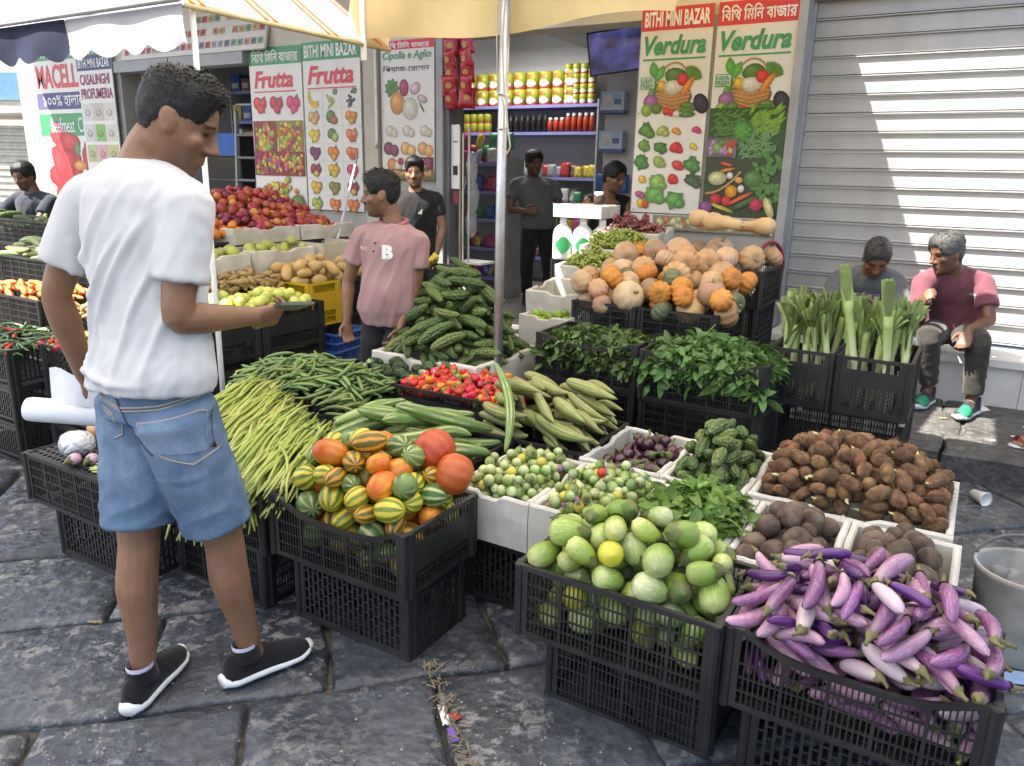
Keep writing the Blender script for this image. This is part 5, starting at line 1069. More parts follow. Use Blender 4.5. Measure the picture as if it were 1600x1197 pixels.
# peg board with packets on the right inside wall
pb = empty('peg_board', (-3.05, 7.35, 1.0), .0, 'white peg board with hanging goods in the shop', 'board'); ob('panel', MB().box(-.38, .5, .05, .08, .0, 1.6).mesh('panel', M_wall_in), pb)
for i in range(3):
    for j in range(5): ob('packet', pme[3], mat4=Matrix.Translation((-2.84 + i * .13, 7.32, 1.2 + j * .21)) @ Matrix.Scale(.85, 4), label='yellow packet hanging on the peg board', cat='packet', group='yellow packets on the peg board')
for z, lb in ((2.08, 'upper blue box on the peg board'), (1.72, 'lower blue box on the peg board')): 
    e = empty('carton', (-3.42, 7.30, z), .1, lb, 'box'); ob('body', MB().box(-.0, .24, -.06, .06, 0, .2).mesh('body', mat('pale blue carton', (.30, .45, .7), (.5, .6, .75), 8, .4)), e); ob('edge', MB().box(-.0, .243, -.063, .063, 0, .03).mesh('edge', pkc[1]), e); ob('print', MB().box(.03, .12, -.0625, -.0605, .06, .17).mesh('print', pkc[2]), e); ob('print', MB().box(.14, .21, -.0625, -.0605, .08, .13).mesh('print', pkc[1]), e)
for i, c in enumerate((1, 3, 1)): ob('packet', pme[c], loc=(-3.38 + i * .11, 7.3, 1.42), label=['blue packet left of the pair below the blue boxes', 'yellow packet below the blue boxes', 'blue packet right of the pair below the blue boxes'][i], cat='packet')
# storeroom: shelves, fridge, ladder
shelf_unit('shelves', -8.3, -7.0, 6.85, 7.2, (1.0, 1.4, 1.75, 2.05, 2.4), 'blue edged shelves of cartons in the storeroom at the left')
for si, z in enumerate((1.0, 1.4, 1.75, 2.05, 2.4)):
    for i in range(7):
        c = int(r5.integers(8)); w_ = r5.uniform(.07, .085); e = empty('carton', (-8.2 + i * .18, 6.92, z + .001), 0, f'{pkn[c]} carton on the {["lowest", "second", "third", "fourth", "top"][si]} storeroom shelf', 'box', f'cartons on storeroom shelf {si + 1}'); ob('body', MB().box(-w_, w_, -.07, .1, 0, r5.uniform(.14, .24)).mesh('body', pkc[c]), e); ob('print', MB().box(-w_ * .7, w_ * .7, -.0725, -.0705, .03, .09).mesh('print', pkc[2 if c != 2 else 0]), e)
fr = empty('drinks_fridge', (-7.85, 6.30, .12), label='dark glass fronted drinks fridge with a blue header in the storeroom', cat='fridge')
ob('body', MB().box(-.36, .30, .02, .4, 0, 1.75).mesh('body', M_black), fr); ob('header', MB().box(-.36, .30, -.01, .018, 1.5, 1.75).mesh('header', mat('blue header', (.03, .12, .42))), fr)
gl = NT('fridge glass'); gl.b.inputs['Alpha'].default_value = .35; MATS['fridge glass'] = gl.fin((.03, .035, .04), .08)
ob('door', MB().box(-.34, .28, -.02, -.005, .06, 1.48).mesh('door', MATS['fridge glass']), fr)
for z in (.35, .65, .95, 1.22): ob('shelf', MB().box(-.34, .28, -.003, .018, z, z + .015).mesh('shelf', M_steel), fr)
ld = empty('step_ladder', (-7.38, 6.18, .12), 0.05, 'grey folding step ladder leaning in the storeroom', 'ladder')
for x in (-.16, .16): ob('rail', MB().box(x - .012, x + .012, -.02, .03, 0, 2.0, M=Matrix.Rotation(-.06, 4, 'X')).mesh('rail', M_steel), ld)
for k in range(7): ob('step', MB().box(-.147, .147, -.03 , .05, .22 + k * .25, .245 + k * .25, M=Matrix.Rotation(-.06, 4, 'X')).mesh('step', M_dsteel), ld)
ob('top', MB().tube([(-.16, .1, 1.99), (-.13, .11, 2.06), (.13, .11, 2.06), (.16, .1, 1.99)], .014, 8).mesh('top', M_steel, True), ld)
# notices on the grey door reveal
e = empty('notice', (-4.195, 5.84, 1.35), R_(0), 'white printed notice on the door frame', 'notice'); ob('sheet', MB().box(.0, .09, -.002, 0, .0, .55).mesh('sheet', M_white), e); ob('print', MB().box(.02, .07, -.0035, -.0022, .12, .2).mesh('print', M_black), e); ob('print', MB().box(.02, .07, -.0035, -.0022, .4, .41).mesh('print', M_black), e)
ob('notice_card', MB().box(0, .05, -.003, 0, 0, .11).mesh('notice_card', mat('red card', (.3, .03, .06))), loc=(-4.17, 5.838, 1.22), label='small dark red card under the white notice', cat='card')
# ================================================================== CRATES AND BOXES
M_crate = mat('black crate plastic', (.011, .011, .012), (.022, .0215, .021), 7, .42, .12, 70, spec=.5, rand=.3)
M_foam = mat('white foam', (.62, .60, .55), (.47, .44, .38), 7, .8, .25, 120, rand=.08)
M_ycr = mat('yellow crate plastic', (.55, .36, .01), (.48, .30, .01), 5, .45); M_bcr = mat('blue basket plastic', (.03, .10, .38), (.025, .08, .32), 5, .4)
_CR = {}
def lattice(L, H, style, dip=0.):
    """side wall of a crate in (x,z), x from -L/2..L/2, z 0..H; list of boxes (x0,x1,z0,z1,thick)"""
    b = []; e = .04; top = lambda x: H - dip * max(0, 1 - (abs(x) / (L * .40)) ** 4)
    bar = lambda x0, x1, z0, z1, t=.004: b.append((x0, x1, z0, z1, t))
    bar(-L / 2, -L / 2 + e, .0, H, .007); bar(L / 2 - e, L / 2, .0, H, .007)
    x0, x1 = -L / 2 + e, L / 2 - e
    if style == 'fine':
        bar(x0, x1, 0, .016, .008)
        n = int((x1 - x0) / .0125)
        for i in range(1, n):
            x = x0 + (x1 - x0) * i / n; thick = i % 8 == 0
            bar(x - (.0045 if thick else .0019), x + (.0045 if thick else .0019), .016, top(x) - .004, .006 if thick else .003)
        for z in np.arange(.05, H - dip - .02, .038): bar(x0, x1, z - .0024, z + .0024, .0045)
    elif style == 'slot':
        bar(x0, x1, 0, .012, .008); bar(x0, x1, .03, .045, .008); bar(x0, x1, H - .022, H - .004, .006)
        n = int((x1 - x0) / .021)
        for i in range(n + 1):
            x = x0 + (x1 - x0) * i / n; bar(x - .0042, x + .0042, .045, H - .02, .004)
            for k in range(6):
                z = .06 + k * .036 + (.018 if i % 2 else 0)
                if i < n and z < H - .03: bar(x, x + (x1 - x0) / n, z - .003, z + .003, .003)
    elif style == 'solid':                                       # end wall: solid label panel over a mesh
        zb = H * .34; bar(x0, x1, 0, .014, .007); bar(x0, x1, zb, H * .78, .004)
        n = int((x1 - x0) / .014)
        for i in range(1, n):
            x = x0 + (x1 - x0) * i / n; bar(x - .002, x + .002, .014, zb, .003); bar(x - .002, x + .002, H * .78, H - .004, .003)
        bar(x0, x1, .055, .06, .004)
    elif style == 'leek':
        n = 4; w = (x1 - x0) / n; bar(x0, x1, 0, .012, .007); bar(x0, x1, H * .49, H * .79, .004); bar(x0, x1, .012, H * .13, .004)
        for i in range(n):
            a = x0 + w * i; bar(a, a + w * .14, .012, H - .003, .005); bar(a + w * .86, a + w, .012, H - .003, .005)
            for j in range(1, 4): x = a + w * (.14 + .72 * j / 4); bar(x - .003, x + .003, H * .13, H * .49, .003)
            for j in range(4):
                for k in range(6):
                    x = a + w * (.14 + .72 * j / 4); z = H * .13 + (k + (.5 if j % 2 else 0)) * H * .062
                    if z < H * .48: bar(x, x + w * .18, z - .002, z + .002, .003)
    return b, top
def wall_mesh(L, H, style, dip, m, rim=True):
    k = ('w', round(L, 3), round(H, 3), style, dip, m.name)
    if k in _CR: return _CR[k]
    mb = MB(); bs, top = lattice(L, H, style, dip)
    for x0, x1, z0, z1, t in bs:
        if style in ('fine',) and z1 > H - .006: pass
        mb.box(x0, x1, -t / 2, t / 2, z0, z1)
    for s_ in (-1, 1):                                           # corner post bulge
        xc = s_ * (L / 2 - .012); mb.tube([(xc, 0, 0), (xc, 0, H)], .013, 8)
    if rim:
        n = 14; xs = np.linspace(-L / 2, L / 2, n)
        for i in range(n - 1):
            a, b = xs[i], xs[i + 1]; za, zb = top(a), top(b)
            V = [(a, -.007, za - .014), (b, -.007, zb - .014), (b, .007, zb - .014), (a, .007, za - .014), (a, -.007, za + .001), (b, -.007, zb + .001), (b, .007, zb + .001), (a, .007, za + .001)]
            mb.add(V, [(0, 3, 2, 1), (4, 5, 6, 7), (0, 1, 5, 4), (1, 2, 6, 5), (2, 3, 7, 6), (3, 0, 4, 7)])
    _CR[k] = mb.mesh('side_panel', m, False); return _CR[k]
def floor_mesh(L, Wd, m, z=.004):
    k = ('f', round(L, 3), round(Wd, 3), m.name)
    if k in _CR: return _CR[k]
    mb = MB()
    for i in range(int(L / .03) + 1): x = -L / 2 + i * .03; mb.box(x, min(x + .014, L / 2), -Wd / 2, Wd / 2, z, z + .005)
    for i in range(int(Wd / .03) + 1): y = -Wd / 2 + i * .03; mb.box(-L / 2, L / 2, y, min(y + .012, Wd / 2), z - .001, z + .0065)
    _CR[k] = mb.mesh('base', m, False); return _CR[k]
def crate(u0, u1, v0, v1, z0, z1, label, long_style='fine', end_style='solid', dip=0., rz=0., m=None, group=None, flip=False, name='crate', tilt=0.):
    m = m or M_crate; L, Wd, H = u1 - u0, v1 - v0, z1 - z0
    M = Matrix.Translation(((u0 + u1) / 2, (v0 + v1) / 2, z0)) @ Matrix.Rotation(rz, 4, 'Z') @ Matrix.Rotation(tilt, 4, 'X')
    if flip: M = M @ Matrix.Translation((0, 0, H)) @ Matrix.Rotation(math.pi, 4, 'X')
    e = empty(name, mat4=M, label=label, cat='crate' if name == 'crate' else 'basket', group=group)
    fl = 1
    a = wall_mesh(L, H, long_style, dip, m); b = wall_mesh(Wd - .03, H, end_style, 0., m)
    ob('side_panel', a, e, loc=(0, -Wd / 2 + .007, 0)); ob('side_panel', a, e, loc=(0, Wd / 2 - .007, 0))
    ob('end_panel', b, e, loc=(-L / 2 + .007, 0, 0), rot=(0, 0, R_(90))); ob('end_panel', b, e, loc=(L / 2 - .007, 0, 0), rot=(0, 0, R_(90)))
    ob('base', floor_mesh(L - .02, Wd - .02, m), e)
    return e, M
def foam_box(u0, u1, v0, v1, z0, z1, label, t=.022, tilt=0., rz=0., group=None, notch=True, mark=False):
    L, Wd, H = u1 - u0, v1 - v0, z1 - z0
    M = Matrix.Translation(((u0 + u1) / 2, (v0 + v1) / 2, z0)) @ Matrix.Rotation(rz, 4, 'Z') @ Matrix.Rotation(tilt, 4, 'X')
    e = empty('foam_box', mat4=M, label=label, cat='box', group=group); r = np.random.default_rng(int(abs(u0 * 1000) + abs(v0 * 777)))
    def wall(L_, nm):
        n = 16; xs = np.linspace(-L_ / 2, L_ / 2, n); V, F = [], []
        for i, x in enumerate(xs):
            nt_ = .018 * (smoothstep(.12, .16, abs(x) / L_) - 1) if notch else 0
            zt = H + nt_ + r.uniform(-.002, .002); o = t / 2
            V += [(x, -o, 0), (x, -o - .003, zt * .6), (x, -o, zt - .006), (x, -o + .006, zt), (x, o - .006, zt), (x, o, zt - .006), (x, o, 0)]
        k = 7
        F = [(i * k + j, i * k + j + 1, (i + 1) * k + j + 1, (i + 1) * k + j) for i in range(n - 1) for j in range(k - 1)]
        F += [tuple(range(k)), tuple((n - 1) * k + j for j in range(k - 1, -1, -1))]
        return mk(nm, V, [f[::-1] for f in F], M_foam, False)
    a, b = wall(L, 'side_wall'), wall(Wd - 2 * t - .001, 'end_wall')
    ob('side_wall', a, e, loc=(0, -Wd / 2 + t / 2, 0)); ob('side_wall', a, e, loc=(0, Wd / 2 - t / 2, 0))
    ob('end_wall', b, e, loc=(-L / 2 + t / 2, 0, 0), rot=(0, 0, R_(90))); ob('end_wall', b, e, loc=(L / 2 - t / 2, 0, 0), rot=(0, 0, R_(90)))
    ob('base', MB().box(-L / 2 + t, L / 2 - t, -Wd / 2 + t, Wd / 2 - t, .001, t).mesh('base', M_foam), e)
    return e, M

# ------------------------------------------------------------------ heaping
def heap(rect, floor, top, items, n, seed, M=None, wall=None, K=14, yaw=(0, 6.283), sink=.12, maxtilt=.75, res=.007, inset=.0):
    """drop items one after the other on a height map; items: list of (L, r); returns [(index, Matrix)]
    rect x0,x1,y0,y1 local; floor(x,y) start height; top(x,y) highest allowed item top"""
    r = np.random.default_rng(seed); x0, x1, y0, y1 = rect; pad = .12
    nx, ny = int((x1 - x0 + 2 * pad) / res) + 1, int((y1 - y0 + 2 * pad) / res) + 1
    gx = x0 - pad + np.arange(nx) * res; gy = y0 - pad + np.arange(ny) * res
    GX, GY = np.meshgrid(gx, gy, indexing='ij'); Hm = floor(GX, GY) + np.zeros_like(GX)
    if wall is not None:
        outx = np.maximum(np.maximum(x0 - GX, GX - x1), np.maximum(y0 - GY, GY - y1))
        Hm = np.where(outx > 0, np.maximum(Hm, wall), Hm)
    out = []; fails = 0
    offs = [(0, 0)] + [(math.cos(a) * .7, math.sin(a) * .7) for a in np.arange(6) * math.pi / 3]
    O = np.array(offs); lift = np.sqrt(1 - (O ** 2).sum(1))
    while len(out) < n and fails < 25:
        idx = int(r.integers(len(items))); L, rad = items[idx][:2]
        m = 1 if L < 2.2 * rad else min(7, int(L / rad) + 1)
        yw = r.uniform(yaw[0], yaw[1], K); ins = rad * .6 + inset
        hl = max(L / 2 - rad, 0)
        cx = r.uniform(x0 + ins, x1 - ins, K) if x1 - x0 > 2 * ins else np.full(K, (x0 + x1) / 2)
        cy = r.uniform(y0 + ins, y1 - ins, K) if y1 - y0 > 2 * ins else np.full(K, (y0 + y1) / 2)
        ts = np.linspace(-hl, hl, m) if m > 1 else np.zeros(1)
        # pull long items inside
        ex, ey = np.abs(np.cos(yw)) * hl * .8, np.abs(np.sin(yw)) * hl * .8
        cx = np.clip(cx, np.minimum(x0 + ex, (x0 + x1) / 2), np.maximum(x1 - ex, (x0 + x1) / 2)); cy = np.clip(cy, np.minimum(y0 + ey, (y0 + y1) / 2), np.maximum(y1 - ey, (y0 + y1) / 2))
        X = cx[:, None] + np.cos(yw)[:, None] * ts; Y = cy[:, None] + np.sin(yw)[:, None] * ts
        I = np.clip(((X[..., None] + O[:, 0] * rad - gx[0]) / res).astype(int), 0, nx - 1); J = np.clip(((Y[..., None] + O[:, 1] * rad - gy[0]) / res).astype(int), 0, ny - 1)
        h = (Hm[I, J] + lift * rad).max(-1)                     # K,m centre height needed
        if m > 1:
            za, zb = h[:, 0], h[:, -1]; d = np.clip(zb - za, -2 * hl * maxtilt, 2 * hl * maxtilt); mid = (za + zb) / 2
            line = mid[:, None] + d[:, None] * (ts / (2 * hl))[None]
            off = (h - line).max(1); zc = mid + off; slope = d / (2 * hl)
        else: zc = h[:, 0]; slope = np.zeros(K)
        zc = zc - sink * rad
        ok = zc + rad * .6 <= top(cx, cy)
        if not ok.any(): fails += 1; continue
        fails = 0
        sc = np.where(ok, zc + r.uniform(0, rad * .5, K), 1e9); k = int(sc.argmin())
        zt = zc[k] + slope[k] * ts
        fine = np.linspace(-hl, hl, max(1, int(2 * hl / (rad * .5)) + 1)) if m > 1 else np.zeros(1)
        for t in fine:
            px, py, pz = cx[k] + math.cos(yw[k]) * t, cy[k] + math.sin(yw[k]) * t, zc[k] + slope[k] * t
            i0, i1 = max(0, int((px - rad - gx[0]) / res)), min(nx, int((px + rad - gx[0]) / res) + 2); j0, j1 = max(0, int((py - rad - gy[0]) / res)), min(ny, int((py + rad - gy[0]) / res) + 2)
            dd = rad * rad - (GX[i0:i1, j0:j1] - px) ** 2 - (GY[i0:i1, j0:j1] - py) ** 2
            Hm[i0:i1, j0:j1] = np.where(dd > 0, np.maximum(Hm[i0:i1, j0:j1], pz + np.sqrt(np.maximum(dd, 0))), Hm[i0:i1, j0:j1])
        if m > 1 or L > 0:
            ax = Vector((math.cos(yw[k]), math.sin(yw[k]), slope[k])).normalized()
            q = ax.to_track_quat('X', 'Z').to_matrix().to_4x4() @ Matrix.Rotation(r.uniform(0, 6.283), 4, 'X')
        else:
            q = Euler((r.uniform(0, 6.28), r.uniform(0, 6.28), r.uniform(0, 6.28))).to_matrix().to_4x4()
        T = Matrix.Translation((cx[k], cy[k], zc[k])) @ q
        out.append((idx, M @ T if M is not None else T))
    return out

def mound(rect, z0, h, p=2.0, kx=1., ky=1.):
    cx, cy = (rect[0] + rect[1]) / 2, (rect[2] + rect[3]) / 2; wx, wy = (rect[1] - rect[0]) / 2, (rect[3] - rect[2]) / 2
    return lambda x, y: z0 + h * np.clip(1 - kx * np.abs((x - cx) / wx) ** p * .75 - ky * np.abs((y - cy) / wy) ** p * .75, -.3, 1)
# ================================================================== PRODUCE
def alongX(V): V = np.asarray(V); return np.stack([V[:, 2], V[:, 0], V[:, 1]], 1)

def stripe_mat(name, cA, cB, n, cC=None, sharp=.12, wob=1.2, rough=.35, bias=0., mott=.25, rand=.25, hue=.02, spec=.45, dash=0., attr=False, warts=0.):
    t = NT(name); co = t.coord('Object'); cr = t.coord('Object', True)
    if attr: an_ = t.n('ShaderNodeAttribute', attribute_name='st'); x = t.xyz(an_.outputs['Vector']); ang = t.math('ARCTAN2', x[1], x[0])
    else: x = t.xyz(co); ang = t.math('ARCTAN2', x[2], x[1]); nz = t.noise(cr, 22, 3)
    nz = t.noise(cr, 22, 3)
    s_ = t.math('SINE', t.math('ADD', t.math('MULTIPLY', ang, float(n)), t.math('MULTIPLY', t.math('SUBTRACT', nz, .5), wob * 2)))
    s_ = t.math('ADD', s_, bias)
    if dash: s_ = t.math('ADD', s_, t.math('MULTIPLY', t.math('SUBTRACT', t.noise(cr, 60, 3), .5), dash))
    f = t.math('ADD', t.math('MULTIPLY', s_, .5), .5)
    f = t.ramp(f, [(max(0, .5 - sharp), 0.), (min(1, .5 + sharp), 1.)])
    col = t.mix(f, cA, cB)
    if cC: col = t.mix(t.ramp(t.noise(cr, 9, 3), [(.42, 0.), (.62, 1.)]), col, cC)
    col = t.mix(mott, col, t.ramp(t.noise(cr, 45, 4), [(.3, .55), (.7, 1.2)]), 'MULTIPLY')
    r = t.rnd(); r2 = t.math('FRACT', t.math('MULTIPLY', r, 17.3))
    col = t.hsv(col, t.math('ADD', .5 - hue / 2, t.math('MULTIPLY', r2, hue)), 1., t.math('ADD', 1 - rand / 2, t.math('MULTIPLY', r, rand)))
    if warts: vo = t.voro(cr, 95); col = t.mix(.55, col, t.ramp(vo, [(.1, 1.25), (.6, .45)]), 'MULTIPLY'); t.bump(t.math('SUBTRACT', 1., vo), warts, .008)
    else: t.bump(t.noise(cr, 120, 2), .08, .002)
    return t.fin(col, rough, spec)

def axial_mat(name, stops, L, streak=0., scol=(.7, .75, .6), rough=.3, rand=.2, hue=.02, nstreak=16, sfrom=.5, spec=.5, blotch=0., bcol=(.2, .12, .05)):
    """colour along the X axis (blossom end -L/2 .. stem end L/2), optional pale streaks at the blossom end"""
    t = NT(name); co = t.coord('Object'); cr = t.coord('Object', True); x = t.xyz(co)
    nz = t.noise(cr, 14, 3); f = t.math('ADD', t.math('DIVIDE', x[0], L), .5); f = t.math('ADD', f, t.math('MULTIPLY', t.math('SUBTRACT', nz, .5), .35))
    col = t.ramp(f, stops)
    if streak:
        ang = t.math('ARCTAN2', x[2], x[1]); cn_ = t.n('ShaderNodeCombineXYZ'); t.l(t.math('MULTIPLY', t.math('SINE', ang), nstreak * .35), cn_.inputs[0]); t.l(t.math('MULTIPLY', t.math('COSINE', ang), nstreak * .35), cn_.inputs[1]); t.l(t.math('MULTIPLY', x[0], 26.), cn_.inputs[2])
        n2 = t.noise(cn_.outputs[0], 2.2, 4, .6); fall = t.ramp(f, [(0., 1.), (sfrom, .45), (min(1, sfrom + .3), 0.)])
        m = t.math('MULTIPLY', t.ramp(n2, [(.50, 0.), (.60, 1.)]), fall); col = t.mix(t.math('MULTIPLY', m, streak), col, scol)
    if blotch: col = t.mix(t.math('MULTIPLY', t.ramp(t.noise(cr, 30, 3), [(.58, 0.), (.68, 1.)]), blotch), col, bcol)
    r = t.rnd(); r2 = t.math('FRACT', t.math('MULTIPLY', r, 11.3))
    col = t.hsv(col, t.math('ADD', .5 - hue / 2, t.math('MULTIPLY', r2, hue)), 1., t.math('ADD', 1 - rand / 2, t.math('MULTIPLY', r, rand)))
    t.bump(t.noise(cr, 90, 2), .05, .002)
    return t.fin(col, t.math('ADD', rough - .05, t.math('MULTIPLY', t.noise(cr, 40, 2), .15)), spec)

def melon_me(L, r, mm, ribs=9, amp=.02, seed=0, n=22, m=13, pw=.85, dim=0.):
    pr = ell_prof(r, L / 2, m, pw=pw)
    if dim: pr[-1, 1] -= dim; pr[-2, 1] -= dim * .3
    V, F = revolve(pr, n, lambda A, T, Rr, Zz: (Rr * (1 + amp * np.cos(A * ribs)), Zz))
    V = V * (1 + .03 * vnoise(V, 12, seed))[:, None]
    return mk('melon', alongX(V), F, mm)

def egg_me(name, L, r, mm, seed, bend=0., n=16, m=14, fat=.25, tip=.5):
    """egg shape, fat end at -X (blossom), narrow at +X (stem)"""
    t = np.linspace(0, 1, m); z = -L / 2 + L * t
    rr = r * np.sin(np.clip(t, 0, 1) ** (1 - fat) * math.pi) ** tip; rr = np.maximum(rr, 1e-4)
    V, F = revolve(np.stack([rr, z], 1), n); V = alongX(V)
    V[:, 1] += bend * (1 - (2 * V[:, 0] / L) ** 2) * L; V = V * (1 + .025 * vnoise(V, 14, seed))[:, None]
    return mk(name, V, F, mm)

def calyx_me(L, r, mm, seed, bend=0., stem=.03, lobes=5):
    V, F = revolve([(r * .66, L / 2 - r * .34), (r * .42, L / 2 - r * .05), (.0065, L / 2 + .005), (.0042, L / 2 + stem * .5), (.005, L / 2 + stem), (.0001, L / 2 + stem + .001)], 15,
                   lambda A, T, Rr, Zz: (Rr * 1.04 + np.where(T < .1, r * .16 * (np.cos(A * lobes) * .5 + .5), 0), Zz - np.where(T < .1, (r * .40) * (np.cos(A * lobes) * .5 + .5), 0)))
    V = alongX(V); b0 = bend * (1 - (2 * np.clip(V[:, 0], -L / 2, L / 2) / L) ** 2) * L; V[:, 1] += b0 + np.where(V[:, 0] > L / 2, (V[:, 0] - L / 2) * math.sin(seed * 2.1) * .8, 0)
    return mk('calyx', V, F, mm)

def scatter(name, cat, group, variants, rect, floor, top, n, seed, M=None, wall=None, scales=(.86, 1., 1.12), **kw):
    its = []
    for v in variants:
        for s_ in scales: its.append((v[1] * s_, v[2] * s_, v, s_))
    res = heap(rect, floor, top, its, n, seed, M, wall, **kw); out = []
    for i, T in res:
        v, s_ = its[i][2], its[i][3]
        o = ob(name, v[0], mat4=T @ Matrix.Scale(s_, 4), label=v[3], cat=cat, group=group)
        if len(v) > 4:
            for cn_, cm in v[4]: ob(cn_, cm, o)
        out.append(o)
    return out
flat = lambda z: (lambda x, y: z + 0 * x)

G_cal = mat('green calyx', (.065, .12, .022), (.15, .13, .05), 30, .7, .2, 80, rand=.3); B_cal = mat('dry calyx', (.20, .15, .07), (.12, .13, .045), 40, .8, .2, 80, rand=.4)

# ---- front row crates -------------------------------------------------
crate(-1.845, -1.345, 1.65, 1.96, 0, .245, 'black slotted crate standing upside down under the crate of striped melons', 'slot', 'slot', flip=True)
cM, MM = crate(-1.895, -1.315, 1.60, 1.985, .247, .462, 'black mesh crate heaped with orange and striped melons', 'fine', 'solid', dip=.05)
crate(-.915, -.415, 1.75, 2.06, 0, .235, 'black crate on the ground under the crate of green eggplants', 'fine', 'fine', flip=True)
cE, ME = crate(-.975, -.395, 1.66, 2.02, .237, .455, 'black mesh crate full of round green eggplants', 'fine', 'fine')
crate(-.345, .155, 1.76, 2.07, 0, .235, 'black slotted crate on the ground under the purple eggplants', 'slot', 'slot', flip=True)
cP, MP = crate(-.39, .185, 1.68, 2.05, .237, .455, 'black mesh crate overflowing with long purple eggplants', 'fine', 'fine', dip=.045)

mg = stripe_mat('green striped melon', (.06, .13, .035), (.42, .45, .17), 8, (.17, .25, .07), .22, 1.6, bias=-.45)
mo = stripe_mat('orange melon', (.66, .17, .012), (.72, .28, .025), 9, (.60, .12, .012), .4, 1.5, mott=.2)
md = stripe_mat('dark striped orange melon', (.12, .10, .02), (.62, .27, .02), 7, None, .16, 1.6, bias=-.2, dash=.8)
my = stripe_mat('yellow striped melon', (.15, .22, .03), (.68, .52, .05), 8, None, .2, 1.4, bias=.1)
mol = stripe_mat('olive melon', (.10, .12, .03), (.20, .19, .05), 8, (.36, .2, .03), .3, 1.5)
lm = lambda c: f'{c} in the front crate'
var = []
for i, (mm, lb, L, r) in enumerate([(mg, lm('green melon with pale stripes'), .125, .056), (mg, lm('green melon with pale stripes'), .12, .050), (mg, lm('green melon with pale stripes'), .11, .054), (mo, lm('plain orange melon'), .135, .052), (mo, lm('plain orange melon'), .12, .050), (md, lm('orange melon with dark dashed stripes'), .15, .047), (md, lm('orange melon with dark dashed stripes'), .13, .050), (my, lm('yellow melon with green stripes'), .13, .054), (mol, lm('olive mottled melon'), .13, .048)]):
    var.append((melon_me(L, r, mm, 8, .018, i), L, r, lb))
rect = (-.26, .26, -.165, .165)
scatter('melon', 'melon', 'melons in the front crate', var, rect, flat(.03), mound(rect, .225, .21, 2.6), 170, 5, MM, wall=.20, scales=(.64, .76, .88), maxtilt=.5)
rp = stripe_mat('red orange squash', (.45, .08, .02), (.52, .11, .025), 11, None, .5, .8, mott=.2)
big = melon_me(.15, .085, rp, 10, .03, 3, 30, pw=.7, dim=.01)
for i, (x, y, z, s_) in enumerate([(.155, .13, .36, .85), (.255, .10, .31, .8)]):
    ob('squash', big, mat4=MM @ Matrix.Translation((x, y, z)) @ Euler((.5 + i, .4, .7 * i)).to_matrix().to_4x4() @ Matrix.Scale(s_, 4), label=['large red orange squash on top of the melon heap', 'red orange squash leaning on the crate corner behind the melons'][i], cat='squash')

ge = axial_mat('green eggplant skin', [(0., (.40, .43, .15)), (.3, (.23, .32, .05)), (1., (.17, .27, .03))], .11, .6, (.52, .57, .28), .3, .45, .035, 18, .5)
ge2 = axial_mat('pale eggplant skin', [(0., (.46, .47, .25)), (.5, (.27, .34, .10)), (1., (.18, .27, .05))], .11, .6, (.62, .66, .48), .3, .2, .02, 14, .7)
gy = axial_mat('yellowing eggplant skin', [(0., (.55, .48, .03)), (.6, (.45, .46, .03)), (1., (.25, .36, .03))], .11, .2, (.6, .6, .3), .3)
var = []
for i, (mm, L, r, b, lb) in enumerate([(ge, .122, .042, .0, 'green'), (ge, .112, .037, .02, 'green'), (ge, .130, .038, .03, 'green'), (ge2, .11, .040, .0, 'whitish'), (ge, .118, .042, .0, 'green'), (gy, .11, .036, .0, 'yellowing')]):
    lab = {'green': 'glossy green streaked eggplant in the front crate', 'whitish': 'whitish streaked eggplant in the front crate', 'yellowing': 'yellowing eggplant among the green ones in the front crate'}[lb]
    var.append((egg_me('green_eggplant', L, r, mm, i, b), L * .98, r, lab, [('calyx', calyx_me(L, r, G_cal, i, b, .016))]))
var = var[:5] * 3 + [var[5]]
rect = (-.262, .262, -.155, .155)
scatter('green_eggplant', 'eggplant', 'green eggplants in the front crate', var, rect, flat(.03), mound(rect, .235, .15, 3.0), 220, 11, ME, wall=.21, scales=(.74, .86, .98), maxtilt=.55)

pv = axial_mat('violet eggplant skin', [(0., (.21, .075, .19)), (.6, (.19, .055, .17)), (1., (.34, .20, .27))], .18, .35, (.5, .36, .46), .26, .5, .02, 8, .9)
pl = axial_mat('lilac eggplant skin', [(0., (.40, .22, .32)), (.6, (.34, .16, .27)), (1., (.50, .38, .39))], .18, .5, (.58, .45, .50), .3, .3, .02, 8, .9)
pd = axial_mat('dark violet eggplant skin', [(0., (.09, .02, .13)), (.7, (.07, .015, .11)), (1., (.16, .06, .2))], .18, .1, (.4, .2, .4), .22, .5, .02)
pw_ = axial_mat('white violet eggplant skin', [(0., (.55, .44, .46)), (.6, (.50, .38, .42)), (1., (.50, .45, .34))], .18, .5, (.42, .24, .36), .35, .1, .02)
var = []
for i, (mm, L, r, b, lb) in enumerate([(pv, .165, .019, .08, 'violet'), (pl, .16, .020, .10, 'lilac'), (pl, .18, .0195, -.05, 'lilac'), (pv, .13, .018, .04, 'violet'), (pd, .13, .0165, .06, 'dark violet'), (pw_, .12, .020, .03, 'pale pinkish white'), (pl, .14, .019, .12, 'lilac'), (pv, .15, .018, .1, 'violet'), (pd, .12, .016, .02, 'dark violet')]):
    var.append((egg_me('purple_eggplant', L, r, mm, i + 20, b, 14, 16, .12, .42), L, r, f'{lb} long eggplant in the front right crate', [('calyx', calyx_me(L, r, B_cal, i, b, .02))]))
rect = (-.275, .28, -.17, .17)
scatter('purple_eggplant', 'eggplant', 'long purple eggplants in the front right crate', var, rect, flat(.05), mound(rect, .24, .14, 3.0), 298, 21, MP, wall=.21, scales=(.82, .92, 1.02), maxtilt=.35, K=10)

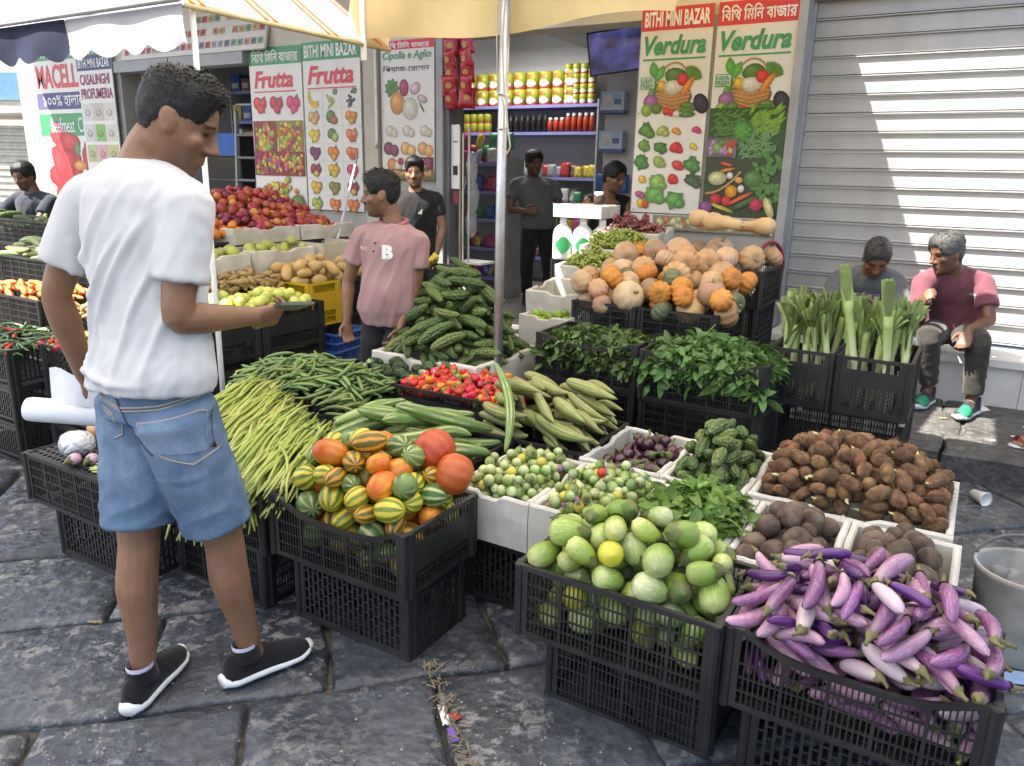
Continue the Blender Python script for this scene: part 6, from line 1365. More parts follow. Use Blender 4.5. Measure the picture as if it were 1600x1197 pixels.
# ---- second row: foam boxes at hand height ----------------------------
def stand(u0, u1, v0, v1, z, label, style='slot'):
    return crate(u0, u1, v0, v1, 0, z, label, style, style, flip=True)
stand(-1.44, -.94, 2.09, 2.46, .262, 'black crate under the boxes of small round eggplants'); stand(-.80, -.30, 2.10, 2.46, .262, 'black crate under the leafy greens and dark roots'); stand(-.27, .06, 2.12, 2.5, .262, 'black crate under the right box of dark roots')
stand(-1.72, -1.22, 2.56, 2.98, .262, 'black crate under the ridged gourds'); stand(-1.18, -.62, 2.58, 3.02, .262, 'black crate under the small aubergines'); stand(-.54, .02, 2.6, 3.06, .262, 'black crate under the brown taro')
stand(-2.14, -1.56, 2.13, 2.52, .25, 'black crate under the striped snake cucumbers')
_, MA = foam_box(-1.465, -1.153, 2.04, 2.50, .265, .445, 'white foam box of small round eggplants next to the melon crate')
_, MBx = foam_box(-1.150, -.838, 2.04, 2.50, .265, .445, 'white foam box of small round eggplants behind the green eggplant crate')
_, ML = foam_box(-.835, -.515, 2.05, 2.51, .265, .445, 'white foam box of loose green leaves')
_, MD1 = foam_box(-.512, -.225, 2.06, 2.52, .265, .445, 'white foam box of dark round roots, left of the two')
_, MD2 = foam_box(-.222, .085, 2.06, 2.52, .265, .445, 'white foam box of dark round roots, right of the two')
_, MSp = foam_box(-1.21, -.885, 2.53, 3.00, .265, .445, 'white foam box of small dark aubergines')
_, MBt = foam_box(-.882, -.575, 2.53, 3.02, .265, .445, 'white foam box of knobbly bitter gourds')
_, MTa = foam_box(-.57, .06, 2.56, 3.10, .265, .445, 'wide white foam box of brown taro')
rb = (-.132, .132, -.205, .205)

s1 = axial_mat('round eggplant skin', [(0., (.42, .46, .22)), (.6, (.22, .32, .07)), (1., (.16, .24, .05))], .036, .5, (.6, .62, .45), .35, .5, .05, 10, .6, blotch=.4)
s2 = mat('yellow round eggplant', (.5, .42, .04), (.42, .38, .05), 30, .35, rand=.2); s3 = mat('violet round eggplant', (.22, .08, .20), (.3, .15, .25), 30, .35); s4 = mat('red round eggplant', (.5, .02, .02), None, 30, .3)
def small_egg(mm, r, seed):
    V, F = revolve(ell_prof(r, r * 1.05, 8), 12); V = alongX(V); b = len(V)
    V2, F2 = revolve([(r * .72, r * .62), (r * .4, r * 1.0), (.003, r * 1.1), (.0025, r * 1.5), (.0001, r * 1.52)], 10, lambda A, T, R0, Z0: (R0 * 1.1, Z0 - np.where(T < .1, r * .35 * (np.cos(A * 5) * .5 + .5), 0)))
    V2 = alongX(V2); return mk('small_eggplant', np.vstack([V, V2]), list(F) + [tuple(i + b for i in f) for f in F2], [mm, B_cal], True, [0] * len(F) + [1] * len(F2))
ls = 'small round green eggplant in the white foam boxes'
var = [(small_egg(s1, .0185, 1), 0, .0185, ls), (small_egg(s1, .017, 2), 0, .017, ls)] * 12 + [(small_egg(s2, .019, 3), 0, .019, 'small yellow round eggplant among the green ones'), (small_egg(s3, .018, 4), 0, .018, 'small violet round eggplant among the green ones')]
for MX, sd in ((MA, 31), (MBx, 32)): scatter('small_eggplant', 'eggplant', 'small round eggplants in foam boxes', var, rb, mound(rb, .115, .06, 2), mound(rb, .20, .085, 2), 150, sd, MX, wall=.18, sink=.1)
ob('small_eggplant', small_egg(s4, .017, 5), mat4=MBx @ Matrix.Translation((.02, -.05, .272)), label='single red round eggplant on the green ones', cat='eggplant')

dr = mat('dark root skin', (.055, .034, .025), (.15, .105, .075), 24, .9, .8, 45, rand=.5, hue=.02)
def root_me(r, seed):
    V, F = revolve(ell_prof(r, r * 1.02, 11), 16); V = V * (1 + .13 * vnoise(V, 32, seed, 3))[:, None]; V[:, 2] = np.where(V[:, 2] > r * .9, r * .9, V[:, 2])
    return mk('dark_root', alongX(V), F, dr)
var = [(root_me(.034, 1), 0, .034, 'dark round root'), (root_me(.037, 2), 0, .037, 'dark round root'), (root_me(.031, 3), 0, .031, '')]
for MX, sd, lb in ((MD1, 41, 'dark brown round root in the left root box'), (MD2, 42, 'dark brown round root in the right root box')):
    vv = [(v[0], 0, v[2], lb) for v in var]; rr = (-.115, .115, -.2, .2); scatter('dark_root', 'root', lb + 'es', vv, rr, flat(.04), mound(rr, .185, .075, 2), 70, sd, MX, wall=.17, scales=(.85, 1, 1.1))

ta = mat('taro skin', (.23, .12, .055), (.085, .045, .022), 40, .95, .9, 55, rand=.5, hue=.02, bdist=.006)
tp = mat('taro sprout', (.62, .55, .30), (.45, .50, .15), 20, .6)
def taro_me(L, r, seed, sprout):
    V, F = revolve(ell_prof(r, L / 2, 15, pw=.8), 14, lambda A, T, R0, Z0: (R0 * (1 + .05 * np.sin(T * 40)), Z0)); V = V * (1 + .16 * vnoise(V, 26, seed, 3))[:, None]; b = len(V)
    mi = [0] * len(F); F = list(F)
    rg = np.random.default_rng(seed)
    hv, hf = [], []
    for k in range(80):                                        # shaggy fibres
        i = rg.integers(len(V)); p = V[i]; nrm = np.array([p[0], p[1], p[2] * .3]); nrm /= np.linalg.norm(nrm) + 1e-9
        tg = np.array([0, 0, 1.]) * rg.uniform(.4, 1.2) + nrm * .6 + rg.normal(0, .3, 3); tg /= np.linalg.norm(tg); sd = np.cross(tg, nrm) * .0014
        q = p * .98; hv += [q - sd, q + sd, q + tg * rg.uniform(.010, .026)]; hf.append((b + 3 * k, b + 3 * k + 1, b + 3 * k + 2))
    V = np.vstack([V, np.array(hv)]); F += hf; mi += [0] * len(hf)
    if sprout:
        b = len(V); T, F2 = tube([(0, 0, L * .45), (.003, .002, L * .45 + .012), (.006, .0, L * .45 + .024)], [.006, .005, .001], 7); V = np.vstack([V, T]); F += [tuple(i + b for i in f) for f in F2]; mi += [1] * len(F2)
    return mk('taro', alongX(V), F, [ta, tp], True, mi)
var = [(taro_me(.078, .0235, i, i % 3 == 0), .078, .0235, 'shaggy brown taro with a pale sprout' if i % 3 == 0 else 'shaggy brown taro in the wide foam box') for i in range(5)]
rt = (-.285, .285, -.235, .235)
scatter('taro', 'taro', 'taro in the wide foam box', var, rt, mound(rt, .10, .10, 2.5), mound(rt, .225, .13, 3.2), 270, 51, MTa, wall=.17)

def gourd_me(name, L, r, mm, seed, wart=.12, n=18, m=22, bend=.05, taper=.75, wf=9):
    t = np.linspace(0, 1, m); rr = r * np.sin(t * math.pi) ** taper + 1e-4
    rg = np.random.default_rng(seed)
    V, F = revolve(np.stack([rr, -L / 2 + L * t], 1), n, lambda A, T, R0, Z0: (R0 * (1 + wart * np.cos(A * wf + np.sin(T * 30) * .8) * (.6 + .4 * np.sin(T * 60 + A * 3))), Z0))
    V = alongX(V); V[:, 1] += bend * L * (1 - (2 * V[:, 0] / L) ** 2); V *= (1 + .05 * vnoise(V, 40, seed))[:, None]
    return mk(name, V, F, mm)
bg1 = stripe_mat('bitter gourd skin', (.050, .10, .022), (.13, .20, .05), 9, (.09, .15, .04), .5, 2.0, .5, mott=.5, hue=.03, rand=.4, warts=.9)
bg2 = stripe_mat('pale bitter gourd skin', (.11, .17, .035), (.22, .27, .075), 9, None, .5, 2.0, .5, mott=.5, warts=.9)
var = [(gourd_me('bitter_gourd', .105, .022, [bg1, bg1, bg2][i], i, .15, 27, 30, .05, .5), .105, .022, 'short knobbly bitter gourd in the foam box') for i in range(3)]
rs = (-.13, .13, -.215, .215)
scatter('bitter_gourd', 'gourd', 'bitter gourds in the foam box', var, rs, mound(rs, .09, .10, 2), mound(rs, .20, .16, 2), 62, 61, MBt, wall=.17, yaw=(.9, 2.2))
da = mat('dark aubergine skin', (.035, .008, .018), (.06, .012, .03), 12, .18, rand=.5, hue=.03, spec=.6)
var = [(egg_me('aubergine', .06, .025, da, i, 0, 14, 12, .2, .5), .058, .025, 'small dark purple aubergine with green calyx', [('calyx', calyx_me(.06, .025, G_cal, i, 0, .025))]) for i in range(2)]
scatter('aubergine', 'eggplant', 'small dark aubergines in the foam box', var, rs, flat(.06), mound(rs, .19, .09, 2), 75, 71, MSp, wall=.17, maxtilt=.6)

# leaves
def leaf_me(L, w, mm, seed, curl=.25, nx=6):
    V, F = [], []; rg = np.random.default_rng(seed); sg = rg.uniform(-1, 1)
    for i in range(nx + 1):
        t = i / nx; hw = w / 2 * math.sin(math.pi * min(1, t * .93 + .07)) ** .8 * (1 if t < 1 else .05)
        z = -curl * L * t * t + .006 * math.sin(t * 7 + seed); y0 = sg * L * .12 * t * t
        V += [(t * L, y0 - hw, z + hw * .30 + .003 * math.sin(i * 2.1 + seed)), (t * L, y0, z - hw * .05), (t * L, y0 + hw, z + hw * .30)]
    for i in range(nx):
        a = i * 3; F += [(a, a + 3, a + 4, a + 1), (a + 1, a + 4, a + 5, a + 2)]
    return mk('leaf', V, F, mm)
def leaf_mat(name, c1, c2, rough=.45):
    t = NT(name); co = t.coord('Object', True); x = t.xyz(t.coord('Object'))
    col = t.ramp(t.noise(co, 14, 4), [(.3, c1), (.7, c2)]); vein = t.ramp(t.math('ABSOLUTE', x[1]), [(.0, 1.), (.0016, 0.)]); col = t.mix(t.math('MULTIPLY', vein, .5), col, tuple(min(1, v * 1.9) for v in c2))
    r = t.rnd(); col = t.hsv(col, t.math('ADD', .485, t.math('MULTIPLY', r, .03)), 1., t.math('ADD', .6, t.math('MULTIPLY', r, .75)))
    t.bump(t.noise(co, 60, 3), .2, .002); t.fin(col, rough, .4)
    tr = t.n('ShaderNodeBsdfTranslucent'); t.l(col, tr.inputs[0]); mx = t.n('ShaderNodeMixShader'); mx.inputs[0].default_value = .25
    t.l(t.b.outputs[0], mx.inputs[1]); t.l(tr.outputs[0], mx.inputs[2]); t.l(mx.outputs[0], t.o.inputs[0]); return t.m
lf1 = leaf_mat('dark greens leaf', (.065, .135, .030), (.12, .20, .055)); lf2 = leaf_mat('light greens leaf', (.10, .21, .035), (.17, .29, .06)); stm = mat('green stem', (.20, .30, .09), (.15, .22, .06), 20, .5)
def greens(label, M, rect, z0, h, n, L, w, mm, seed, loose=False, over=.0, group=None):
    """heap of leafy greens: leaf pieces over a mound plus stems"""
    e = empty('leafy_greens', mat4=M, label=label, cat='greens', group=group); rg = np.random.default_rng(seed)
    mes = [leaf_me(L * s_, w * s_, mm, k + seed, c) for k, (s_, c) in enumerate([(1, .2), (.8, .35), (1.15, .3), (.9, .05), (.7, .2)])]
    top = mound(rect, z0, h, 2.2); stemb = MB()
    for k in range(n):
        x, y = rg.uniform(rect[0], rect[1]), rg.uniform(rect[2], rect[3]); edge = over and rg.random() < .18
        if edge:
            if rg.random() < .75: y = rect[2] - rg.uniform(0, over)
            else: x = rect[1] + rg.uniform(0, over) if rg.random() < .6 else rect[0] - rg.uniform(0, over)
        z = float(top(np.array(x), np.array(y))) - rg.uniform(0, .05) - (rg.uniform(.0, .09) if edge else 0)
        out_ = math.atan2(y - (rect[2] + rect[3]) / 2, x - (rect[0] + rect[1]) / 2)
        yaw = out_ + rg.normal(0, .9) if not loose else rg.uniform(0, 6.28)
        pit = rg.normal(.15, .45) if not loose else rg.normal(.0, .3)
        ob('leaf', mes[k % 5], e, mat4=Matrix.Translation((x, y, z)) @ Euler((rg.normal(0, .6), pit, yaw), 'XYZ').to_matrix().to_4x4())
        if k % 4 == 0 and not loose:
            d = Vector((math.cos(yaw), math.sin(yaw), .1 + rg.normal(0, .3))) * L; stemb.tube([(x - d.x, y - d.y, z - d.z - .01), (x, y, z), (x + d.x * .2, y + d.y * .2, z + .004)], .0022, 5)
    if stemb.V: ob('stems', stemb.mesh('stems', stm, True), e, kind='stuff')
    fill = MB()
    for k in range(n * 4):
        x, y = rg.uniform(rect[0], rect[1]), rg.uniform(rect[2], rect[3])
        if over and rg.random() < .15: y = rect[2] - rg.uniform(0, over * .8); 
        z = float(top(np.array(x), np.array(y))) - rg.uniform(.005, .07) - (rg.uniform(0, .07) if y < rect[2] else 0); q = mes[k % 5]
        T = Matrix.Translation((x, y, z)) @ Euler((rg.normal(0, .7), rg.normal(.25, .5), rg.uniform(0, 6.28)), 'XYZ').to_matrix().to_4x4()
        fill.add([T @ v.co for v in q.vertices], [tuple(p.vertices) for p in q.polygons])
    ob('inner_leaves', fill.mesh('inner_leaves', mm, True), e, kind='stuff')
    bed = MB(); n_ = 14; xs = np.linspace(rect[0], rect[1], n_); ys = np.linspace(rect[2], rect[3], n_)
    V = [(x, y, float(top(np.array(x), np.array(y))) - .045 + .012 * mnoise.noise(Vector((x * 40, y * 40, seed)))) for x in xs for y in ys]
    F = [(i * n_ + j, (i + 1) * n_ + j, (i + 1) * n_ + j + 1, i * n_ + j + 1) for i in range(n_ - 1) for j in range(n_ - 1)]
    ob('packed_leaves', mk('packed_leaves', V, F, mm), e, kind='stuff'); return e
greens('loose light green oval leaves heaped in the foam box', ML, (-.14, .15, -.21, .2), .18, .09, 290, .07, .032, lf2, 5, True, .02)

# ---- third row --------------------------------------------------------
def long_me(name, L, r, mm, bend, ribs=None, n=12, m=18, neck=0., tip=.5, twist=0., hook=0.):
    t = np.linspace(0, 1, m); x = (t - .5) * L
    y = bend * L * (1 - (2 * t - 1) ** 2) + hook * L * np.maximum(0, t - .75) ** 2 * 8; P = np.stack([x, y, np.zeros(m)], 1)
    rr = r * np.minimum(1, (np.sin(np.clip(t, 0.0, 1) * math.pi) + 1e-3) ** tip) * (1 - neck * smoothstep(.55, 1., t)); rr = np.maximum(rr, .0008)
    V, F = tube(P, rr, n, True, ribs); me = mk(name, V, F, mm); a_ = np.linspace(0, 2 * np.pi, n, endpoint=False)
    st = np.vstack([np.stack([np.tile(np.cos(a_), m), np.tile(np.sin(a_), m), np.repeat(t, n)], 1), [[1, 0, 0], [1, 0, 1]]]); at = me.attributes.new('st', 'FLOAT_VECTOR', 'POINT'); at.data.foreach_set('vector', st.astype(np.float32).ravel()); return me
sc1 = stripe_mat('striped snake cucumber', (.075, .15, .035), (.40, .45, .18), 7, (.13, .22, .055), .25, .5, .4, bias=-.15, dash=.5, attr=True); sc2 = mat('pale snake cucumber', (.32, .38, .14), (.24, .32, .10), 12, .4, .1, 60, rand=.2)
_, MC = crate(-2.18, -1.52, 2.08, 2.56, .255, .445, 'black crate of long striped snake cucumbers', 'fine', 'solid')
var = [(long_me('snake_cucumber', .36, .028, sc1, b, (6, .06), 18, 22, .25, .24, hook=hk), .36, .028, 'long curved striped green snake cucumber') for b, hk in ((.06, 0), (.14, .2), (-.05, 0), (.1, .35))] + [(long_me('snake_cucumber', .3, .027, sc2, .08, (7, .04), 14, 20, .15, .35), .3, .027, 'pale smooth snake cucumber among the striped ones')]
rc = (-.31, .31, -.22, .22)
scatter('snake_cucumber', 'cucumber', 'snake cucumbers in the black crate', var, rc, mound(rc, .05, .12, 2), mound(rc, .185, .16, 2), 30, 81, MC, wall=.18, yaw=(.5, 1.3), scales=(.9, 1.05, 1.15), maxtilt=.6)
ob('snake_cucumber', long_me('snake_cucumber', .42, .019, sc1, .10, (6, .05), 14, 24, .1, .35), mat4=Matrix.Translation((-1.56, 2.50, .60)) @ Euler((.3, .75, -.85)).to_matrix().to_4x4(), label='thin snake cucumber arching down over the pile towards the round eggplants', cat='cucumber')
rgm = stripe_mat('ridged gourd skin', (.17, .20, .05), (.32, .33, .12), 10, (.24, .24, .09), .3, .4, .5, mott=.35, attr=True)
var = [(long_me('ridged_gourd', L, .024, rgm, b, (10, .07), 20, 18, .55, .3), L, .024, 'olive ridged gourd with a narrow stem end') for L, b in ((.28, .06), (.25, -.08), (.24, .12))]
rr_ = (-.24, .24, -.22, .22); MR = Matrix.Translation((-1.47, 2.80, .265))
crate(-1.74, -1.215, 2.56, 3.04, .263, .445, 'black crate of ridged gourds', 'fine', 'fine')
scatter('ridged_gourd', 'gourd', 'ridged gourds in the black crate', var, rr_, mound(rr_, .05, .14, 2, 1, .5), mound(rr_, .20, .23, 2, 1, .3), 48, 91, MR, wall=.17, yaw=(-.9, .1), maxtilt=.5)

# red scotch bonnet peppers
pr_ = mat('red pepper skin', (.55, .012, .01), (.42, .006, .008), 14, .2, rand=.35, hue=.03); pg_ = mat('green pepper skin', (.13, .27, .03), (.2, .35, .04), 14, .25, rand=.3); po_ = mat('orange pepper skin', (.65, .15, .01), (.6, .25, .02), 14, .22, rand=.2)
def pepper_me(r, mm, seed):
    V, F = revolve([(1e-4, -r * 1.05), (r * .4, -r * .95), (r * .75, -r * .5), (r, .1 * r), (r * .92, r * .6), (r * .5, r * .92), (.003, r * .8), (.0025, r * 1.5), (1e-4, r * 1.5)], 14, lambda A, T, R0, Z0: (R0 * (1 + np.where(T < .75, .13, 0) * np.cos(A * 4 + seed)), Z0)); nf = 5 * 14
    V[:len(V) - 42] *= (1 + .12 * vnoise(V[:len(V) - 42], 50, seed))[:, None]
    return mk('pepper', alongX(V), F, [mm, G_cal], True, [0] * nf + [1] * (len(F) - nf))
var = [(pepper_me(.020, pr_, i), 0, .018, 'wrinkled red pepper in the pepper crate') for i in range(3)] * 4 + [(pepper_me(.019, pg_, 4), 0, .017, 'small green pepper among the red ones'), (pepper_me(.02, po_, 5), 0, .018, 'orange pepper among the red ones'), (pepper_me(.021, po_, 6), 0, .018, 'orange pepper among the red ones')]
_, MPe = crate(-2.32, -1.70, 2.72, 3.12, .30, .52, 'black crate of red peppers below the big bitter gourd heap', 'solid', 'slot')
rpp = (-.29, .36, -.18, .22)
scatter('pepper', 'pepper', 'red peppers in the crate', var, rpp, mound(rpp, .16, .06, 2), mound(rpp, .25, .10, 2), 250, 101, MPe, wall=.15, sink=.15)
stand(-2.30, -1.72, 2.74, 3.10, .298, 'black crate under the red peppers')
# okra
ok_ = stripe_mat('okra skin', (.075, .15, .04), (.16, .25, .075), 5, (.20, .25, .07), .4, .5, .5, mott=.3, hue=.03, rand=.4, attr=True)
var = [(long_me('okra', L, .0085, ok_, b, (5, .12), 10, 10, .0, .45), L, .0085, 'green okra pod in the big okra heap') for L, b in ((.13, .04), (.115, -.05), (.14, .07))]
crate(-3.06, -2.52, 2.42, 2.86, .27, .47, 'black crate under the okra heap'); stand(-3.04, -2.54, 2.44, 2.84, .268, 'black crate on the ground under the okra')
crate(-2.50, -2.13, 2.40, 2.70, .26, .46, 'black crate with green pods between okra and cucumbers', 'fine', 'fine'); stand(-2.48, -2.15, 2.42, 2.68, .258, 'black crate under the crate of green pods')
ro = (-3.10, -2.28, 2.36, 2.86)
scatter('okra', 'okra', 'okra heap', var, ro, mound(ro, .46, .07, 2), mound(ro, .50, .13, 2), 290, 111, None, sink=.25, K=8, maxtilt=.6, yaw=(-.7, 2.2))
gp = mat('light green pod skin', (.26, .34, .09), (.18, .27, .06), 20, .45, rand=.3)
var = [(long_me('green_pod', .12, .0075, gp, .04, (5, .1), 8, 8, 0, .45), .12, .0075, 'light green pod in the small black crate')]
rq = (-2.48, -2.15, 2.42, 2.68); scatter('green_pod', 'pod', 'pods in the small black crate', var, rq, flat(.38), flat(.47), 60, 115, None, wall=.44, sink=.2, K=8)
# spiny teasel gourds
kk = stripe_mat('spiny gourd skin', (.035, .075, .022), (.10, .155, .06), 14, None, .4, 2.5, .6, mott=.6, rand=.4, warts=1.)
var = [(gourd_me('spiny_gourd', .075, .024, kk, i, .22, 22, 18, .0, .65, 11), .075, .024, 'small dark green spiny gourd') for i in range(2)]
rk = (-2.70, -2.22, 2.86, 3.08); scatter('spiny_gourd', 'gourd', 'spiny gourds behind the okra', var, rk, flat(.42), mound(rk, .54, .10, 2), 60, 121, None, sink=.15)
stand(-2.72, -2.34, 2.87, 3.03, .40, 'black crate under the spiny gourds')
# large heap of bitter gourds
_, MG = foam_box(-2.74, -2.06, 3.08, 3.72, .37, .56, 'big white foam box under the tall heap of bitter gourds', t=.03)
stand(-2.72, -2.10, 3.10, 3.66, .368, 'black crate under the big bitter gourd box')
var = [(gourd_me('bitter_gourd', L, r, [bg1, bg1, bg2][i], i + 5, .17, 27, 40, .06, .42), L, r, 'long bitter gourd in the tall heap by the pole') for i, (L, r) in enumerate(((.19, .026), (.17, .025), (.18, .024)))]
rgg = (-.33, .33, -.31, .33)
scatter('bitter_gourd', 'gourd', 'bitter gourds in the tall heap', var, rgg, mound(rgg, .05, .24, 2), mound(rgg, .20, .46, 1.6), 270, 131, MG, wall=.15, yaw=(-.9, 1.2), maxtilt=.8)

# bundles of yard-long beans
yb = stripe_mat('long bean skin', (.34, .39, .09), (.46, .48, .15), 3, (.27, .34, .07), .5, .5, .45, mott=.2, rand=.2)
tie = mat('dark tie', (.05, .09, .06))
def bean_bundle(c, L, yaw, n, seed, label, droop=.10, spread=(.085, .04)):
    e = empty('bean_bundle', c, yaw, label, 'beans', 'bundles of long beans'); rg = np.random.default_rng(seed); mb = MB()
    for k in range(n):
        a, d = rg.uniform(0, 6.28), math.sqrt(rg.random()); oy, oz = d * math.cos(a) * spread[0], d * math.sin(a) * spread[1]
        ls = L * rg.uniform(.85, 1.12); ts = np.linspace(-.5, .5, 9); w = rg.normal(0, .010, 3)
        P = [(t * ls + rg.normal(0, .002), oy * (1 + .5 * abs(t - .32)) + w[0] * math.sin(t * 9 + k) + rg.normal(0, .002), oz * (1 + .2 * abs(t)) + .05 - droop * max(0, -t - .12) ** 1.5 * 3.2 + w[1] * math.sin(t * 7)) for t in ts]
        mb.tube(P, [.0025] + [.0058] * 7 + [.002], 6)
    ob('beans', mb.mesh('beans', yb, True), e, kind='stuff')
    ob('tie', MB().tube([(L * .30, math.cos(a) * (spread[0] + .004), .05 + math.sin(a) * (spread[1] + .004)) for a in np.linspace(0, 6.283, 16)], .0025, 5).mesh('tie', tie, True), e); return e
names = ['front bundle of long green beans draping over the crate edge', 'second bundle of long green beans from the front', 'third bundle of long green beans', 'rear bundle of long green beans next to the okra']
for i in range(4):
    bean_bundle((-2.06 - .172 * i, 1.845 + .062 * i, .425 + .022 * i), .62, R_(117), 78, 140 + i, names[i], .05, (.092, .048))
bean_bundle((-2.19, 1.63, .385), .46, R_(140), 46, 150, 'loose bundle of long beans hanging between the legs of the man in white', .13, (.10, .04))
bean_bundle((-2.44, 1.50, .415), .28, R_(200), 36, 151, 'short pale beans on the upturned crate beside the purple eggplants', .03, (.055, .025))
crate(-2.50, -1.92, 1.60, 2.08, .22, .43, 'black crate under the long beans behind the man', 'fine', 'fine'); stand(-2.44, -1.96, 1.62, 2.04, .218, 'black crate on the ground under the bean crate', 'fine'); stand(-2.78, -2.3, 2.1, 2.4, .43, 'black crate under the rear bean bundles', 'fine')
# upturned crate at the left with onions and bag
crate(-3.03, -2.46, 1.40, 1.80, .235, .425, 'upturned black crate used as a table at the left of the man', 'fine', 'fine', flip=True); stand(-2.96, -2.46, 1.46, 1.78, .233, 'black slotted crate under the upturned crate at the left')
# ================================================================== RIGHT MIDDLE: GREENS, LEEKS, PUMPKINS, GRAPES
_, M1 = crate(-1.935, -1.36, 3.45, 3.83, .462, .70, 'black crate of dark leafy greens left of the fuller one', 'fine', 'solid', dip=.04)
crate(-1.93, -1.365, 3.46, 3.82, .232, .460, 'black crate directly under the left leafy greens', 'fine', 'solid'); crate(-1.93, -1.365, 3.46, 3.82, .0, .230, 'bottom black crate of the left leafy greens stack', 'fine', 'solid')
_, M2 = crate(-1.325, -.725, 3.38, 3.77, .462, .70, 'black crate overflowing with broad leafy greens in front of the pumpkins', 'fine', 'solid', dip=.06)
crate(-1.32, -.73, 3.39, 3.76, .232, .460, 'black crate directly under the overflowing leafy greens', 'fine', 'solid'); crate(-1.32, -.73, 3.39, 3.76, .0, .230, 'bottom black crate of the overflowing leafy greens stack', 'fine', 'solid')
greens('dark leafy greens in the left black crate below the limes', M1, (-.27, .27, -.17, .19), .21, .05, 295, .066, .027, lf1, 21, False, .015)
greens('broad green leaves spilling over the black crate below the pumpkins', M2, (-.285, .29, -.18, .19), .22, .085, 298, .078, .033, lf1, 22, False, .012)

for k, (a, b, lb) in enumerate(((-.805, -.503, 'black crate with handle holes full of leeks, left of the two'), (-.498, -.180, 'black crate with handle holes full of leeks, right of the two'))):
    crate(a, b, 3.72, 4.20, .452, .725, lb, 'leek', 'slot')
crate(-.80, -.175, 3.78, 4.22, .227, .450, 'black crate directly under the leek crates', 'fine', 'fine'); crate(-.80, -.175, 3.78, 4.22, .0, .225, 'bottom black crate under the leeks', 'fine', 'fine')
lk_sh = axial_mat('leek shaft', [(0., (.68, .66, .54)), (.45, (.60, .61, .38)), (.75, (.40, .48, .18)), (1., (.24, .34, .10))], .42, 0, rough=.4, rand=.1)
lk_lf = leaf_mat('leek leaf', (.19, .27, .08), (.31, .38, .15), .45)
def strap(L, w, bend, seed):
    V, F = [], []; n = 9
    for i in range(n + 1):
        t = i / n; hw = w / 2 * (1 - .25 * t); x = t * L * math.cos(bend * t * .6); y = L * bend * t * t * .55
        V += [(x, y - hw * .25, -hw), (x, y + hw * .2, 0), (x, y - hw * .25, hw)]
    for i in range(n): a = i * 3; F += [(a, a + 3, a + 4, a + 1), (a + 1, a + 4, a + 5, a + 2)]
    return mk('leaf', V, F, lk_lf)
straps = [strap(.20 - .02 * abs(b), .052, b, i) for i, b in enumerate((.0, .45, -.45, .75, -.75, .22, -.22))]
Vs, Fs = tube([(x, .004 * math.sin(x * 9), 0) for x in np.linspace(-.21, .21, 10)], [.013, .016, .0155, .015, .015, .015, .0155, .017, .019, .020], 12); shaft = mk('shaft', Vs, Fs, lk_sh)
r3 = np.random.default_rng(77); lk = 0
for k, (a, b) in enumerate(((-.80, -.505), (-.49, -.19))):
    for i in range(13):
        x = a + .035 + (b - a - .07) * ((i % 5) / 4 if i < 10 else (i - 10) / 2) + r3.uniform(-.012, .012); y = 3.77 + (i // 5) * .12 + r3.uniform(0, .06)
        lean = (r3.normal(.0, .10), r3.normal(.03, .08)); ax = Vector((lean[0], lean[1], 1)).normalized()
        s_ = r3.uniform(.92, 1.08); cz = .46 + .17 * s_ + r3.uniform(-.0, .04)
        T = Matrix.Translation((x, y, cz)) @ ax.to_track_quat('X', 'Z').to_matrix().to_4x4() @ Matrix.Rotation(r3.uniform(0, 6.28), 4, 'X') @ Matrix.Scale(s_, 4)
        e = empty('leek', mat4=T, label=f'leek standing in the {"left" if k == 0 else "right"} handle-hole crate', cat='leek', group=f'leeks in the {"left" if k == 0 else "right"} crate')
        ob('shaft', shaft, e)
        for j in range(7): ob('leaf', straps[j], e, loc=(.10 + r3.uniform(0, .04), 0, r3.normal(0, .004)), rot=(r3.normal(0, .15), 0, r3.normal(0, .05)))
# two tall leeks that stick out
for x, y, z, ln, lb in ((-.44, 3.78, .74, (-.22, .0), 'tallest leek sticking up out of the right crate'), (-.29, 3.75, .69, (-.10, -.05), 'thick leek leaning in the middle of the right crate')):
    ax = Vector((ln[0], ln[1], 1)).normalized(); e = empty('leek', mat4=Matrix.Translation((x, y, z)) @ ax.to_track_quat('X', 'Z').to_matrix().to_4x4() @ Matrix.Scale(1.12, 4), label=lb, cat='leek')
    ob('shaft', shaft, e)
    for j in (0, 5, 6): ob('leaf', straps[j], e, loc=(.16, 0, 0))

# pumpkins
def pumpkin_me(r, h, mm, ribs, amp, seed, stem=True):
    pr = ell_prof(r, h, 15, pw=.75); pr[:3, 1] += np.array([.16, .05, .01]) * h; pr[-3:, 1] -= np.array([.01, .07, .22]) * h
    V, F = revolve(pr, ribs * 4, lambda A, T, R0, Z0: (R0 * (1 - amp * np.abs(np.cos(A * ribs / 2)) ** 6), Z0)); V *= (1 + .03 * vnoise(V, 9, seed))[:, None]; n0 = len(F)
    T, F2 = tube([(0, 0, h * .7), (.002, .001, h * .95), (.008, .004, h * 1.15)], [r * .14, r * .09, r * .11], 8); b = len(V)
    return mk('pumpkin', np.vstack([V, T]), list(F) + [tuple(i + b for i in f) for f in F2], [mm, mat('pumpkin stem', (.30, .24, .13), (.2, .2, .1), 30, .8)], True, [0] * n0 + [1] * len(F2))
def pk_mat(name, c1, c2, c3): return mat(name, c1, c2, 9, .55, .12, 60, rand=.25, hue=.015, lo=.4, hi=.6)
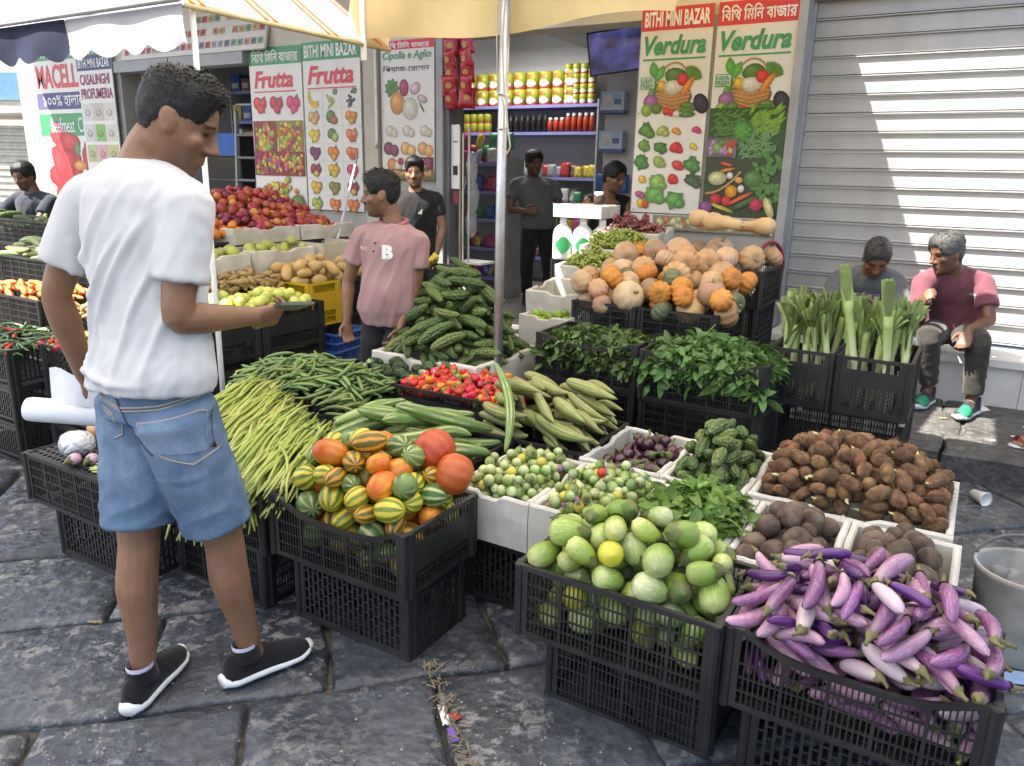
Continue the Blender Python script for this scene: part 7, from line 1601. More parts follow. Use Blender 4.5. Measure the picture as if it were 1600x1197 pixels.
pks = [pk_mat('tan pumpkin', (.52, .33, .18), (.46, .26, .12), 0), pk_mat('orange pumpkin', (.55, .24, .04), (.48, .18, .03), 0), pk_mat('buff pumpkin', (.55, .40, .26), (.48, .31, .17), 0), pk_mat('green pumpkin', (.07, .10, .05), (.14, .15, .07), 0), pk_mat('dusky pumpkin', (.36, .21, .13), (.28, .20, .12), 0)]
nm = ['tan', 'orange', 'buff', 'dark green', 'dusky']
var = []
for i, (c, r, h, rb_, a) in enumerate([(0, .076, .060, 10, .10), (1, .072, .052, 12, .10), (2, .085, .074, 10, .06), (0, .070, .062, 11, .04), (3, .066, .054, 12, .10), (1, .068, .050, 10, .12), (2, .078, .066, 14, .10), (4, .074, .064, 12, .05), (0, .08, .06, 12, .1)]):
    var.append((pumpkin_me(r, h, pks[c], rb_, a, i), 0, (r + h) / 2 * .96, f'{nm[c]} ribbed pumpkin in the pumpkin heap'))
crate(-1.985, -1.585, 3.95, 4.50, .60, .80, 'black crate of pumpkins at the left front of the heap', 'fine', 'fine'); crate(-1.58, -1.13, 3.95, 4.50, .60, .80, 'black crate of pumpkins at the right front of the heap', 'fine', 'fine')
crate(-1.60, -1.06, 4.53, 5.05, .76, .98, 'higher black crate of pumpkins at the back', 'fine', 'fine')
for (a, b, c, d) in ((-1.97, -1.60, 3.97, 4.48), (-1.56, -1.15, 3.97, 4.48)):
    crate(a, b, c, d, .0, .30, f'bottom black crate under the pumpkins, {"left" if a < -1.7 else "right"} side', 'fine', 'fine'); crate(a, b, c, d, .302, .598, f'middle black crate under the pumpkins, {"left" if a < -1.7 else "right"} side', 'fine', 'fine')
crate(-1.58, -1.08, 4.55, 5.03, .142, .45, 'lower black crate under the back pumpkins', 'fine', 'fine'); crate(-1.58, -1.08, 4.55, 5.03, .452, .758, 'upper black crate under the back pumpkins', 'fine', 'fine')
rp_ = (-2.02, -1.06, 3.94, 5.02)
pt = lambda x, y: np.where(y < 4.5, .93 + .30 * np.clip((y - 3.98) / .5, 0, 1) * np.clip(1.2 - 1.4 * np.abs(x + 1.5), 0, 1), 1.30 - .12 * np.abs(x + 1.35) / .3)
pf = lambda x, y: np.where(y < 4.5, .74 + .15 * np.clip((y - 4.05) / .45, 0, 1) * (x > -1.8), .98)
scatter('pumpkin', 'pumpkin', 'pumpkins in the heap', var, rp_, pf, pt, 66, 201, None, sink=.12, scales=(.82, .95, 1.06))
bn = mat('butternut skin', (.60, .42, .22), (.54, .36, .18), 7, .5, .05, 40, rand=.12)
Vb, Fb = revolve([(1e-4, -.15), (.045, -.14), (.066, -.10), (.064, -.05), (.045, .0), (.038, .06), (.038, .13), (.03, .16), (.008, .165), (.006, .185), (1e-4, .186)], 18); bme = mk('butternut_squash', alongX(Vb), Fb, bn)
for i, (x, y, z, rz, lb) in enumerate([(-1.50, 4.86, 1.30, .2, 'pale butternut squash lying on top of the pumpkins, left'), (-1.22, 4.90, 1.27, 2.9, 'pale butternut squash lying on top of the pumpkins, right'), (-1.38, 4.74, 1.29, -.3, 'pale butternut squash lying in front on the pumpkin top')]):
    ob('butternut_squash', bme, mat4=Matrix.Translation((x, y, z - .055)) @ Euler((0, .05, rz)).to_matrix().to_4x4() @ Matrix.Scale(.85, 4), label=lb, cat='squash')

# limes and grapes on the stepped boxes
U0, U1 = -2.37, -1.93
_, MLa = foam_box(-2.28, -1.96, 3.86, 4.12, .52, .70, 'low white foam box with a few limes behind the leafy greens')
_, MLb = foam_box(U0, U1, 4.10, 4.46, .66, .83, 'white foam box half filled with limes', tilt=.12)
_, MG1 = foam_box(U0, U1, 4.47, 4.80, .80, .95, 'white foam box of green grapes, nearer of the two', tilt=.12)
_, MG2 = foam_box(U0, U1, 4.82, 5.13, .90, 1.05, 'white foam box of green grapes, farther of the two', tilt=.12)
_, MG3 = foam_box(U0 - .04, U1, 5.15, 5.46, .98, 1.13, 'white foam box of red grapes below the vegetable poster', tilt=.12)
for (v0, v1, z, lb) in ((3.88, 4.10, .515, 'black crate under the low lime box'), (4.12, 4.44, .655, 'black crate under the lime box'), (4.49, 4.79, .795, 'black crate under the nearer green grapes'), (4.84, 5.12, .895, 'black crate under the farther green grapes'), (5.17, 5.45, .975, 'black crate under the red grapes')):
    crate(U0 + .03, U1 - .02, v0, v1, .0 if v0 < 4.6 else .142, z, lb, 'slot', 'slot')
lime_m = mat('lime skin', (.18, .32, .03), (.32, .40, .04), 20, .35, .15, 200, rand=.4, hue=.06); lime_y = mat('yellow lime skin', (.60, .46, .03), (.5, .42, .04), 20, .35, .15, 200)
def citrus_me(name, r, mm, seed=0, k=1.08):
    V, F = revolve([(1e-4, -r * 1.14), (r * .12, -r * 1.1), (r * .45, -r * .9), (r * .8, -r * .58), (r, 0), (r * .8, r * .58), (r * .45, r * .9), (r * .1, r * 1.03), (1e-4, r * 1.05)], 14); V[:, 2] *= k / 1.08
    return mk(name, alongX(V), F, mm)
var = [(citrus_me('lime', .026, lime_m), 0, .026, 'green lime in the half filled foam box')] * 7 + [(citrus_me('lime', .026, lime_y), 0, .026, 'yellow lime among the green limes')]
rl = (-.19, .19, -.15, .13); scatter('lime', 'lime', 'limes in the foam box', var, rl, flat(.025), lambda x, y: .10 + 0 * x - .15 * (y + .0), 34, 211, MLb, wall=.16)
scatter('lime', 'lime', 'limes in the low foam box', [(v[0], 0, v[2], 'green lime in the low box behind the leafy greens') for v in var[:1]], (-.13, .13, -.10, .10), flat(.12), flat(.20), 16, 212, MLa, wall=.16)
gr_g = mat('green grape skin', (.26, .34, .06), (.36, .40, .10), 30, .25, rand=.2, sss=.0); gr_r = mat('red grape skin', (.20, .05, .06), (.32, .12, .10), 20, .35, rand=.4, hue=.03)
gst = mat('grape stem', (.20, .16, .06))
ico = revolve(ell_prof(1., 1., 6), 8)
def bunch_me(mm, seed, n=46, r=.0105):
    rg = np.random.default_rng(seed); mb = MB()
    for k in range(n):
        a, t = rg.uniform(0, 6.28), rg.random(); R = .036 * (1 - .6 * t) * math.sqrt(rg.uniform(.4, 1)); c = np.array([(t - .5) * .13, R * math.cos(a), R * math.sin(a)])
        mb.add(ico[0] * r * rg.uniform(.85, 1.12) * np.array([1.0, 1., 1.12]) + c, ico[1])
    mb.tube([(-.07, 0, .0), (-.1, .01, .02)], .002, 5, 1); return mb.mesh('grape_bunch', [mm, gst], True)
for MX, mm, sd, lb, gp_ in ((MG1, gr_g, 221, 'bunch of green grapes in the nearer grape box', 'green grapes near'), (MG2, gr_g, 222, 'bunch of green grapes in the farther grape box', 'green grapes far'), (MG3, gr_r, 223, 'bunch of red grapes below the vegetable poster', 'red grapes')):
    var = [(bunch_me(mm, sd + i), .13, .033, lb) for i in range(2)]; rg_ = (-.20, .20, -.13, .13); scatter('grape_bunch', 'grapes', gp_, var, rg_, mound(rg_, .05, .06, 2), mound(rg_, .15, .10, 2), 26, sd, MX, wall=.13, sink=.45)

# detergent bottles, lid and counter in the doorway
ctr = crate(-2.86, -2.46, 5.30, 5.72, .142, .50, 'lower black crate under the detergent bottles', 'slot', 'slot'); crate(-2.86, -2.46, 5.30, 5.72, .502, .86, 'upper black crate under the detergent bottles', 'slot', 'slot')
def bottle(x, y, z, s_, lb, grp=None):
    e = empty('detergent_bottle', (x, y, z), .5, lb, 'bottle', grp)
    V, F = revolve(np.array([(1e-4, 0), (.055, 0), (.06, .01), (.06, .16), (.052, .20), (.03, .225), (.022, .235), (.022, .25), (1e-4, .25)]) * s_, 18, lambda A, T, R0, Z0: (R0 * (1 + .12 * np.cos(2 * A)), Z0)); ob('body', mk('body', V, F, mat('bottle plastic', (.74, .76, .72), (.70, .73, .68), 4, .35)), e)
    V, F = revolve(np.array([(.024, .236), (.024, .272), (.02, .276), (1e-4, .276)]) * s_, 14); ob('cap', mk('cap', V, F, M_white), e)
    a = np.linspace(-2.5, -.6, 10); Vl = [(.0685 * s_ * math.cos(t) * (1 + .12 * math.cos(2 * t)) * .90, .0685 * s_ * math.sin(t) * (1 + .12 * math.cos(2 * t)) * .97, (.10 + .055 * sg * math.sin((i + .5) / 10 * math.pi)) * s_) for i, t in enumerate(a) for sg in (-1, 1)]
    ob('bottle_label', mk('bottle_label', Vl, [(2 * i, 2 * i + 2, 2 * i + 3, 2 * i + 1) for i in range(9)], mat('green label', (.02, .25, .08))), e)
bottle(-2.78, 5.34, .862, 1.15, 'white detergent bottle with green label in the doorway, left'); bottle(-2.62, 5.36, .862, 1.15, 'white detergent bottle with green label in the doorway, middle'); bottle(-2.48, 5.40, .862, 1.15, 'white detergent bottle in the doorway, right, half behind the poster')
foam_box(-2.84, -2.44, 5.28, 5.62, 1.185, 1.28, 'white foam box lid resting on the detergent bottles', t=.02, notch=False)
e = empty('jar', (-2.52, 5.40, 1.283), label='small brown jar with white lid on the foam lid', cat='jar'); V, F = revolve([(1e-4, 0), (.04, 0), (.042, .01), (.042, .06), (.03, .075)], 14); ob('body', mk('body', V, F, mat('brown glass', (.06, .03, .03), None, 5, .15)), e); V, F = revolve([(.033, .07), (.033, .095), (1e-4, .096)], 14); ob('lid', mk('lid', V, F, M_white), e)

# hand cart with red wheel
ct = empty('hand_cart', (-1.20, 5.28, 0.14), label='hand cart with a red ring and white rail beside the pumpkin crates', cat='cart')
ring = [(.0 + .06 * math.sin(a), .16 * math.sin(a) * .8, .79 + .165 * math.cos(a)) for a in np.linspace(0, 6.283, 40)]
ob('ring', MB().tube(ring, .013, 8, caps=False).mesh('ring', mat('red hose', (.28, .02, .025), None, 6, .4), True), ct)
rl_ = MB()
for o in (-.02, .03): rl_.tube([(o - .02, -.10, .86), (o - .10, -.42, .42)], .007, 6)
for k in range(7): t = k / 6; rl_.tube([(-.04 - .08 * t, -.10 - .32 * t, .86 - .44 * t), (.01 - .08 * t, -.10 - .32 * t, .86 - .44 * t)], .004, 5)
ob('rail', rl_.mesh('rail', M_white, True), ct); ob('post', MB().tube([(.0, .02, 0), (.0, .02, .95)], .014, 8).mesh('post', M_dsteel, True), ct)

# ================================================================== LEFT DISPLAY (faces the aisle, steps up away from it)
def stack(u0, u1, v0, v1, zs, lb, **kw):
    for i in range(len(zs) - 1): crate(u0, u1, v0, v1, zs[i] + .002, zs[i + 1], f'{lb}, {["lowest", "second", "third", "fourth", "fifth"][i]} of its stack', **kw)
stack(-3.80, -3.40, 2.42, 2.90, (0, .24, .48, .72), 'black crate under the sunlit limes near the thin white pole', long_style='slot', end_style='solid')
stack(-3.80, -3.40, 2.92, 3.40, (0, .24, .48, .72), 'black crate under the sunlit limes near the blue baskets', long_style='slot', end_style='solid')
brl = mat('big lime skin', (.56, .60, .12), (.64, .64, .16), 20, .35, .15, 200, rand=.3, hue=.04)
var = [(citrus_me('lime', .031, brl), 0, .031, 'large yellow green lime in the sunlit heap')]
r_ = (-3.78, -3.42, 2.44, 3.38); scatter('lime', 'lime', 'sunlit limes on the left display', var, r_, flat(.70), mound(r_, .76, .05, 3), 95, 301, None, wall=.715)
ob('price_card', MB().box(0, .002, 0, .09, 0, .06).mesh('price_card', M_white), loc=(-3.388, 3.08, .32), label='small white card on the lime crates', cat='card')
crate(-4.12, -3.82, 2.40, 3.20, .60, .80, 'black crate of ginger above the limes', 'fine', 'fine'); stack(-4.12, -3.82, 2.42, 3.18, (0, .3, .6), 'black crate under the ginger', long_style='fine', end_style='fine')
gin = mat('ginger skin', (.36, .25, .11), (.27, .18, .07), 25, .75, .4, 80, rand=.35)
def ginger_me(seed):
    rg = np.random.default_rng(seed); mb = MB()
    mb.tube([(-.05, 0, 0), (-.02, .008, 0), (.02, -.006, .004), (.05, .004, 0)], [.008, .016, .017, .009], 9)
    for k in range(3): x = rg.uniform(-.03, .035); s_ = rg.choice([-1, 1]); mb.tube([(x, 0, 0), (x + .008, s_ * .022, .004), (x + .012, s_ * .034, .003)], [.013, .012, .006], 8)
    return mb.mesh('ginger', gin, True)
var = [(ginger_me(i), .11, .018, 'knobbly tan ginger root in the ginger heap') for i in range(4)]; r_ = (-4.12, -3.72, 2.42, 3.40)
scatter('ginger', 'ginger', 'ginger on the left display', var, r_, mound(r_, .76, .05, 2), mound(r_, .85, .08, 2), 130, 302, None, sink=.25)
_, MYc = crate(-3.98, -3.56, 3.43, 3.72, .52, .80, 'bright yellow plastic crate of potatoes', 'solid', 'solid', m=M_ycr); stack(-3.98, -3.58, 3.44, 3.70, (.14, .52), 'dark crate under the yellow potato crate', long_style='slot', end_style='slot')
stack(-3.98, -3.57, 3.74, 4.05, (.14, .46, .79), 'black crate of potatoes beside the yellow crate', long_style='fine', end_style='fine')
pot = mat('potato skin', (.52, .36, .15), (.44, .28, .10), 18, .6, .15, 60, rand=.25); var = [(melon_me(L, r, pot, 5, .02, i, 14, 10), L, r, 'yellow potato in the potato crates') for i, (L, r) in enumerate(((.11, .036), (.095, .034), (.12, .035)))]
r_ = (-4.0, -3.58, 3.44, 4.04); scatter('potato', 'potato', 'potatoes on the left display', var, r_, flat(.77), mound(r_, .87, .07, 2.5), 52, 303, None, wall=.79)
_, MA1 = foam_box(-4.40, -4.06, 2.80, 3.42, .82, .96, 'white foam tray of green apples, nearer'); _, MA2 = foam_box(-4.40, -4.04, 3.44, 3.98, .82, .97, 'white foam tray of green apples, farther')
stack(-4.40, -4.08, 2.82, 3.96, (.0, .4, .818), 'black crate under the green apples', long_style='fine', end_style='fine')
def apple_me(name, r, mm, seed):
    V, F = revolve([(1e-4, -r * .78), (r * .3, -r * .88), (r * .7, -r * .72), (r * .97, -.2 * r), (r, .2 * r), (r * .8, r * .68), (r * .4, r * .85), (r * .12, r * .72), (1e-4, r * .62)], 16); b = len(V)
    T, F2 = tube([(0, 0, r * .6), (.001, .001, r * 1.1)], [.0015, .0018], 5); nf = len(F)
    return mk(name, alongX(np.vstack([V * (1 + .03 * vnoise(V, 20, seed))[:, None], T])), list(F) + [tuple(i + b for i in f) for f in F2], [mm, gst], True, [0] * nf + [1] * len(F2))
ga = mat('green apple skin', (.36, .42, .07), (.44, .44, .10), 12, .35, rand=.25, hue=.03); var = [(apple_me('green_apple', .036, ga, i), 0, .036, 'green apple in the foam trays') for i in range(2)]
for MX, wd, sd in ((MA1, .30, 304), (MA2, .26, 305)): r_ = (-.16, .16, -wd, wd); scatter('green_apple', 'apple', 'green apples on the left display', var, r_, flat(.06), mound(r_, .19, .05, 2.5), 40, sd, MX, wall=.12)
cb = empty('carton', (-4.12, 4.18, .84), label='empty pale carton beside the green apples', cat='box'); ob('front', MB().box(.13, .145, -.19, .19, 0, .15).mesh('front', mat('pale carton', (.62, .55, .42))), cb); ob('side', MB().box(-.2, .128, -.19, -.175, 0, .15).mesh('side', MATS['pale carton']), cb); ob('side', MB().box(-.2, .128, .175, .19, 0, .15).mesh('side', MATS['pale carton']), cb); ob('base', MB().box(-.2, .128, -.174, .174, 0, .012).mesh('base', MATS['pale carton']), cb)
stack(-4.35, -3.98, 4.0, 4.38, (.14, .5, .838), 'black crate under the pale carton', long_style='fine', end_style='fine')
ora = mat('orange peel', (.62, .22, .015), (.55, .16, .01), 14, .4, .25, 220, rand=.25, hue=.02); var = [(citrus_me('orange', .037, ora, 0, 1.), 0, .037, 'orange in the heap left of the red apples')]
r_ = (-4.98, -4.42, 3.1, 3.78); scatter('orange', 'orange', 'oranges on the left display', var, r_, flat(1.02), lambda x, y: 1.13 + .26 * np.clip((-4.42 - x) / .5, 0, 1), 75, 306, None, sink=.1)
ap = axial_mat('red apple skin', [(0., (.42, .16, .03)), (.35, (.36, .03, .03)), (1., (.30, .015, .03))], .07, .35, (.55, .3, .05), .3, .5, .03, 9, .9); pm = mat('plum skin', (.12, .01, .03), (.2, .02, .05), 14, .35, rand=.4); pc = axial_mat('peach skin', [(0., (.62, .34, .05)), (.6, (.58, .18, .05)), (1., (.45, .05, .04))], .07, .2, (.6, .4, .1), .5, .2)
var = [(apple_me('red_apple', .035, ap, i), 0, .035, 'red apple in the tall apple heap') for i in range(2)] * 3 + [(apple_me('plum', .034, pm, 3), 0, .034, 'dark plum in the apple heap'), (apple_me('peach', .034, pc, 4), 0, .034, 'yellow red peach in the apple heap')]
r_ = (-5.15, -4.38, 3.72, 4.78)
at_ = lambda x, y: 1.12 + .23 * np.clip((-4.40 - x) / .62, 0, 1) - .10 * np.clip(np.abs(y - 4.2) / .5, 0, 2) ** 2; scatter('red_apple', 'fruit', 'red fruit on the left display', var, r_, lambda x, y: at_(x, y) - .10, at_, 220, 307, None, sink=.1)
stack(-5.15, -4.42, 2.95, 3.6, (.0, .5, 1.0), 'black crate under the oranges', long_style='fine', end_style='fine'); stack(-5.15, -4.40, 3.62, 4.7, (.14, .5, 1.0), 'black crate under the red apples', long_style='fine', end_style='fine')
foam_box(-4.75, -4.37, 3.55, 4.15, .98, 1.09, 'white foam tray in front of the red apples, left'); foam_box(-4.75, -4.37, 4.17, 4.75, .98, 1.09, 'white foam tray in front of the red apples, right')
# blue baskets nested in a stack
for i in range(3):
    e = empty('shopping_basket', (-3.58, 3.60, .14 + i * .055), .1, f'blue plastic shopping basket, {["bottom", "middle", "top"][i]} of the nested stack', 'basket', 'nested blue baskets')
    mb = MB(); w0, w1, d0, d1, h = .15, .185, .12, .15, .24
    for sx in (-1, 1):
        for k in range(9): t = -1 + k / 4; mb.tube([(sx * w0, t * d0, 0), (sx * w1, t * d1, h)], .005, 5)
    for sy in (-1, 1):
        for k in range(11): t = -1 + k / 5; mb.tube([(t * w0, sy * d0, 0), (t * w1, sy * d1, h)], .005, 5)
    ob('ribs', mb.mesh('ribs', M_bcr, True), e)
    wl = MB(); 
    for zz, z2 in ((0, .06), (.15, h)):
        f0, f1 = zz / h, z2 / h; A = [(w0 + (w1 - w0) * f, d0 + (d1 - d0) * f) for f in (f0, f1)]
        c0 = [(-A[0][0], -A[0][1]), (A[0][0], -A[0][1]), (A[0][0], A[0][1]), (-A[0][0], A[0][1])]; c1 = [(-A[1][0], -A[1][1]), (A[1][0], -A[1][1]), (A[1][0], A[1][1]), (-A[1][0], A[1][1])]
        wl.add([(*p, zz) for p in c0] + [(*p, z2) for p in c1], [(k, (k + 1) % 4, (k + 1) % 4 + 4, k + 4) for k in range(4)])
    ob('walls', wl.mesh('walls', M_bcr), e)
    R4 = [(w1 + .012, d1 + .012), (-w1 - .012, d1 + .012), (-w1 - .012, -d1 - .012), (w1 + .012, -d1 - .012)]; ob('rim', MB().tube([(*p, h) for p in R4 + R4[:1]], .012, 6).mesh('rim', M_bcr), e); ob('base', MB().box(-w0, w0, -d0, d0, 0, .006).mesh('base', M_bcr), e)
# ---- left stall front
stack(-3.98, -3.44, 2.0, 2.36, (0, .2, .40, .62), 'black crate under the mixed peppers at the left', long_style='slot', end_style='slot'); stack(-4.62, -4.02, 1.86, 2.24, (0, .2, .40, .60), 'black crate under the green chillies at the left edge', long_style='slot', end_style='slot')
ch_g = mat('green chilli skin', (.05, .11, .04), (.09, .16, .06), 16, .3, rand=.4); ch_r = mat('red chilli skin', (.45, .015, .015), None, 16, .25, rand=.3)
var = [(long_me('chilli', .10, .0065, ch_g, b, None, 7, 9, .4, .5), .10, .0065, 'thin green chilli in the chilli crate at the left') for b in (.1, .2)] * 3 + [(long_me('chilli', .09, .0075, ch_r, .12, None, 7, 9, .4, .5), .09, .0075, 'red chilli among the green chillies')]
r_ = (-4.62, -4.0, 1.86, 2.24); scatter('chilli', 'chilli', 'chillies at the left', var, r_, mound(r_, .57, .04, 2), mound(r_, .63, .06, 2), 190, 401, None, sink=.3, K=8)
var = [(pepper_me(.022, pr_, 11), 0, .021, 'red pepper in the mixed pepper crate'), (pepper_me(.022, po_, 12), 0, .021, 'orange pepper in the mixed pepper crate'), (pepper_me(.02, mat('yellow pepper skin', (.6, .42, .02), (.5, .4, .04), 14, .25), 13), 0, .019, 'yellow pepper in the mixed pepper crate'), (pepper_me(.02, pg_, 14), 0, .019, 'green pepper in the mixed pepper crate')]
r_ = (-4.02, -3.45, 2.0, 2.44); scatter('pepper', 'pepper', 'mixed peppers at the left', var, r_, mound(r_, .58, .05, 2), mound(r_, .66, .08, 2), 110, 402, None, sink=.15)
stack(-4.5, -3.82, 2.42, 2.66, (.0, .34, .68), 'black crate under the loose ginger at the left', long_style='fine', end_style='fine')
r_ = (-4.45, -3.84, 2.36, 2.66); var = [(ginger_me(i), .11, .018, 'ginger root heaped above the mixed peppers') for i in range(3)]; scatter('ginger', 'ginger', 'ginger above the peppers', var, r_, flat(.67), mound(r_, .74, .05, 2), 36, 403, None, sink=.2)
stack(-5.3, -4.52, 2.30, 2.66, (0, .38, .74), 'black crate of carrots at the left edge', long_style='fine', end_style='fine')
car = mat('carrot skin', (.60, .17, .03), (.52, .13, .02), 20, .45, .2, 60, rand=.2); var = [(long_me('carrot', .21, .017, car, .02, None, 10, 12, .0, .28), .21, .017, 'orange carrot at the left edge')]
r_ = (-5.3, -4.5, 2.32, 2.64); scatter('carrot', 'carrot', 'carrots at the left', var, r_, flat(.72), mound(r_, .78, .06, 2), 40, 404, None, sink=.15, yaw=(-.5, .3))
stack(-5.9, -4.75, 2.78, 3.16, (0, .44, .87), 'black crate of gourds at the left edge', long_style='fine', end_style='fine')
var = [(long_me('long_gourd', .30, .026, rgm if i else sc1, .08, (8, .06), 14, 14, .3, .35), .30, .026, 'long green gourd at the left edge') for i in range(2)]; r_ = (-5.9, -4.9, 2.80, 3.14); scatter('long_gourd', 'gourd', 'gourds at the left', var, r_, flat(.85), mound(r_, .93, .08, 2), 34, 405, None, sink=.15, yaw=(-.4, .5))
var = [(egg_me('purple_eggplant', .17, .022, pl, 3, .06, 12, 12, .12, .42), .17, .022, 'lilac eggplant at the left beside the gourds')]; r_ = (-5.05, -4.6, 2.80, 3.14); scatter('purple_eggplant', 'eggplant', 'eggplants at the left', var, r_, flat(.87), flat(.96), 16, 406, None, sink=.1, yaw=(-.5, .5))
crate(-7.7, -5.0, 3.25, 3.6, .86, 1.06, 'black crate of zucchini at the back of the left stall', 'fine', 'fine'); stack(-7.7, -5.0, 3.26, 3.58, (0, .43, .858), 'black crate under the zucchini', long_style='fine', end_style='fine')
var = [(long_me('zucchini', .20, .026, bg1, .03, (8, .03), 12, 12, .1, .3), .20, .026, 'green zucchini in the crate at the far left')]; r_ = (-7.65, -5.05, 3.27, 3.58); scatter('zucchini', 'zucchini', 'zucchini at the far left', var, r_, flat(.98), mound(r_, 1.08, .06, 2), 70, 407, None, wall=1.05, sink=.1)
# ================================================================== SMALL THINGS
# dented bucket with rubbish at the right edge
bk_ = empty('bucket', (.29, 2.80, 0), label='dirty pale plastic bucket of rubbish at the right edge', cat='bucket')
M_bk = mat('dirty bucket plastic', (.46, .44, .40), (.22, .20, .17), 7, .6, .2, 40, lo=.4, hi=.75)
V, F = revolve([(1e-4, .004), (.125, .0), (.130, .01), (.150, .27), (.156, .285), (.158, .30), (.150, .302), (.146, .29), (.128, .05), (1e-4, .045)], 30); V = V * (1 + .02 * vnoise(V, 6, 3))[:, None]; ob('pail', mk('pail', V, F, M_bk), bk_)
ob('handle', MB().tube([(.155 * math.cos(a), .02 + .06 * math.sin(a), .28 + .10 * math.sin(a)) for a in np.linspace(0.1, 3.0, 16)], .005, 6).mesh('handle', M_dsteel, True), bk_)
rj = np.random.default_rng(5)
for i in range(12):
    V, F = revolve(ell_prof(.035, .03, 7), 9); V = V * (1 + .35 * vnoise(V, 25, i))[:, None]; ob('rubbish', mk('rubbish', V, F, [mat('brown rubbish', (.12, .09, .06), (.22, .18, .14), 20, .9), mat('grey rubbish', (.3, .3, .3), (.2, .2, .2), 20, .7), plm.m][i % 3]), bk_, loc=(rj.uniform(-.09, .09), rj.uniform(-.09, .09), .235 + rj.uniform(-.02, .03)), rot=(rj.uniform(0, 3), 0, rj.uniform(0, 6)))
ob('board_scrap', MB().box(-.09, .09, -.03, .03, 0, .008).mesh('board_scrap', M_dsteel), bk_, loc=(.03, -.02, .29), rot=(.3, -.5, .6))
# cup on the street
cup = empty('cup', (.17, 4.15, .032), .6, 'small white plastic cup lying on the street by the kerb', 'cup'); cup.rotation_euler = (1.5, .2, .7)
V, F = revolve([(1e-4, -.04), (.024, -.04), (.033, .04), (.035, .043), (.031, .04), (.022, -.037), (1e-4, -.037)], 18); ob('wall', mk('wall', V, F, M_white), cup); V, F = revolve([(.034, .040), (.036, .043), (.034, .046)], 18); ob('rim', mk('rim', V, F, M_white), cup)
# scraps
def scrap(x, y, z, L, w, rz, m, lb, seed, cat='litter', name='litter'):
    n = 5; V = [(-L / 2 + L * i / n, -w / 2 + w * j / n, .006 * mnoise.noise(Vector((i * .9 + seed, j * .9, seed))) + .004) for i in range(n + 1) for j in range(n + 1)]
    return ob(name, mk(name, V, [(i * (n + 1) + j, (i + 1) * (n + 1) + j, (i + 1) * (n + 1) + j + 1, i * (n + 1) + j + 1) for i in range(n) for j in range(n)], m), loc=(x, y, z), rot=(0, 0, rz), label=lb, cat=cat)
scrap(.30, 2.62, .004, .10, .07, .4, mat('pale blue paper', (.35, .5, .7)), 'scrap of pale blue paper on the street beside the purple eggplants', 1)
scrap(-1.11, 1.51, .0, .09, .022, -.75, M_white, 'white paper strip in the paving joint below the melon crate', 2); scrap(-1.04, 1.455, .002, .06, .02, -.7, mat('purple wrapper', (.16, .08, .35)), 'purple wrapper in the paving joint', 3); scrap(-1.075, 1.52, .003, .03, .018, -.3, mat('red wrapper', (.45, .04, .03)), 'red scrap in the paving joint', 4)
ob('litter', MB().tube([(0, 0, .003), (.02, -.02, .006), (.05, -.015, .004), (.06, .01, .003)], .0018, 6).mesh('litter', M_kerb, True), loc=(-1.08, 1.40, .004), label='curl of pale string on the paving', cat='litter')
twg = mat('dry twig', (.24, .19, .11), None, 30, .9)
db = MB(); rj = np.random.default_rng(8)
for i in range(120):
    t_ = rj.uniform(0, 1); x, y = -1.30 + .40 * t_ + rj.normal(0, .014), 1.68 - .32 * t_ + rj.normal(0, .014); a = rj.uniform(0, 6.28); L = rj.uniform(.006, .035); db.tube([(x, y, .004), (x + math.cos(a) * L, y + math.sin(a) * L, .006 + rj.uniform(0, .01))], rj.uniform(.0008, .003), 4)
ob('litter_debris', db.mesh('litter_debris', twg), label='dry plant debris in the paving joints', cat='debris', kind='stuff')
pe = MB(); 
for i in range(420):
    x, y = rj.uniform(-3.4, .6), rj.uniform(.5, 1.75); s_ = rj.uniform(.002, .006); v_, f_ = revolve(ell_prof(s_, s_ * .6, 4), 5); pe.add(v_ + np.array([x, y, .003]), f_)
ob('grit', pe.mesh('grit', mat('pale grit', (.3, .28, .25), (.15, .14, .12), 3, .9)), label='fine grit strewn over the paving', cat='grit', kind='stuff')
for i in range(9):
    scrap(rj.uniform(-.2, .5), rj.uniform(4.5, 5.5), .150, rj.uniform(.02, .05), rj.uniform(.01, .02), rj.uniform(0, 3), M_white if i % 2 else twg, 'pale paper shred on the pavement at the right' if i % 2 else 'dry leaf shred on the pavement at the right', i + 10)['group'] = 'shreds on the pavement'
scrap(-2.37, 1.24, .002, .05, .015, .5, twg, 'dry leaf lying in the joint left of the man in white', 30, 'leaf', 'dry_leaf')
# bag and vegetables on the upturned crate
t = NT('crumpled film'); co = t.coord('Object'); t.bump(t.voro(co, 26, 'DISTANCE_TO_EDGE'), 1., .02); M_cf = t.fin(t.ramp(t.noise(co, 18, 3), [(.3, (.35, .36, .38)), (.7, (.75, .76, .78))]), .15, .8); MATS['crumpled film'] = M_cf
V, F = revolve(ell_prof(.062, .052, 16), 24); V = V * (1 + .10 * vnoise(V, 18, 2, 3))[:, None]; ob('plastic_bag', mk('plastic_bag', V, F, M_cf), loc=(-2.82, 1.50, .475), label='ball of crumpled clear plastic bag on the upturned crate', cat='bag')
V, F = revolve(ell_prof(.05, .045, 12), 16); oni = mat('onion skin', (.50, .24, .08), (.58, .34, .14), 12, .35)
for x, y, lb in ((-2.93, 1.66, 'tan onion at the back of the upturned crate'), (-2.70, 1.66, 'tan onion behind the crumpled bag')): ob('onion', mk('onion', V, F, oni), loc=(x, y, .472), label=lb, cat='onion')
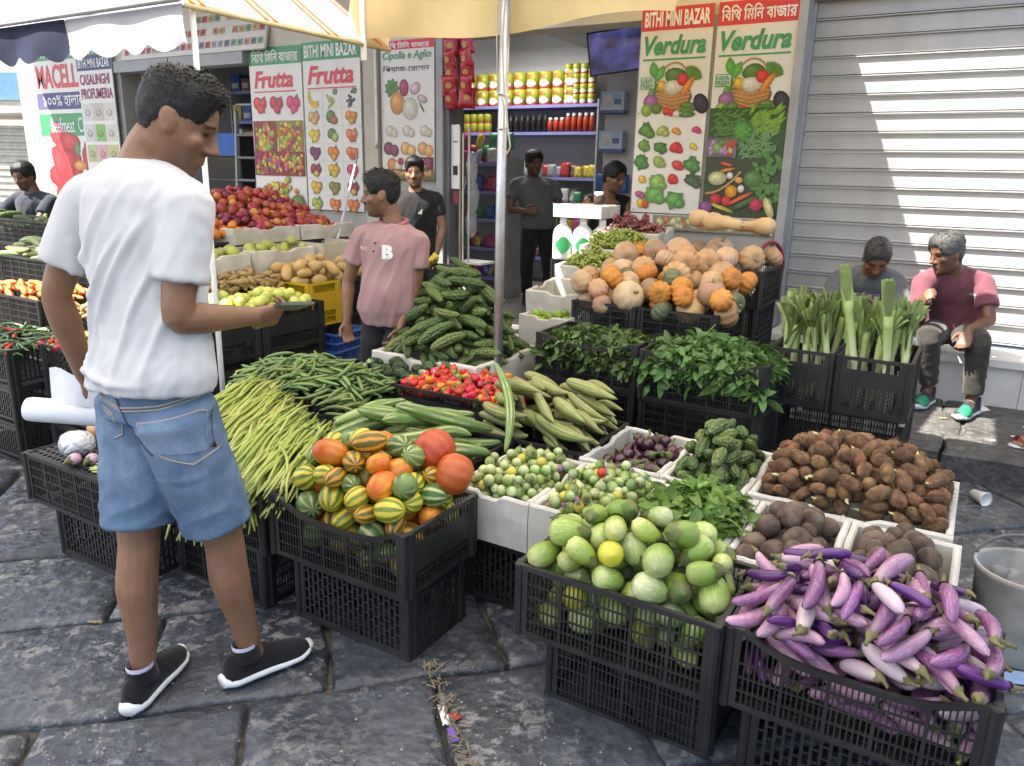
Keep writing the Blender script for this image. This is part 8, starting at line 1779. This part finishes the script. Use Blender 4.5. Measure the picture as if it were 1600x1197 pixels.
sv = [(egg_me('small_eggplant', .055, .023, axial_mat('lilac round skin', [(0., (.34, .14, .28)), (1., (.55, .42, .48))], .055, .4, (.6, .45, .5)), 2, 0), calyx_me(.055, .023, G_cal, 1, 0, .02))]
for i, (x, y, rz) in enumerate(((-2.735, 1.435, -1.5), (-2.68, 1.47, -1.3), (-2.62, 1.50, -.9), (-2.60, 1.55, .4))): o = ob('small_eggplant', sv[0][0], mat4=Matrix.Translation((x, y, .449)) @ Euler((0, 0, rz)).to_matrix().to_4x4(), label=f'small purple eggplant on the upturned crate, {["first", "second", "third", "fourth"][i]} from the bag', cat='eggplant'); ob('calyx', sv[0][1], o)
# clear rod leaning behind the display
ob('clear_rod', MB().tube([(-5.05, 5.55, 1.62), (-4.35, 4.55, 1.02), (-4.12, 4.2, .82)], .011, 8).mesh('clear_rod', mat('clear rod', (.62, .62, .64), None, 5, .15), True), label='pale plastic rod leaning in front of the fruit posters', cat='rod')
# bananas on the wall ledge and white handle of a hanging bag
bn_ = empty('bananas', (-3.62, 4.72, .86), label='bunch of yellow bananas between the two shop men', cat='bananas'); bmm = mat('banana skin', (.62, .44, .03), (.55, .4, .04), 14, .45)
for k in range(4): a = np.linspace(-1.1, 1.1, 10); V, F = tube(np.stack([.02 * k + 0 * a, .09 * np.sin(a) - .02 * k, -.07 * np.cos(a) + .02 * k], 1), .017 * np.cos(a * .95) ** .4 + .002, 8); ob('banana', mk('banana', V, F, bmm), bn_, rot=(0, 0, .4 + .12 * k))
crate(-3.75, -3.45, 4.55, 4.9, .142, .5, 'lower black crate under the bananas', 'slot', 'slot'); crate(-3.75, -3.45, 4.55, 4.9, .502, .80, 'upper black crate under the bananas', 'slot', 'slot')

# ================================================================== LABELS: single out what the picture tells apart
def camproj(p):
    q = Vector(p) - Vector((0, 0, CAM_H)); d = q.dot(_F); return 800 + 1200 * q.dot(_Rv) / d, 598.5 - 1200 * q.dot(_Uv) / d
bpy.context.view_layer.update()
# coarse z-buffer of the grouped things: which of them the picture shows, and where
GW, GH, ST = 400, 300, 4.0; zb = np.full((GH, GW), 1e9); ib = np.full((GH, GW), -1, np.int32); tops = [o for o in COL.objects if o.parent is None and o.get('label') and (o.type == 'MESH' or (o.get('group') and o.children and o.children[0].type == 'MESH'))]; _mv = {}
Fa, Ra, Ua = (np.array(v) for v in (_F, _Rv, _Uv))
for k, o in enumerate(tops):
    if o.type != 'MESH': o = o.children[0]
    if o.data.name not in _mv:
        v = getV(o.data); v = v[::max(1, len(v) // 60)]; ext = np.sort(v.max(0) - v.min(0)); _mv[o.data.name] = (v, ext[0] * .28 + ext[1] * .08)
    v, rad = _mv[o.data.name]; Mw = np.array(o.matrix_world); P = v @ Mw[:3, :3].T + Mw[:3, 3] - np.array([0, 0, CAM_H]); d = P @ Fa; g = d > .2
    if not g.any(): continue
    P, d = P[g], d[g]; x, y = (800 + 1200 * (P @ Ra) / d) / ST, (598.5 - 1200 * (P @ Ua) / d) / ST; rr = max(1, int(round(1200 * rad / d.mean() / ST)))
    for dx in range(-rr + 1, rr):
        for dy in range(-rr + 1, rr):
            i, j = (y + dy).astype(int), (x + dx).astype(int); okk = (i >= 0) & (i < GH) & (j >= 0) & (j < GW); i, j, dd = i[okk], j[okk], d[okk]; nr_ = dd < zb[i, j]; zb[i[nr_], j[nr_]] = dd[nr_]; ib[i[nr_], j[nr_]] = k
hits = {}
yy_, xx_ = np.nonzero(ib >= 0)
for k, x, y in zip(ib[yy_, xx_], xx_, yy_): e = hits.setdefault(tops[k].name, [0, 0, 0]); e[0] += 1; e[1] += x * ST; e[2] += y * ST
ORD = ['first', 'second', 'third', 'fourth', 'fifth', 'sixth', 'seventh', 'eighth', 'ninth', 'tenth', 'eleventh', 'twelfth', 'thirteenth', 'fourteenth', 'fifteenth', 'sixteenth', 'seventeenth', 'eighteenth']
groups = {}
for o in list(COL.objects):
    if o.parent is None and o.get('label') and o.get('group'): groups.setdefault((o['group'], o['label']), []).append(o)
NROW = ['top', 'second', 'third', 'fourth', 'fifth', 'sixth', 'seventh', 'eighth']
for (g_, lb), os_ in groups.items():
    if len(os_) < 2 or len(lb.split()) > 10: continue
    vis = [(hits[o.name][1] / hits[o.name][0], hits[o.name][2] / hits[o.name][0], o) for o in os_ if hits.get(o.name, [0])[0] >= 2]
    if not vis or len(vis) > 90: continue
    if len(vis) == 1: vis[0][2]['label'] = lb
    else:
        vis.sort(key=lambda t: t[1]); xs = [t[0] for t in vis]; ys = [t[1] for t in vis]; spanx, spany = max(xs) - min(xs) + 1, max(ys) - min(ys) + 1
        nr = max(1, min(8, round(math.sqrt(len(vis) * spany / spanx)))); per = math.ceil(len(vis) / nr)
        for r_i in range(nr):
            row = sorted(vis[r_i * per:(r_i + 1) * per], key=lambda t: t[0])
            for c_i, (x, y, o) in enumerate(row):
                if c_i < len(ORD): o['label'] = lb + (f', {ORD[c_i]} from left in {NROW[r_i]} row' if nr > 1 else f', {ORD[c_i]} from left')
    seen = {t[2].name for t in vis}
    for o in os_:
        if o.name not in seen: o['label'] = lb + ', buried in the heap'
